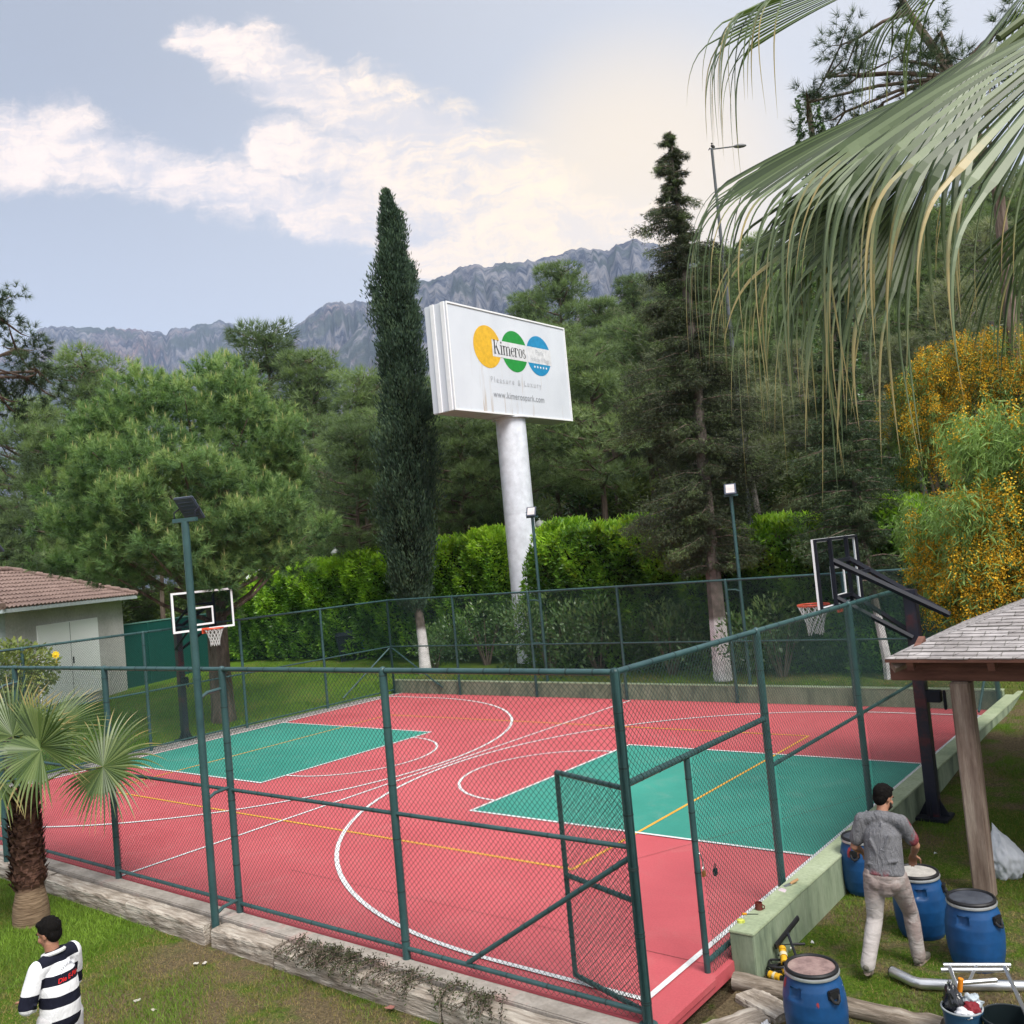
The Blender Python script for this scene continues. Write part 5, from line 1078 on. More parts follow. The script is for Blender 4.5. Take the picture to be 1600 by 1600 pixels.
E2 = Vector((RT0.x, RT0.y, 0)).normalized(); FF = Vector((FW.x, FW.y, 0)).normalized(); ZZ = Vector((0, 0, 1)); T0 = Vector((0, 0, top))
P0 = Vector((px_, py_, g))
def palm_leaf(hubpx, D, dd, nn, nseg, spread, Lj, Lf, droop, seed, cup=.15):
    hub = at(hubpx[0], hubpx[1], D)-P0; w = lambda v: E2*v[0]+ZZ*v[1]+FF*v[2]
    Q, T = fan_leaf(hub, w(dd), w(nn), nseg, spread, Lj, Lf, droop, seed=seed, cup=cup, jit=.1); np_mesh('leaf_blade', Q, M['palm_small'], t, T)
    s = MB(); s.tube([T0, T0.lerp(hub, .5)+Vector((0, 0, .10)), hub], [.018, .013, .009], 6); s.build('leaf_stalk', plain('leaf_stalk_green', (.13, .16, .05), .5), t, True)
D1 = math.hypot(px_-CX, py_-CY)
palm_leaf((161, 1198), D1-.5, (.93, -.05, -.25), (.2, .35, -.9), 48, 330, .38, .46, .5, 1, .04)
palm_leaf((62, 1166), D1-.2, (.2, .9, -.25), (-.25, .35, -.9), 40, 230, .46, .35, .15, 2, .1)
palm_leaf((64, 1172), D1-.55, (-.75, .15, -.6), (.3, .75, -.45), 38, 200, .42, .45, .9, 3, .35)
palm_leaf((20, 1150), D1+.1, (-.2, .95, .2), (0, .2, -1), 36, 200, .42, .35, .15, 4, .1)
palm_leaf((75, 1145), D1+.5, (.7, .65, .4), (-.4, .5, -.7), 36, 170, .45, .42, .25, 5, .1)
palm_leaf((-5, 1215), D1-.4, (-.7, -.15, -.5), (0, .9, -.3), 36, 220, .40, .45, 1.1, 6, .2)
palm_leaf((-30, 1170), D1+.2, (-.9, .4, .2), (0, .8, -.5), 30, 200, .45, .45, .5, 7, .2)

# big palm hanging in from the right, close to the camera
pc = at(2150, -260, 3.9); tb = Vector((pc.x+.3, pc.y+.2, 0)); gz = ground_h(tb.x, tb.y); t = thing('fan_palm', 'tall fan palm whose drooping grey green fronds hang into the upper right', 'palm', (tb.x, tb.y, gz)); base = Vector((tb.x, tb.y, gz)); ctop = pc-base
s = MB(); s.tube([(0, 0, -.2), (0, 0, ctop.z*.5), ctop], [.24, .19, .17], 18); s.build('trunk', M['palmbark'], t, True)
stalk = plain('palm_stalk_green', (.10, .13, .05), .45)
def near_leaf(hubpx, D, dd, nn, nseg, spread, Lj, Lf, droop, seed, cup=.15, wj=1.0, st=18, gap=0, tipw=1.0, jit=.12):
    hub = at(hubpx[0], hubpx[1], D)-base; w = lambda v: E2*v[0]+ZZ*v[1]+FF*v[2]
    Q, T = fan_leaf(hub, w(dd), w(nn), nseg, spread, Lj, Lf, droop, seed=seed, cup=cup, wj=wj, st=st, gap=gap, tipw=tipw, jit=jit); np_mesh('leaf_blade', Q, M['palm_near'], t, T)
    s = MB(); s.tube([ctop, ctop.lerp(hub, .5)+Vector((0, 0, .12)), hub], [.03, .02, .013], 8); s.build('leaf_stalk', stalk, t, True)
near_leaf((1510, 120), 3.5, (-.93, -.30, .0), (-.28, .80, -.50), 34, 66, .82, .58, 2.6, 11, cup=.05, st=44, tipw=.75, wj=.82)
near_leaf((1400, 215), 3.45, (-.80, -.55, .05), (-.4, .6, -.7), 20, 52, .46, .80, 3.0, 21, cup=.05, st=40, tipw=.9)
near_leaf((1560, 60), 3.3, (-.75, -.62, .0), (-.4, .6, -.65), 22, 60, .62, .42, 2.4, 22, cup=.05, st=36, tipw=.8)       # broad pleated frond, left edge at x 1150
near_leaf((1470, 230), 3.3, (-.80, -.58, .0), (-.45, .50, -.70), 34, 66, .60, .44, 2.4, 12, cup=.05, st=40, tipw=.8)
near_leaf((1860, -60), 3.0, (-.88, -.36, .0), (-.28, .75, -.55), 13, 42, .95, .42, 2.2, 13, cup=.05, wj=.66, st=44, tipw=.55)        # wide blades sweeping in from the right edge
near_leaf((1690, 60), 3.5, (-.55, -.72, .1), (-.5, .3, -.8), 26, 70, .55, .36, 2.2, 14, wj=.7, st=28, tipw=.6)
near_leaf((1720, 240), 3.7, (-.35, -.85, .1), (-.5, .1, -.8), 26, 80, .42, .30, 2.2, 15, wj=.7, st=28, tipw=.6)
near_leaf((1410, -45), 3.6, (-.98, .02, .1), (-.05, .98, -.2), 24, 62, .60, .42, 4.0, 16, wj=.8, st=24, tipw=.8)       # top frond, dark against the sky
near_leaf((1500, -70), 3.6, (-.5, -.2, .7), (-.2, .9, -.4), 15, 90, .30, .40, 3.0, 17, wj=.5)
near_leaf((1640, -60), 4.0, (-.3, -.3, .8), (-.2, .8, -.6), 17, 110, .34, .50, 2.6, 18, wj=.5)
near_leaf((1600, 330), 3.9, (-.1, -.95, .2), (-.6, .1, -.8), 20, 70, .30, .26, 1.6, 19, wj=.6, st=24)
for k in range(9):
    a = k*.75+.3; d = (math.cos(a), .15+.3*math.sin(k), math.sin(a))
    if d[0] < .2: continue
    hub = pc+(E2*d[0]+ZZ*(d[1]+.2)+FF*d[2])*1.0-base; Q, T = fan_leaf(hub, E2*d[0]+ZZ*(d[1]-.1)+FF*d[2], ZZ, 26, 120, .6, .7, 1.4, seed=60+k, st=10); np_mesh('leaf_blade', Q, M['palm_near'], t, T); s = MB(); s.tube([ctop, hub], [.03, .014], 6); s.build('leaf_stalk', stalk, t, True)

# ------------------------------------------------------------------ grass blades
def grass(name, regions, h0, h1, w, label=None, seed=1, lush=False):
    r = np.random.default_rng(seed); out = []; tn = []
    for (x0, x1, y0, y1, dens) in regions:
        n = int((x1-x0)*(y1-y0)*dens); X = r.uniform(x0, x1, n); Y = r.uniform(y0, y1, n)
        pat = np.sin(X*1.7+np.sin(Y*2.1)*1.2)+np.sin(Y*2.3+X*.8)+.8*np.sin(X*5.1+Y*3.7)+r.normal(size=n)*.5+1.7*((X < 1.8)&(Y > -9.2)&(Y < -7)); keep = (pat > (-2.2 if lush else -.45))|(r.random(n) < .34); X, Y, pat = X[keep], Y[keep], pat[keep]; n = len(X)
        Z = np.array([ground_h(a, b) for a, b in zip(X, Y)]); h = r.uniform(h0, h1, n)*(.75+.25*np.clip(pat, -1, 2)); a = r.uniform(0, 6.28, n); lean = r.normal(size=(n, 2))*.45
        b = np.stack([X, Y, Z-.005], 1); s = np.stack([np.cos(a), np.sin(a), 0*a], 1)*w/2; tip = b+np.stack([lean[:, 0]*h, lean[:, 1]*h, h], 1); out.append(np.stack([b-s, b+s, tip], 1)); tn.append(np.clip((.45 if lush else .31)+.19*pat, .02, 1)+r.uniform(-.2, .2, n))
    o = np_mesh(name, np.concatenate(out), M['grass'], None, np.concatenate(tn)); tag(o, kind='stuff'); o['category'] = 'grass'; o['label'] = label; return o
m, tt, b = principled('grass_blade', .6, .2); a_ = tt.new('ShaderNodeAttribute', attribute_name='tone'); tt.l.new(tt.ramp(a_.outputs['Fac'], [(.05, (.27, .19, .085)), (.3, (.19, .17, .04)), (.55, (.07, .14, .011)), (.95, (.15, .25, .025))]), b.inputs['Base Color']); M['grass'] = m
grass('grass', [(-6, 9.3, -10.8, -7.3, 3600)], .022, .065, .007, 'patchy green and brown grass in the foreground, in front of the court edge', 1)
grass('grass', [(8.95, 12.6, -6.3, 2.5, 3400), (9.0, 14, 2.5, 9, 900)], .018, .055, .007, 'patchy trodden grass right of the low green wall', 2)
grass('grass', [(-20, -9.5, -5.5, 10.5, 420)], .04, .09, .016, 'bright even lawn grass left of the court', 3, True)
grass('grass', [(-8.5, 9, 7.4, 9.4, 700)], .04, .08, .014, 'shaded grass strip between the far wall and the hedge', 4, True)
# creeping weeds over the sleepers
V = []; T = []; rw = random.Random(9)
t = thing('creeping_weed', 'dry creeping weeds spilling over the timber court edge, left of the gate', 'weed', (5.4, -7.12, 0)); s = MB()
for k in range(90):
    x = rw.gauss(5.1, .55) if k < 64 else rw.uniform(6.0, 7.2); y = -6.98-rw.uniform(0, .12); p = Vector((x, y, .02)); pts = [p-Vector((5.4, -7.12, 0))]; dv = Vector((rw.uniform(-1, 1), -.8, .25)).normalized()
    for i in range(6):
        dv = (dv+Vector((rw.uniform(-.4, .4), rw.uniform(-.3, .1), -.12))).normalized(); p = p+dv*.065
        if p.y > -7.28: p.z = max(p.z, .0)
        pts.append(p-Vector((5.4, -7.12, 0)))
    s.tube(pts, [.004]*len(pts), 4)
    C = np.repeat(np.array([tuple(v) for v in pts]), 7, 0)+rng.normal(size=(len(pts)*7, 3))*.016; V.append(leaves(C, rdir(len(C))+np.array([[0, 0, .3]]), .032, .012)); T.append(rng.uniform(.1, .7, len(C)))
s.build('stem', M['bark'], t); np_mesh('foliage', np.concatenate(V), foliage('dry_weed_leaf', (.035, .032, .02), (.06, .075, .03), (.10, .15, .04), .2), t, np.concatenate(T))
# ------------------------------------------------------------------ wooden shelter
def shelter():
    ex, ey, ez = 9.60, -2.98, 2.48; S = 6.9; t = thing('wooden_shelter', 'wooden shelter with a pale shingled pyramid roof at the right edge', 'shelter', (ex+S/2, ey+S/2, -.15)); O_ = Vector(t.location)
    wood = mottled('shelter_post_wood', (.13, .085, .065, 1), (.27, .20, .16, 1), 1.5, .75, .2, bs=.5, bd=.01, c3=(.46, .38, .31, 1), lo=.3, hi=.72, stretch=(6, 6, .7), fine=16)
    red = mottled('shelter_beam_stain', (.10, .042, .03, 1), (.19, .085, .06, 1), 3, .65, .25, bs=.3, stretch=(.7, 5, 5))
    m, tt, b = principled('asphalt_shingle', .9, .1); co = objco(tt); br = tt.new('ShaderNodeTexBrick'); tt.l.new(co, br.inputs['Vector']); br.inputs['Scale'].default_value = 1; br.inputs['Brick Width'].default_value = .23; br.inputs['Row Height'].default_value = .11
    br.inputs['Mortar Size'].default_value = .006; br.inputs['Color1'].default_value = (.24, .22, .215, 1); br.inputs['Color2'].default_value = (.38, .355, .35, 1); br.inputs['Mortar'].default_value = (.16, .15, .14, 1)
    tt.l.new(tt.mix(.55, br.outputs[0], tt.mix(1, br.outputs[0], tt.ramp(tt.noise(co, 7, 6, .7), [(.3, (.6, .6, .6)), (.7, (1.25, 1.25, 1.25))]), 'MULTIPLY')), b.inputs['Base Color']); bump(tt, b, tt.noise(co, 60, 3), .5, .006)
    s = MB(); k = .36; apex = Vector((S/2, S/2, S/2*k)); cs = [Vector((0, 0, 0)), Vector((S, 0, 0)), Vector((S, S, 0)), Vector((0, S, 0))]; rr = random.Random(4)
    E0 = Vector((ex, ey, ez))-O_
    for q in range(4):
        a, b_ = cs[q], cs[(q+1) % 4]; nr = 44; nrm = (b_-a).cross(apex-a).normalized(); ux = (b_-a).normalized()
        for r_ in range(nr):
            f0, f1 = r_/nr, (r_+1)/nr; l0, r0, l1, r1 = a.lerp(apex, f0), b_.lerp(apex, f0), a.lerp(apex, f1), b_.lerp(apex, f1); nseg = max(1, int((r0-l0).length/.21))
            for j in range(nseg):
                p0, p1 = l0.lerp(r0, j/nseg), l0.lerp(r0, (j+1)/nseg); q0, q1 = l1.lerp(r1, j/nseg), l1.lerp(r1, (j+1)/nseg); up_ = .010+rr.uniform(0, .005); dn = (l0-l1).normalized()*rr.uniform(0, .012); gap = ux*.0035
                A_, B_, C_, D_ = p0+nrm*up_+dn+gap, p1+nrm*up_+dn-gap, q1+nrm*.002, q0+nrm*.002
                s.quad(A_+E0, B_+E0, C_+E0, D_+E0); s.quad(A_-nrm*(up_-.001)+E0, B_-nrm*(up_-.001)+E0, B_+E0, A_+E0)
    rf = s.build('roof', m, t)
    s = MB(); dwn = Vector((0, 0, -.035))
    for q in range(4): a, b_ = cs[q], cs[(q+1) % 4]; s.add([a+E0, b_+E0, apex+E0, a+dwn+E0, b_+dwn+E0, apex+dwn+E0], [(0, 1, 2), (5, 4, 3), (0, 3, 4, 1)])
    s.build('roof_boarding', red, t)
    s = MB()
    for i in range(9): x = .25+i*(S-.5)/8; s.box(Vector((x, .32, -.02+.32*k-.07))+E0, (.07, .62, .10), rot=Matrix.Rotation(math.atan(k), 4, 'X')); 
    for i in range(1, 9): y = .25+i*(S-.5)/8; s.box(Vector((.32, y, -.02+.32*k-.07))+E0, (.62, .07, .10), rot=Matrix.Rotation(-math.atan(k), 4, 'Y'))
    s.build('rafter', red, t); s = MB(); d_ = (apex-cs[0]).normalized(); s.tube([cs[0]+E0+Vector((.06, .06, -.10)), cs[0]+E0+d_*1.3+Vector((0, 0, -.10))], [.06, .06], 4); s.build('hip_rafter', wood, t)
    px0, py0 = 10.24, -2.5; far_x, far_y = ex+S-(px0-ex), ey+S-(py0-ey)+.3
    for nm, c, d in (('beam', ((px0-.45+far_x)/2+.0, py0, 2.30), (far_x-px0+1.0, .15, .23)), ('beam', (px0, (py0+far_y)/2, 2.298), (.15, far_y-py0-.16, .226))):
        s = MB(); s.box(Vector(c)-O_, d, bev=.008); s.build(nm, red, t)
    for x, y in ((px0, py0), (far_x, py0), (px0, far_y), (far_x, far_y)):
        s = MB(); s.box(Vector((x, y, 1.0))-O_, (.205, .205, 2.36), bev=.018); s.build('post', wood, t)
    if False: s = MB(); s.tube([Vector((px0+.03, py0+.05, 1.75))-O_, Vector((px0+.55, py0+.05, 2.2))-O_], .05, 4); s.tube([Vector((px0+.05, py0+.03, 1.75))-O_, Vector((px0+.05, py0+.55, 2.2))-O_], .05, 4); s.build('knee_brace', red, t)
    s = MB(); a = Vector((S*.545-.62, .95, .95*k+.045))+E0; s.tube([a, a+Vector((.35, .05, .012))], .028, 8); s.tube([a+Vector((.3, .04, .01)), a+Vector((.5, -.02, -.02))], .02, 8)
    o = s.build('pipe_offcut', M['white'], None, True); o.location = O_; tag(o, 'white plastic pipe offcut lying on the shelter roof shingles', 'pipe')
shelter()

# ------------------------------------------------------------------ blue barrels
M['barrel'] = mottled('blue_barrel_plastic', (.006, .055, .17, 1), (.010, .085, .25, 1), 2.2, .42, .4, bs=.05, fine=12)
M['lidred'] = mottled('paint_smeared_lid', (.16, .10, .09, 1), (.33, .22, .20, 1), 5, .5, .35, c3=(.42, .30, .26, 1), bs=.2); M['lidgrey'] = mottled('dusty_grey_lid', (.04, .045, .06, 1), (.09, .10, .12, 1), 4, .45, .4); M['lidpale'] = mottled('pale_dried_paint_lid', (.35, .33, .30, 1), (.58, .55, .50, 1), 5, .6, .3)
M['rubber'] = plain('black_rubber', (.014, .014, .016), .5, .35); M['redstain'] = plain('red_paint_spill', (.33, .04, .05), .5, .3)
def barrel(x, y, lid, rz, label, stains=(), tag_=False):
    t = thing('blue_barrel', label, 'barrel', (x, y, -.155), R(rz), 'blue paint barrels beside the low wall'); H = .62; prof = [(.17, 0), (.20, .012), (.222, .06), (.243, .17), (.252, .30), (.247, .40), (.228, .50), (.208, .555), (.205, .585)]
    def rad(z): return float(np.interp(z, [p[1] for p in prof], [p[0] for p in prof]))
    n = 64; vs = []; fs = []; zs = sorted(set([p[1] for p in prof]+list(np.linspace(.03, .56, 40))))
    for z in zs:
        for j in range(n):
            a = 2*math.pi*j/n; r = rad(z)
            for a0 in (-1.75, 1.4):                         # moulded grip recesses
                da = (a-a0+math.pi) % (2*math.pi)-math.pi; e = max(0, 1-(abs(da)/.20)**6)*max(0, 1-(abs(z-.475)/.042)**6); r -= .034*min(1, e*2)
            vs.append((r*math.cos(a), r*math.sin(a), z))
    k = len(zs); fs = [(i*n+j, i*n+(j+1) % n, (i+1)*n+(j+1) % n, (i+1)*n+j) for i in range(k-1) for j in range(n)]+[tuple(range(n))[::-1]]
    s = MB(); s.add(vs, fs); s.build('drum', M['barrel'], t, True, 60)
    s = MB(); s.lathe([(.204, .578), (.216, .58), (.219, .592), (.216, .603), (.206, .604)], n=48); s.build('clamp_ring', plain('galvanised_ring', (.55, .57, .58), .35, .5, .5), t, True)
    s = MB(); s.lathe([(.20, .60), (.211, .606), (.213, .622), (.205, .634), (.192, .634), (.185, .622)], n=48, cap=False); s.build('lid_rim', M['rubber'], t, True)
    s = MB(); s.lathe([(.186, .618), (.12, .620), (.001, .622)], n=40); s.build('lid', lid, t, True)
    s = MB(); a = -.35
    for sg in (-1, 1): aa = a+sg*.16; s.tube([(.224*math.cos(aa), .224*math.sin(aa), .51), (.25*math.cos(aa), .25*math.sin(aa), .47), (.262*math.cos(a+sg*.1), .262*math.sin(a+sg*.1), .44)], .012, 8)
    s.tube([(.262*math.cos(a-.1), .262*math.sin(a-.1), .44), (.275*math.cos(a), .275*math.sin(a), .432), (.262*math.cos(a+.1), .262*math.sin(a+.1), .44)], .014, 8); s.box((.236*math.cos(a), .236*math.sin(a), .485), (.03, .11, .075), rz=a, bev=.008); s.build('handle', M['rubber'], t, True)
    def patch(a0, z0, wa, h, mat, nm, drip=0):
        mb = MB(); r0 = random.Random(int(a0*100)); cols = 9; pts = []
        for i in range(cols+1):
            aa = a0-wa/2+wa*i/cols; zt = z0+h/2*(1-abs(2*i/cols-1)**3)*r0.uniform(.7, 1); zb = z0-h/2*(1-abs(2*i/cols-1)**3)*r0.uniform(.5, 1)-(r0.random()*drip)
            col = []
            for q in range(4): z = zb+(zt-zb)*q/3; rr_ = rad(z)+.0022; col.append((rr_*math.cos(aa), rr_*math.sin(aa), z))
            pts.append(col)
        for i in range(cols):
            for q in range(3): mb.quad(pts[i][q], pts[i+1][q], pts[i+1][q+1], pts[i][q+1])
        mb.build(nm, mat, t)
    for st in stains: patch(*st, M['redstain'], 'paint_stain', .03)
    if tag_: patch(.15, .36, .35, .13, M['white'], 'label_plate')
    return t
barrel(9.76, -6.17, M['lidred'], -8, 'blue barrel nearest the camera with a reddish smeared lid, cut by the bottom edge', [(-2.35, .52, .25, .07), (-1.4, .10, .5, .05), (-.95, .43, .08, .03), (-1.85, .16, .22, .04)])
barrel(9.08, -2.86, M['lidgrey'], -70, 'blue barrel with a dark grey lid standing against the low green wall, behind the worker', [(-1.0+.35, .50, .22, .12)])
barrel(9.92, -3.74, M['lidpale'], 30, 'blue barrel with a pale dried paint lid under the worker\'s right hand', [], True)
barrel(10.53, -4.22, M['lidgrey'], 0, 'blue barrel with a dusty dark lid at the foot of the shelter post', [])
# paint tools -------------------------------------------------------
ylw = plain('tool_yellow', (.72, .40, .02), .4, .4); lime = plain('tape_lime', (.62, .66, .12), .45, .4); woodh = plain('handle_wood', (.45, .26, .12), .6, .3)
def wt(x, y): p = onz(x, y, .29); return Vector((min(8.88, max(8.68, p.x)), p.y, .278))
p = wt(1157, 1440); s = MB(); s.lathe([(.028, 0), (.034, .004), (.034, .03), (.028, .034)], n=16); s.box((.03, 0, .017), (.02, .035, .03), bev=.003); o = s.build('tape_measure', lime, None, True); o.location = p; tag(o, 'lime yellow tape measure on the near end of the low wall', 'tape measure')
t = thing('paint_brush', 'yellow handled paint brush lying on the low wall beside the dark red mug', 'brush', wt(1163, 1427), R(25)); s = MB(); s.tube([(-.07, 0, .012), (-.02, 0, .014)], [.012, .012], 8); s.build('handle', plain('brush_orange', (.75, .33, .02), .4), t, True); s = MB(); s.tube([(-.02, 0, .013), (.09, 0, .012)], [.004, .003], 6); s.build('shaft', M['black'], t)
p = wt(1186, 1420); s = MB(); s.lathe([(.03, 0), (.038, .005), (.036, .075), (.030, .075), (.030, .012), (.001, .012)], n=18); s.tube([(.036, 0, .06), (.06, 0, .05), (.058, 0, .025), (.036, 0, .018)], .006, 6); o = s.build('mug', plain('dark_red_mug', (.13, .025, .02), .35, .5), None, True); o.location = p; tag(o, 'dark red mug standing on the near end of the low wall', 'mug')
t = thing('putty_knife', 'wooden handled scraper resting on a scrap of paper on the low wall', 'scraper', wt(1235, 1382), R(60)); s = MB(); s.tube([(0, 0, .02), (.04, 0, .03), (.10, 0, .045)], [.012, .016, .013], 8); s.build('handle', woodh, t, True); s = MB(); s.box((-.04, 0, .014), (.09, .05, .003), rot=Matrix.Rotation(R(-8), 4, 'Y')); s.build('blade', M['steel'], t)
p = wt(1228, 1388); s = MB(); s.add([(-.06, -.04, 0), (.05, -.05, .003), (.07, .03, 0), (-.03, .05, .006), (0, 0, .007)], [(0, 1, 4), (1, 2, 4), (2, 3, 4), (3, 0, 4)]); s.add([(-.06, -.04, -.004), (.05, -.05, -.001), (.07, .03, -.004), (-.03, .05, .002)], [(0, 3, 2, 1)]); o = s.build('paper_scrap', plain('pale_paper', (.62, .52, .56), .8)); o.location = p+Vector((-.02, -.05, .004)); tag(o, 'scrap of pale pinkish paper under the wooden scraper on the low wall', 'paper')
# black rubber squeegee leaning on the wall, yellow rollers below
t = thing('floor_squeegee', 'black rubber floor squeegee leaning on the outside of the low wall', 'squeegee', (9.02, -4.95, -.15)); a = onz(1172, 1483, .08); b = onz(1208, 1460, .12)
s = MB(); s.tube([Vector((8.94, -5.05, .04))-Vector(t.location), Vector((9.0, -4.60, .16))-Vector(t.location)], .014, 6, flat=2.2); s.build('rubber_blade', M['rubber'], t); s = MB(); s.tube([Vector((8.97, -4.82, .10))-Vector(t.location), Vector((9.14, -5.0, -.12))-Vector(t.location)], .013, 8); s.build('handle', M['black'], t, True)
def roller(x, y, z, rz, tilt, label, L=.16, nap=ylw):
    t = thing('paint_roller', label, 'paint roller', (x, y, z), R(rz), 'yellow striped paint rollers heaped at the end of the low wall'); t.rotation_euler[1] = R(tilt); s = MB(); n = 5
    for i in range(n): s.tube([(L*i/n, 0, 0), (L*(i+.93)/n, 0, 0)], .036 if i % 2 == 0 else .031, 14)
    s.build('roller_nap', nap, t, True); s = MB(); s.tube([(L*.38, 0, 0), (L*.58, 0, 0)], .0375, 14); s.build('pale_band', plain('pale_nap', (.65, .6, .42), .8), t, True); s = MB(); s.tube([(-.012, 0, 0), (.0, 0, 0)], .037, 14); s.tube([(L, 0, 0), (L+.012, 0, 0)], .026, 14); s.build('end_cap', M['rubber'], t, True)
    s = MB(); s.tube([(0, 0, 0), (-.04, 0, 0), (-.05, .05, .0), (-.05, .12, 0)], .005, 6); s.tube([(-.05, .11, 0), (-.05, .22, 0)], .013, 8); s.build('roller_handle', M['rubber'], t, True)
roller(8.97, -4.97, .0, -62, 18, 'upper yellow paint roller, propped against the low wall end', .2); roller(9.08, -5.2, -.09, -40, 4, 'middle yellow paint roller in the heap at the wall end'); roller(8.98, -5.32, -.105, -10, 0, 'lowest yellow paint roller lying on the grass at the wall end', .12)
s = MB(); q = random.Random(3)
pts = [Vector((9.0+.09*math.cos(a*.9)+.02*math.sin(a*3), -5.16+.11*math.sin(a*.9), -.13+.006*a)) for a in np.linspace(0, 16, 90)]; s.tube(pts, .011, 6); tag(s.build('cable_coil', M['rubber'], None, True), 'tangled black cable on the grass under the yellow rollers', 'cable')
# white sack
def lump(name, c, dims, mat, label, cat, seed=1, amp=.12, sub=4, neck=None, rz=0):
    bm = bmesh.new(); bmesh.ops.create_icosphere(bm, subdivisions=sub, radius=1)
    for v in bm.verts:
        n = mn.fractal(v.co*1.6+Vector((seed, 0, 0)), 1, 2, 4)*amp; rdg = abs(mn.noise(v.co*3.3+Vector((0, seed, 0))))*amp*.9; v.co *= 1+n-rdg
        if neck and v.co.z > 0: k = v.co.z; f = 1-neck*k**1.1; v.co.x *= f; v.co.y *= f; v.co.x += k*k*-.25
        v.co = Vector((v.co.x*dims[0], v.co.y*dims[1], max(-.9, v.co.z)*dims[2]))
    me = bpy.data.meshes.new(name); bm.to_mesh(me); bm.free(); o = mesh_obj(name, me, mat, smooth=True); o.location = c; o.rotation_euler = (0, 0, rz); return tag(o, label, cat)
sackm = plain('white_sack_film', (.72, .74, .78), .35, .5, var=.06)
p = onz(1562, 1372, -.14); lump('white_sack', (p.x+.03, p.y+.12, .07), (.22, .19, .34), sackm, 'tied white plastic sack on the grass behind the shelter post', 'sack', 4, .2, 5, .78, R(20))
# aluminium screed frame
al = M['steel']; G = Vector((10.6, -4.75, -.15)); t = thing('screed_frame', 'bright aluminium ladder shaped tool frame lying over the long curved pipe on the grass', 'tool frame', G)
def sc(x, y, z): return onz(x, y, z)-G
A1, A2 = sc(1474, 1508, .10), sc(1579, 1508, .10); s = MB(); 
for dy in (0, .095, .31): s = MB(); o_ = Vector((.03*dy, -dy, -.03*dy)); s.tube([A1+o_+Vector((0 if dy < .2 else .10, 0, 0)), A2+o_+Vector((0 if dy < .2 else -.06, 0, 0))], .019, 12); s.build('rail', al, t, True)
s = MB(); s.tube([(A1+A2)/2, (A1+A2)/2+Vector((.005, -.31, -.01))], .013, 8); s.build('rung', al, t, True)
for a, b in (((1484, 1512, .11), (1502, 1562, .16)), ((1570, 1512, .11), (1604, 1586, .16))): s = MB(); s.tube([sc(*a), sc(*b)], .017, 12); s.build('leg', al, t, True)
G2 = onz(1440, 1537, -.1); t = thing('curved_pipe', 'long bright metal pipe with an upturned end lying on the grass by the worker\'s feet', 'pipe', (G2.x, G2.y, -.15)); s = MB(); f = lambda x, y: onz(x, y, -.095)-Vector(t.location)
s.tube([f(1394, 1518), f(1405, 1523), f(1427, 1534), f(1440, 1537), f(1480, 1539), f(1620, 1541)], .046, 16); s.build('pipe_body', al, t, True); s = MB(); s.tube([f(1393.2, 1517.6), f(1394, 1518)], .047, 16); s.build('dark_end', M['rubber'], t)
# buckets at the bottom right
def bucket(x, y, z, r, H, mat, label, cat='bucket', rim=None, g=None):
    t = thing('bucket', label, cat, (x, y, z)); s = MB(); s.lathe([(r*.82, 0), (r, H), (r*1.04, H+.004), (r*1.04, H-.02), (r*1.0, H-.022), (r*.955, H), (r*.79, .01), (.001, .01)], n=36); s.build('tub', mat, t, True)
    s = MB(); s.tube([(r*1.015*math.cos(a), r*1.015*math.sin(a), H) for a in np.linspace(0, 6.2832, 37)], .007, 8); s.build('rim', rim or mat, t, True); return t
p = onz(1503, 1574, .17); bk = bucket(p.x, p.y, -.155, .145, .33, plain('bucket_blue', (.02, .07, .14), .4, .4), 'blue grey bucket filled with rubbish and rags at the bottom right', rim=plain('bucket_rim', (.35, .38, .40), .4))
bl = Vector(bk.location); film = plain('black_bin_film', (.015, .016, .02), .22, .6)
lump('rubbish_bag', bl+Vector((-.05, -.02, .37)), (.075, .075, .15), film, 'crumpled black plastic bag sticking out of the rubbish bucket', 'plastic bag', 7, .35, 4, .5); lump('red_rag', bl+Vector((.075, -.02, .34)), (.07, .06, .05), plain('red_rag', (.20, .012, .02), .7), 'dark red soaked rag in the rubbish bucket', 'rag', 8, .35)
lump('white_rag', bl+Vector((.04, -.085, .325)), (.075, .05, .04), plain('white_rag', (.66, .66, .68), .8), 'white crumpled rag at the front of the rubbish bucket', 'rag', 9, .35); lump('clear_film', bl+Vector((.06, .05, .36)), (.085, .06, .06), plain('pale_film', (.42, .48, .52), .25, .6), 'pale crumpled plastic film at the back of the rubbish bucket', 'plastic film', 12, .4)
s = MB(); s.tube([(0, 0, 0), (.02, 0, .1)], .02, 10); o = s.build('orange_tube', plain('tube_orange', (.8, .26, .02), .4), None, True); o.location = bl+Vector((-.02, .06, .42)); tag(o, 'orange tube poking out of the rubbish bucket', 'tube')
p = onz(1570, 1588, .15); bucket(p.x+.03, p.y, -.155, .19, .31, plain('tub_dark', (.008, .014, .016), .3, .5), 'wide black rubber tub in the bottom right corner', 'tub')
p = onz(1177, 1600, -.12); lump('red_gloves', (p.x, p.y, -.17), (.10, .07, .06), plain('paint_glove', (.25, .02, .04), .6), 'red paint soaked glove lying at the bottom edge, left of the nearest barrel', 'glove', 14, .3); lump('white_glove', (p.x+.11, p.y+.0, -.16), (.06, .05, .09), plain('white_glove', (.66, .66, .68), .7), 'white crumpled glove lying at the bottom edge, left of the nearest barrel', 'glove', 15, .35)
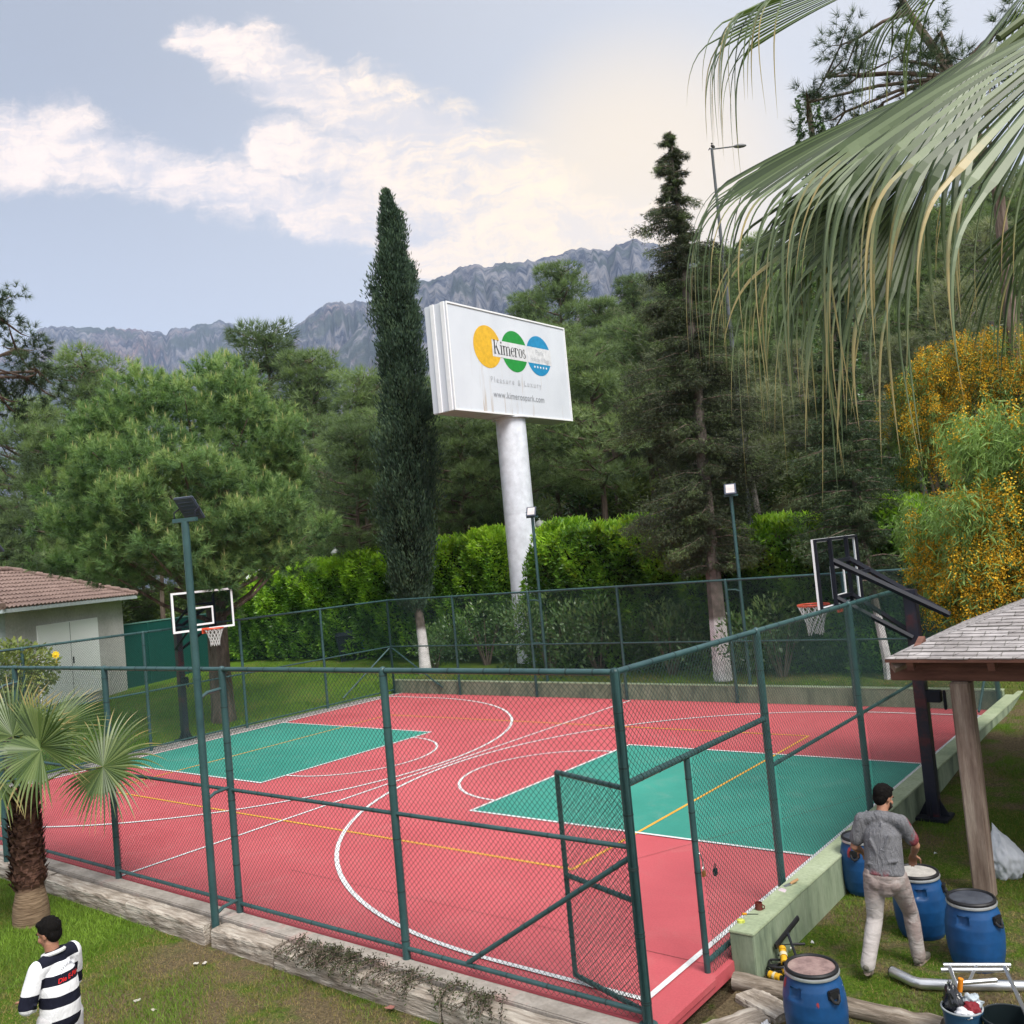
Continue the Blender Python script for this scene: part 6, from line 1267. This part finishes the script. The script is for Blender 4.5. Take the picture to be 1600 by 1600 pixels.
# litter and fallen leaves on the grass
lit = [(610, 1577, (.38, .16, .13), .06, 'pinkish fallen leaf on the grass at the bottom, below the timber edge'), (215, 1565, (.5, .48, .42), .05, 'pale curled leaf on the grass, right of the man in the striped sweater'), (240, 1580, (.5, .46, .36), .045, 'pale leaf near the bottom edge, right of the man in the striped sweater'),
       (320, 1507, (.6, .55, .48), .045, 'pale paper scrap on the brown grass, left of the long timber edge'), (306, 1508, (.6, .57, .5), .035, 'small pale scrap lying beside a larger one on the brown grass'), (112, 1397, (.66, .66, .66), .06, 'crumpled white tissue at the foot of the timber edge, by the palm'), (254, 1447, (.5, .48, .45), .04, 'little pale stone under the timber edge, left of the floodlight foot'),
       (1270, 1475, (.6, .6, .58), .03, 'tiny white scrap on the grass below the low wall'), (1462, 1335, (.7, .7, .7), .03, 'tiny white scrap on the grass right of the worker'), (1237, 1484, (.55, .55, .5), .025, 'tiny pale pebble by the foot of the low wall')]
for i, (x, y, c, r, lab) in enumerate(lit):
    p = onz(x, y, -.23 if x < 1000 else -.13); s = MB(); q = random.Random(i); n = 9; ring = [(r*q.uniform(.6, 1.1)*math.cos(6.283*k/n), r*.6*q.uniform(.6, 1.1)*math.sin(6.283*k/n), q.uniform(0, .02)) for k in range(n)]
    s.add([(0, 0, .015)]+ring+[(0, 0, .008)]+[(v[0], v[1], v[2]-.004) for v in ring], [(0, k+1, (k+1) % n+1) for k in range(n)]+[(n+1, n+2+(k+1) % n, n+2+k) for k in range(n)]); o = s.build('litter', plain('litter_tone', c, .8)); o.location = (p.x, p.y, p.z+.01); o.rotation_euler = (0, 0, q.uniform(0, 6)); tag(o, lab, 'litter')

# ------------------------------------------------------------------ people
def fuse(mb, name, mats, parent, voxel=.012, it=6, fac=.6):
    """joins overlapping volumes into ONE continuous smooth surface"""
    me = bpy.data.meshes.new('tmp'); me.from_pydata(mb.v, [], mb.f); me.update(); o = bpy.data.objects.new('tmp', me); COL.objects.link(o)
    bm = bmesh.new(); bm.from_mesh(me); bmesh.ops.recalc_face_normals(bm, faces=bm.faces[:]); bm.to_mesh(me); bm.free()
    r = o.modifiers.new('r', 'REMESH'); r.mode = 'VOXEL'; r.voxel_size = voxel; r.use_smooth_shade = True; s = o.modifiers.new('s', 'SMOOTH'); s.iterations = it; s.factor = fac
    dg = bpy.context.evaluated_depsgraph_get(); dg.update(); m2 = bpy.data.meshes.new_from_object(o.evaluated_get(dg)); bpy.data.objects.remove(o); m2.name = name
    return mesh_obj(name, m2, mats, parent, smooth=True)
def limb(mb, pts, rs, n=14, flat=None):
    mb.tube(pts, rs, n, flat=flat)
    for p, r in zip(pts, rs): mb.sphere(tuple(p), r*.985, 6)
def hand(mb, w, d, up, L=.175, curl=.6, mir=1):
    """palm, four unequal bent fingers and a thumb from the side of the palm"""
    w = Vector(w); d = Vector(d).normalized(); up = Vector(up); up = (up-d*up.dot(d)).normalized(); sd_ = d.cross(up)*mir; pl = L*.5
    for k in (-.3, -.1, .1, .3): limb(mb, [w+sd_*k*.06, w+d*pl+sd_*k*.105], [.019, .015], 8)
    for k, ln in ((-.36, .82), (-.12, .98), (.12, 1.0), (.36, .88)):
        p = w+d*pl*.92+sd_*k*.092; dr = d.copy(); pts = [p]
        for j in range(3): dr = (dr*math.cos(curl*(.6+.4*j))-up*math.sin(curl*(.6+.4*j))).normalized(); p = p+dr*L*.5*ln*(.42, .33, .25)[j]; pts.append(p)
        limb(mb, pts, [.0105, .010, .009, .008], 8)
    p = w+d*pl*.28-sd_*.034; t1 = (d*.6-sd_*.75-up*.2).normalized(); t2 = (d*.9-sd_*.15-up*.35).normalized(); limb(mb, [p, p+t1*.042, p+t1*.042+t2*.036, p+t1*.042+t2*.062], [.014, .0125, .0115, .009], 8)
def head(mb, c, yaw, pitch=0):
    Rm = Matrix.Rotation(yaw, 3, 'Z') @ Matrix.Rotation(pitch, 3, 'X'); c = Vector(c)
    def S(p, r, sq=(1, 1, 1), n=10): b = len(mb.v); mb.sphere((0, 0, 0), r, n, sq); mb.v[b:] = [tuple(Rm@(Vector(v)+Vector(p))+c) for v in mb.v[b:]]
    S((0, -.012, .035), .092, (.86, 1.06, 1.0), 14); S((0, .022, -.035), .066, (.92, 1.0, 1.15)); S((0, .052, -.078), .034, (1.0, .9, .8)); S((0, .086, -.008), .014, (.8, 1, 1.7)); S((0, .100, -.022), .0125, (1.1, .9, .8)); S((0, .078, .026), .03, (1.7, .5, .5))
    S((0, .083, -.052), .014, (1.6, .6, .55)); S((.033, .066, -.03), .026); S((-.033, .066, -.03), .026)
    for sx in (-1, 1): S((sx*.082, -.008, -.004), .022, (.38, .9, 1.4)); S((sx*.086, -.014, .012), .014, (.5, 1, 1))
    return Rm
def hair(name, c, Rm, mat, parent, low=-.03, fade=1.0):
    mb = MB(); c = Vector(c); r = random.Random(5)
    def S(p, rr, sq=(1, 1, 1), n=10): b = len(mb.v); mb.sphere((0, 0, 0), rr, n, sq); mb.v[b:] = [tuple(Rm@(Vector(v)+Vector(p))+c) for v in mb.v[b:]]
    S((0, -.022, .052), .096, (.90, 1.06, .93), 16); S((0, -.05, .0), .074, (1.05, .82, 1.1*fade), 12); S((.05, -.025, .03), .05, (.82, 1.0, 1.05)); S((-.05, -.025, .03), .05, (.82, 1.0, 1.05)); S((0, .045, .10), .045, (1.5, .9, .6))
    for k in range(90): a = r.uniform(0, 6.28); e_ = r.uniform(.1, 1.4); S((.080*math.cos(a)*math.cos(e_), -.02+.092*math.sin(a)*math.cos(e_), .052+.087*math.sin(e_)), r.uniform(.008, .017), (1, 1, .8), 4)
    o = fuse(mb, name, mat, parent, .006, 1, .3); return o
def eyes(c, Rm, parent, mat, brow):
    c = Vector(c)
    for sx in (-1, 1):
        s = MB(); s.sphere((0, 0, 0), .0095, 6); s.v = [tuple(Rm@(Vector(v)+Vector((sx*.031, .071, .006)))+c) for v in s.v]; e = s.build('eye', plain('eye_white', (.6, .58, .55), .3), parent, True)
        s = MB(); s.sphere((0, 0, 0), .006, 6); s.v = [tuple(Rm@(Vector(v)+Vector((sx*.031, .0775, .006)))+c) for v in s.v]; s.build('iris', brow, e, True)
        s = MB(); s.tube([Rm@Vector((sx*.014, .094, .026))+c, Rm@Vector((sx*.03, .093, .031))+c, Rm@Vector((sx*.05, .076, .024))+c], .0045, 6); s.build('eyebrow', brow, parent)
def mouth(c, Rm, parent): s = MB(); s.tube([Rm@Vector((-.022, .083, -.052))+Vector(c), Rm@Vector((0, .0925, -.051))+Vector(c), Rm@Vector((.022, .083, -.052))+Vector(c)], [.002, .0055, .002], 6); s.build('mouth', plain('lip', (.28, .10, .08), .5), parent, True)
def hair_mat():
    m, t, b = principled('black_hair', .85, .08); co = objco(t); mp = t.new('ShaderNodeMapping'); t.l.new(co, mp.inputs[0]); mp.inputs['Scale'].default_value = (1, 1, .35); n = t.noise(mp.outputs[0], 130, 4, .7)
    t.l.new(t.ramp(n, [(.3, (.002, .002, .002)), (.75, (.012, .010, .009))]), b.inputs['Base Color']); bump(t, b, n, 1.0, .006); return m
skin = mottled('skin_tan', (.34, .16, .10, 1), (.42, .21, .135, 1), 9, .5, .35, bs=.05); hairm = hair_mat(); V3 = Vector

# worker in a grey T-shirt, walking away and bending to a barrel
t = thing('person', 'man in a paint stained grey T-shirt, seen from behind among the blue barrels', 'person', (9.91, -4.64, -.155), R(8)); t.scale = (.935, .935, .945)
hc = V3((.03, .20, 1.625)); sl_, sr_ = V3((-.185, .11, 1.425)), V3((.185, .11, 1.425)); el, er = V3((-.285, .09, 1.15)), V3((.285, .22, 1.165)); wl, wr = V3((-.255, .33, 1.03)), V3((.215, .43, 1.00))
b = MB(); Rm = head(b, hc, R(-38), R(-16)); limb(b, [V3((0, .11, 1.42)), V3((.012, .155, 1.51)), V3((.022, .175, 1.57))], [.055, .056, .056]); limb(b, [V3((0, .02, 1.05)), V3((0, .07, 1.25)), V3((0, .11, 1.37))], [.09, .10, .06], flat=1.3)
for s_, e_, w_, mir in ((sl_, el, wl, 1), (sr_, er, wr, -1)):
    limb(b, [s_, s_.lerp(e_, .5), e_, e_.lerp(w_, .35), w_], [.050, .046, .041, .040, .027]); limb(b, [V3((0, .11, 1.38)), s_+V3((0, 0, -.02))], [.05, .045]); hand(b, w_, (w_-e_).normalized()+V3((0, .15, -.25)), (0, .5, 1), .18, .55, mir)
limb(b, [V3((0, .0, .95)), V3((0, .02, 1.05))], [.11, .1], flat=1.3)
LH, RH = V3((-.095, -.01, .93)), V3((.095, .01, .93)); LK, RK = V3((-.135, -.03, .50)), V3((.165, .22, .50)); LA, RA = V3((-.20, -.27, .135)), V3((.20, .20, .085))
for h_, k_, a_ in ((LH, LK, LA), (RH, RK, RA)): limb(b, [h_, h_.lerp(k_, .5), k_, k_.lerp(a_, .35), a_], [.095, .08, .056, .056, .036])
fuse(b, 'body', skin, t, .0085, 4, .5); hair('hair', hc, Rm, hairm, t); eyes(hc, Rm, t, None, hairm); mouth(hc, Rm, t)
s = MB(); s.tube([Rm@V3((-.035, .07, -.07))+hc, Rm@V3((0, .078, -.095))+hc, Rm@V3((.035, .07, -.07))+hc], [.018, .022, .018], 8); s.tube([Rm@V3((.06, .035, -.03))+hc, Rm@V3((.05, .06, -.07))+hc], [.012, .018], 8); s.tube([Rm@V3((-.06, .035, -.03))+hc, Rm@V3((-.05, .06, -.07))+hc], [.012, .018], 8); s.build('beard', plain('short_beard', (.03, .022, .018), .8), t, True)
# T-shirt
m, tt, bb_ = principled('grey_tshirt', .9, .1); co = objco(tt); n_ = tt.noise(co, 7, 5, .6); n2_ = tt.noise(co, 90, 3); c_ = tt.mix(.5, tt.ramp(n_, [(.3, (.10, .10, .108)), (.7, (.165, .165, .175))]), tt.ramp(n2_, [(.3, (.09, .09, .10)), (.7, (.20, .20, .21))]))
sx_ = tt.new('ShaderNodeSeparateXYZ'); tt.l.new(co, sx_.inputs[0]); hemf = tt.math('MULTIPLY', tt.smooth(sx_.outputs[2], 1.03, .95), tt.smooth(n_, .5, .62)); slf = tt.math('MULTIPLY', tt.smooth(sx_.outputs[0], .23, .27), tt.smooth(n_, .45, .55))
c_ = tt.mix(tt.math('MULTIPLY', tt.math('MAXIMUM', hemf, slf), .8), c_, (.22, .025, .035, 1)); tt.l.new(c_, bb_.inputs['Base Color'])
wv_ = tt.new('ShaderNodeMapping'); tt.l.new(co, wv_.inputs[0]); wv_.inputs['Scale'].default_value = (1.6, 1.6, .6); wv_.inputs['Rotation'].default_value = (0, R(28), 0); bump(tt, bb_, tt.noise(wv_.outputs[0], 9, 4, .6, 1.1), 1.0, .035)
b = MB(); limb(b, [V3((0, -.005, .93)), V3((0, .02, 1.03)), V3((0, .05, 1.16)), V3((0, .085, 1.30)), V3((0, .105, 1.40))], [.138, .132, .130, .128, .085], 20, flat=1.42); limb(b, [sl_+V3((.03, 0, .01)), V3((0, .115, 1.455)), sr_+V3((-.03, 0, .01))], [.066, .078, .066])
for s_, e_ in ((sl_, el), (sr_, er)): limb(b, [s_, s_.lerp(e_, .72)], [.074, .070])
for k, (p0, p1) in enumerate([((-.10, -.055, 1.28), (.02, -.07, 1.05)), ((.09, -.045, 1.33), (.0, -.065, 1.12)), ((-.15, .0, 1.02), (.12, -.10, .98)), ((.02, .01, 1.43), (.0, -.035, 1.22)), ((-.14, -.08, 1.05), (.15, -.085, 1.10))]): limb(b, [V3(p0), V3(p0).lerp(V3(p1), .5)+V3((0, -.008, -.01)), V3(p1)], [.014, .02, .014], 8)
fuse(b, 't_shirt', m, t, .0095, 4, .5)
# trousers
m, tt, bb_ = principled('pale_work_trousers', .9, .1); co = objco(tt); n_ = tt.noise(co, 4.5, 6, .65); n2_ = tt.noise(co, 10, 5, .7); sx_ = tt.new('ShaderNodeSeparateXYZ'); tt.l.new(co, sx_.inputs[0])
base_ = tt.ramp(n_, [(.3, (.29, .26, .245)), (.7, (.42, .39, .375))]); dirt_ = tt.ramp(n2_, [(.3, (.14, .095, .085)), (.7, (.30, .24, .22))]); upf = tt.smooth(sx_.outputs[2], .60, .86); rf_ = tt.smooth(sx_.outputs[0], .0, .14)
df_ = tt.math('MULTIPLY', tt.math('MAXIMUM', upf, rf_), tt.smooth(tt.math('ADD', n_, tt.math('MULTIPLY', n2_, .4)), .52, .72)); tt.l.new(tt.mix(tt.math('MULTIPLY', df_, .85), base_, dirt_), bb_.inputs['Base Color'])
wv_ = tt.new('ShaderNodeMapping'); tt.l.new(co, wv_.inputs[0]); wv_.inputs['Scale'].default_value = (.8, .8, 1.7); bump(tt, bb_, tt.noise(wv_.outputs[0], 7, 3, .5, 1.2), .7, .022)
b = MB(); limb(b, [V3((0, -.02, .84)), V3((0, -.01, .93)), V3((0, .005, 1.0))], [.125, .130, .118], 20, flat=1.28); b.sphere((-.075, -.06, .87), .088, 8); b.sphere((.075, -.045, .87), .088, 8)
for h_, k_, a_ in ((LH, LK, LA), (RH, RK, RA)): limb(b, [h_, h_.lerp(k_, .35), h_.lerp(k_, .75), k_, k_.lerp(a_, .3), k_.lerp(a_, .7), a_+V3((0, 0, .0))], [.112, .105, .085, .077, .078, .071, .069], 18)
for h_, k_, a_ in ((LH, LK, LA), (RH, RK, RA)):
    for q in (.15, .0, -.12): c = k_.lerp(a_, abs(q)) if q > 0 else k_.lerp(h_, -q); limb(b, [c+V3((-.05, -.045, .01)), c+V3((0, -.072, -.01)), c+V3((.05, -.045, .012))], [.012, .014, .012], 8)
fuse(b, 'trousers', m, t, .0095, 4, .5)
def shoe(mb, a, heel, toe):
    a, heel, toe = map(V3, (a, heel, toe)); d = (toe-heel).normalized(); limb(mb, [heel+V3((0, 0, .012)), heel.lerp(toe, .35)+V3((0, 0, .014)), heel.lerp(toe, .7)+V3((0, 0, .006)), toe], [.037, .038, .040, .030], 12); limb(mb, [a, heel.lerp(toe, .22)+V3((0, 0, .045))], [.042, .044], 12)
shoem = mottled('grey_trainer', (.09, .085, .07, 1), (.24, .22, .18, 1), 14, .7, .3); solem = plain('worn_sole', (.24, .19, .16), .8)
for a_, h_, to in ((LA, (-.205, -.31, .12), (-.21, -.10, .035)), (RA, (.185, .155, .045), (.26, .385, .035))):
    b = MB(); shoe(b, a_, h_, to); fuse(b, 'shoe', shoem, t, .008, 3, .5); s = MB(); h_, to = V3(h_), V3(to); dn = V3((0, 0, -.034)); s.tube([h_+dn, h_.lerp(to, .5)+dn, to+dn+V3((0, 0, .004))], [.033, .038, .028], 10, flat=None); s.v = [(v[0], v[1], v[2]) for v in s.v]; s.build('shoe_sole', solem, t, True)
# bystander in the striped sweater
t = thing('person', 'man in a black and white striped sweater with red lettering on the back', 'person', (4.98, -9.96, -.27), R(101)); t.scale = (.93, .93, .945)
hc = V3((-.015, .05, 1.635)); sl_, sr_ = V3((-.175, .0, 1.40)), V3((.175, .02, 1.425)); el, er = V3((-.265, .04, 1.13)), V3((.25, .12, 1.14)); wl, wr = V3((-.13, .25, 1.08)), V3((.08, .29, 1.09))
b = MB(); Rm = head(b, hc, R(20), R(-12)); limb(b, [V3((0, .01, 1.40)), V3((-.008, .03, 1.50)), V3((-.012, .035, 1.57))], [.062, .060, .060]); limb(b, [V3((0, .0, .95)), V3((0, .02, 1.2)), V3((0, .01, 1.34))], [.09, .10, .07], flat=1.2)
for s_, e_, w_, mir in ((sl_, el, wl, 1), (sr_, er, wr, -1)):
    limb(b, [s_, s_.lerp(e_, .5), e_, e_.lerp(w_, .35), w_], [.048, .045, .041, .040, .027]); limb(b, [V3((0, .01, 1.36)), s_+V3((0, 0, -.02))], [.045, .04]); hand(b, w_, (w_-e_).normalized()+V3((0, .1, .15)), (0, -.3, 1), .18, .7, mir)
LH, RH = V3((-.095, 0, .93)), V3((.095, 0, .93)); LK, RK = V3((-.11, .02, .50)), V3((.12, .03, .50)); LA, RA = V3((-.12, -.02, .085)), V3((.13, -.01, .085))
for h_, k_, a_ in ((LH, LK, LA), (RH, RK, RA)): limb(b, [h_, h_.lerp(k_, .5), k_, k_.lerp(a_, .35), a_], [.095, .08, .056, .056, .036])
fuse(b, 'body', skin, t, .0085, 4, .5); hair('hair', hc, Rm, hairm, t); eyes(hc, Rm, t, None, hairm); mouth(hc, Rm, t)
def stripes():
    m, tt, bb_ = principled('striped_knit', .9, .1); co = objco(tt); sx_ = tt.new('ShaderNodeSeparateXYZ'); n_ = tt.noise(co, 3, 3); tt.l.new(co, sx_.inputs[0])
    z = tt.math('ADD', sx_.outputs[2], tt.math('ADD', tt.math('MULTIPLY', sx_.outputs[0], .02), tt.math('MULTIPLY', tt.math('SUBTRACT', n_, .5), .05))); f = tt.math('MULTIPLY', z, .5)
    W_, K_ = (.70, .70, .72, 1), (.011, .012, .022, 1)
    st = [(0, W_), (.862/2, K_), (.955/2, W_), (1.065/2, K_), (1.160/2, W_), (1.245/2, K_), (1.325/2, W_), (1.410/2, K_)]
    body = tt.ramp(f, st, 'CONSTANT'); slv = tt.ramp(f, [(0, W_), (1.115/2, K_), (1.215/2, W_)], 'CONSTANT')
    ax = tt.math('ABSOLUTE', sx_.outputs[0]); sel = tt.math('GREATER_THAN', tt.math('ADD', ax, tt.math('MULTIPLY', tt.math('SUBTRACT', sx_.outputs[2], 1.2), .10)), .205)
    tt.l.new(tt.mix(sel, body, slv), bb_.inputs['Base Color']); wv_ = tt.new('ShaderNodeMapping'); tt.l.new(co, wv_.inputs[0]); wv_.inputs['Scale'].default_value = (1, 1, .6); bump(tt, bb_, tt.noise(wv_.outputs[0], 8, 4, .6, .8), .7, .03); return m
b = MB(); limb(b, [V3((0, -.0, .875)), V3((0, -.012, .93)), V3((0, -.018, 1.05)), V3((0, -.01, 1.2)), V3((0, .0, 1.32)), V3((0, .005, 1.385))], [.130, .145, .148, .145, .132, .09], 24, flat=1.18); limb(b, [sl_+V3((.03, 0, .0)), V3((-.0, .008, 1.45)), sr_+V3((-.03, 0, 0))], [.07, .076, .07])
for s_, e_, w_ in ((sl_, el, wl), (sr_, er, wr)): limb(b, [s_, s_.lerp(e_, .5), e_, e_.lerp(w_, .5), w_.lerp(e_, .08)], [.078, .080, .074, .066, .050], 16)
for p0, p1 in [((-.28, -.09, 1.17), (-.24, -.02, 1.10))]: limb(b, [V3(p0), V3(p1)], [.018, .02], 8)
sw = fuse(b, 'sweater', stripes(), t, .0095, 4, .5)
b = MB(); b.tube([V3((.085*math.cos(a)-.006, .018+.085*math.sin(a), 1.478+.022*math.sin(a+math.pi))) for a in np.linspace(0, 2*math.pi, 25)], .017, 8); b.build('collar', plain('white_rib', (.7, .7, .71), .85), sw, True)
# lettering laid onto the knit
bmv = bmesh.new(); bmv.from_mesh(sw.data); bvh = BVHTree.FromBMesh(bmv)
def onback(x, z):
    h = bvh.ray_cast(V3((x, -1.0, z)), V3((0, 1, 0))); return (h[0].y if h[0] is not None else -.15)
v, f = text_mesh('Die E-Pland', .05, .35, 1.0, 1.0, bold=.0012); mb = MB(); cx_, cz_ = .03, 1.287; ca, sa = math.cos(R(5)), math.sin(R(5))
mb.add([(cx_+x*ca-y*sa, onback(cx_+x*ca-y*sa, cz_+x*sa+y*ca)-.004, cz_+x*sa+y*ca) for x, y, z in v], f); mb.build('back_lettering', plain('red_embroidery', (.68, .02, .02), .6), sw)
mb = MB()
for k in range(13):
    a = math.pi*(.13+.74*k/12); x0, z0 = .035+.088*math.cos(a), 1.292+.085*math.sin(a); a2 = a+.07; x1, z1 = .035+.088*math.cos(a2), 1.292+.085*math.sin(a2); x2, z2 = .035+.102*math.cos(a), 1.292+.099*math.sin(a)
    for (xa, za, xb, zb_) in ((x0, z0, x1, z1), (x0, z0, x2, z2)): mb.tube([V3((xa, onback(xa, za)-.003, za)), V3((xb, onback(xb, zb_)-.003, zb_))], .002, 4)
mb.build('back_arc_mark', plain('grey_embroidery', (.12, .15, .18), .7), sw)
b = MB(); limb(b, [V3((0, -.01, .84)), V3((0, -.005, .96))], [.128, .125], 20, flat=1.3)
for h_, k_, a_ in ((LH, LK, LA), (RH, RK, RA)): limb(b, [h_, h_.lerp(k_, .5), k_, k_.lerp(a_, .5), a_], [.115, .10, .082, .078, .072], 18)
fuse(b, 'trousers', plain('pale_grey_trousers', (.56, .55, .56), .9, .1), t, .0095, 4, .5)
for a_ in (LA, RA): b = MB(); shoe(b, a_, a_+V3((0, -.04, -.04)), a_+V3((0, .18, -.05))); fuse(b, 'shoe', M['white'], t, .008, 3, .5)
# ------------------------------------------------------------------ air
s = MB(); s.box((-1500, 2200, 850-1.5), (9000, 9500, 1700)); o = s.build('haze', None) if False else None
me = bpy.data.meshes.new('haze'); hb = MB(); hb.box((-1900, 2400, 846), (7600, 7400, 1700)); me.from_pydata(hb.v, [], hb.f); me.update()
mh = bpy.data.materials.new('air'); mh.use_nodes = True; th = NT(mh.node_tree); th.n.clear(); oo = th.new('ShaderNodeOutputMaterial'); pv = th.new('ShaderNodeVolumePrincipled')
pv.inputs['Color'].default_value = (.52, .67, .98, 1); pv.inputs['Density'].default_value = 0.95e-4; pv.inputs['Anisotropy'].default_value = 0.0; th.l.new(pv.outputs[0], oo.inputs['Volume'])
me.materials.append(mh); ho = bpy.data.objects.new('haze', me); COL.objects.link(ho); tag(ho, kind='stuff')
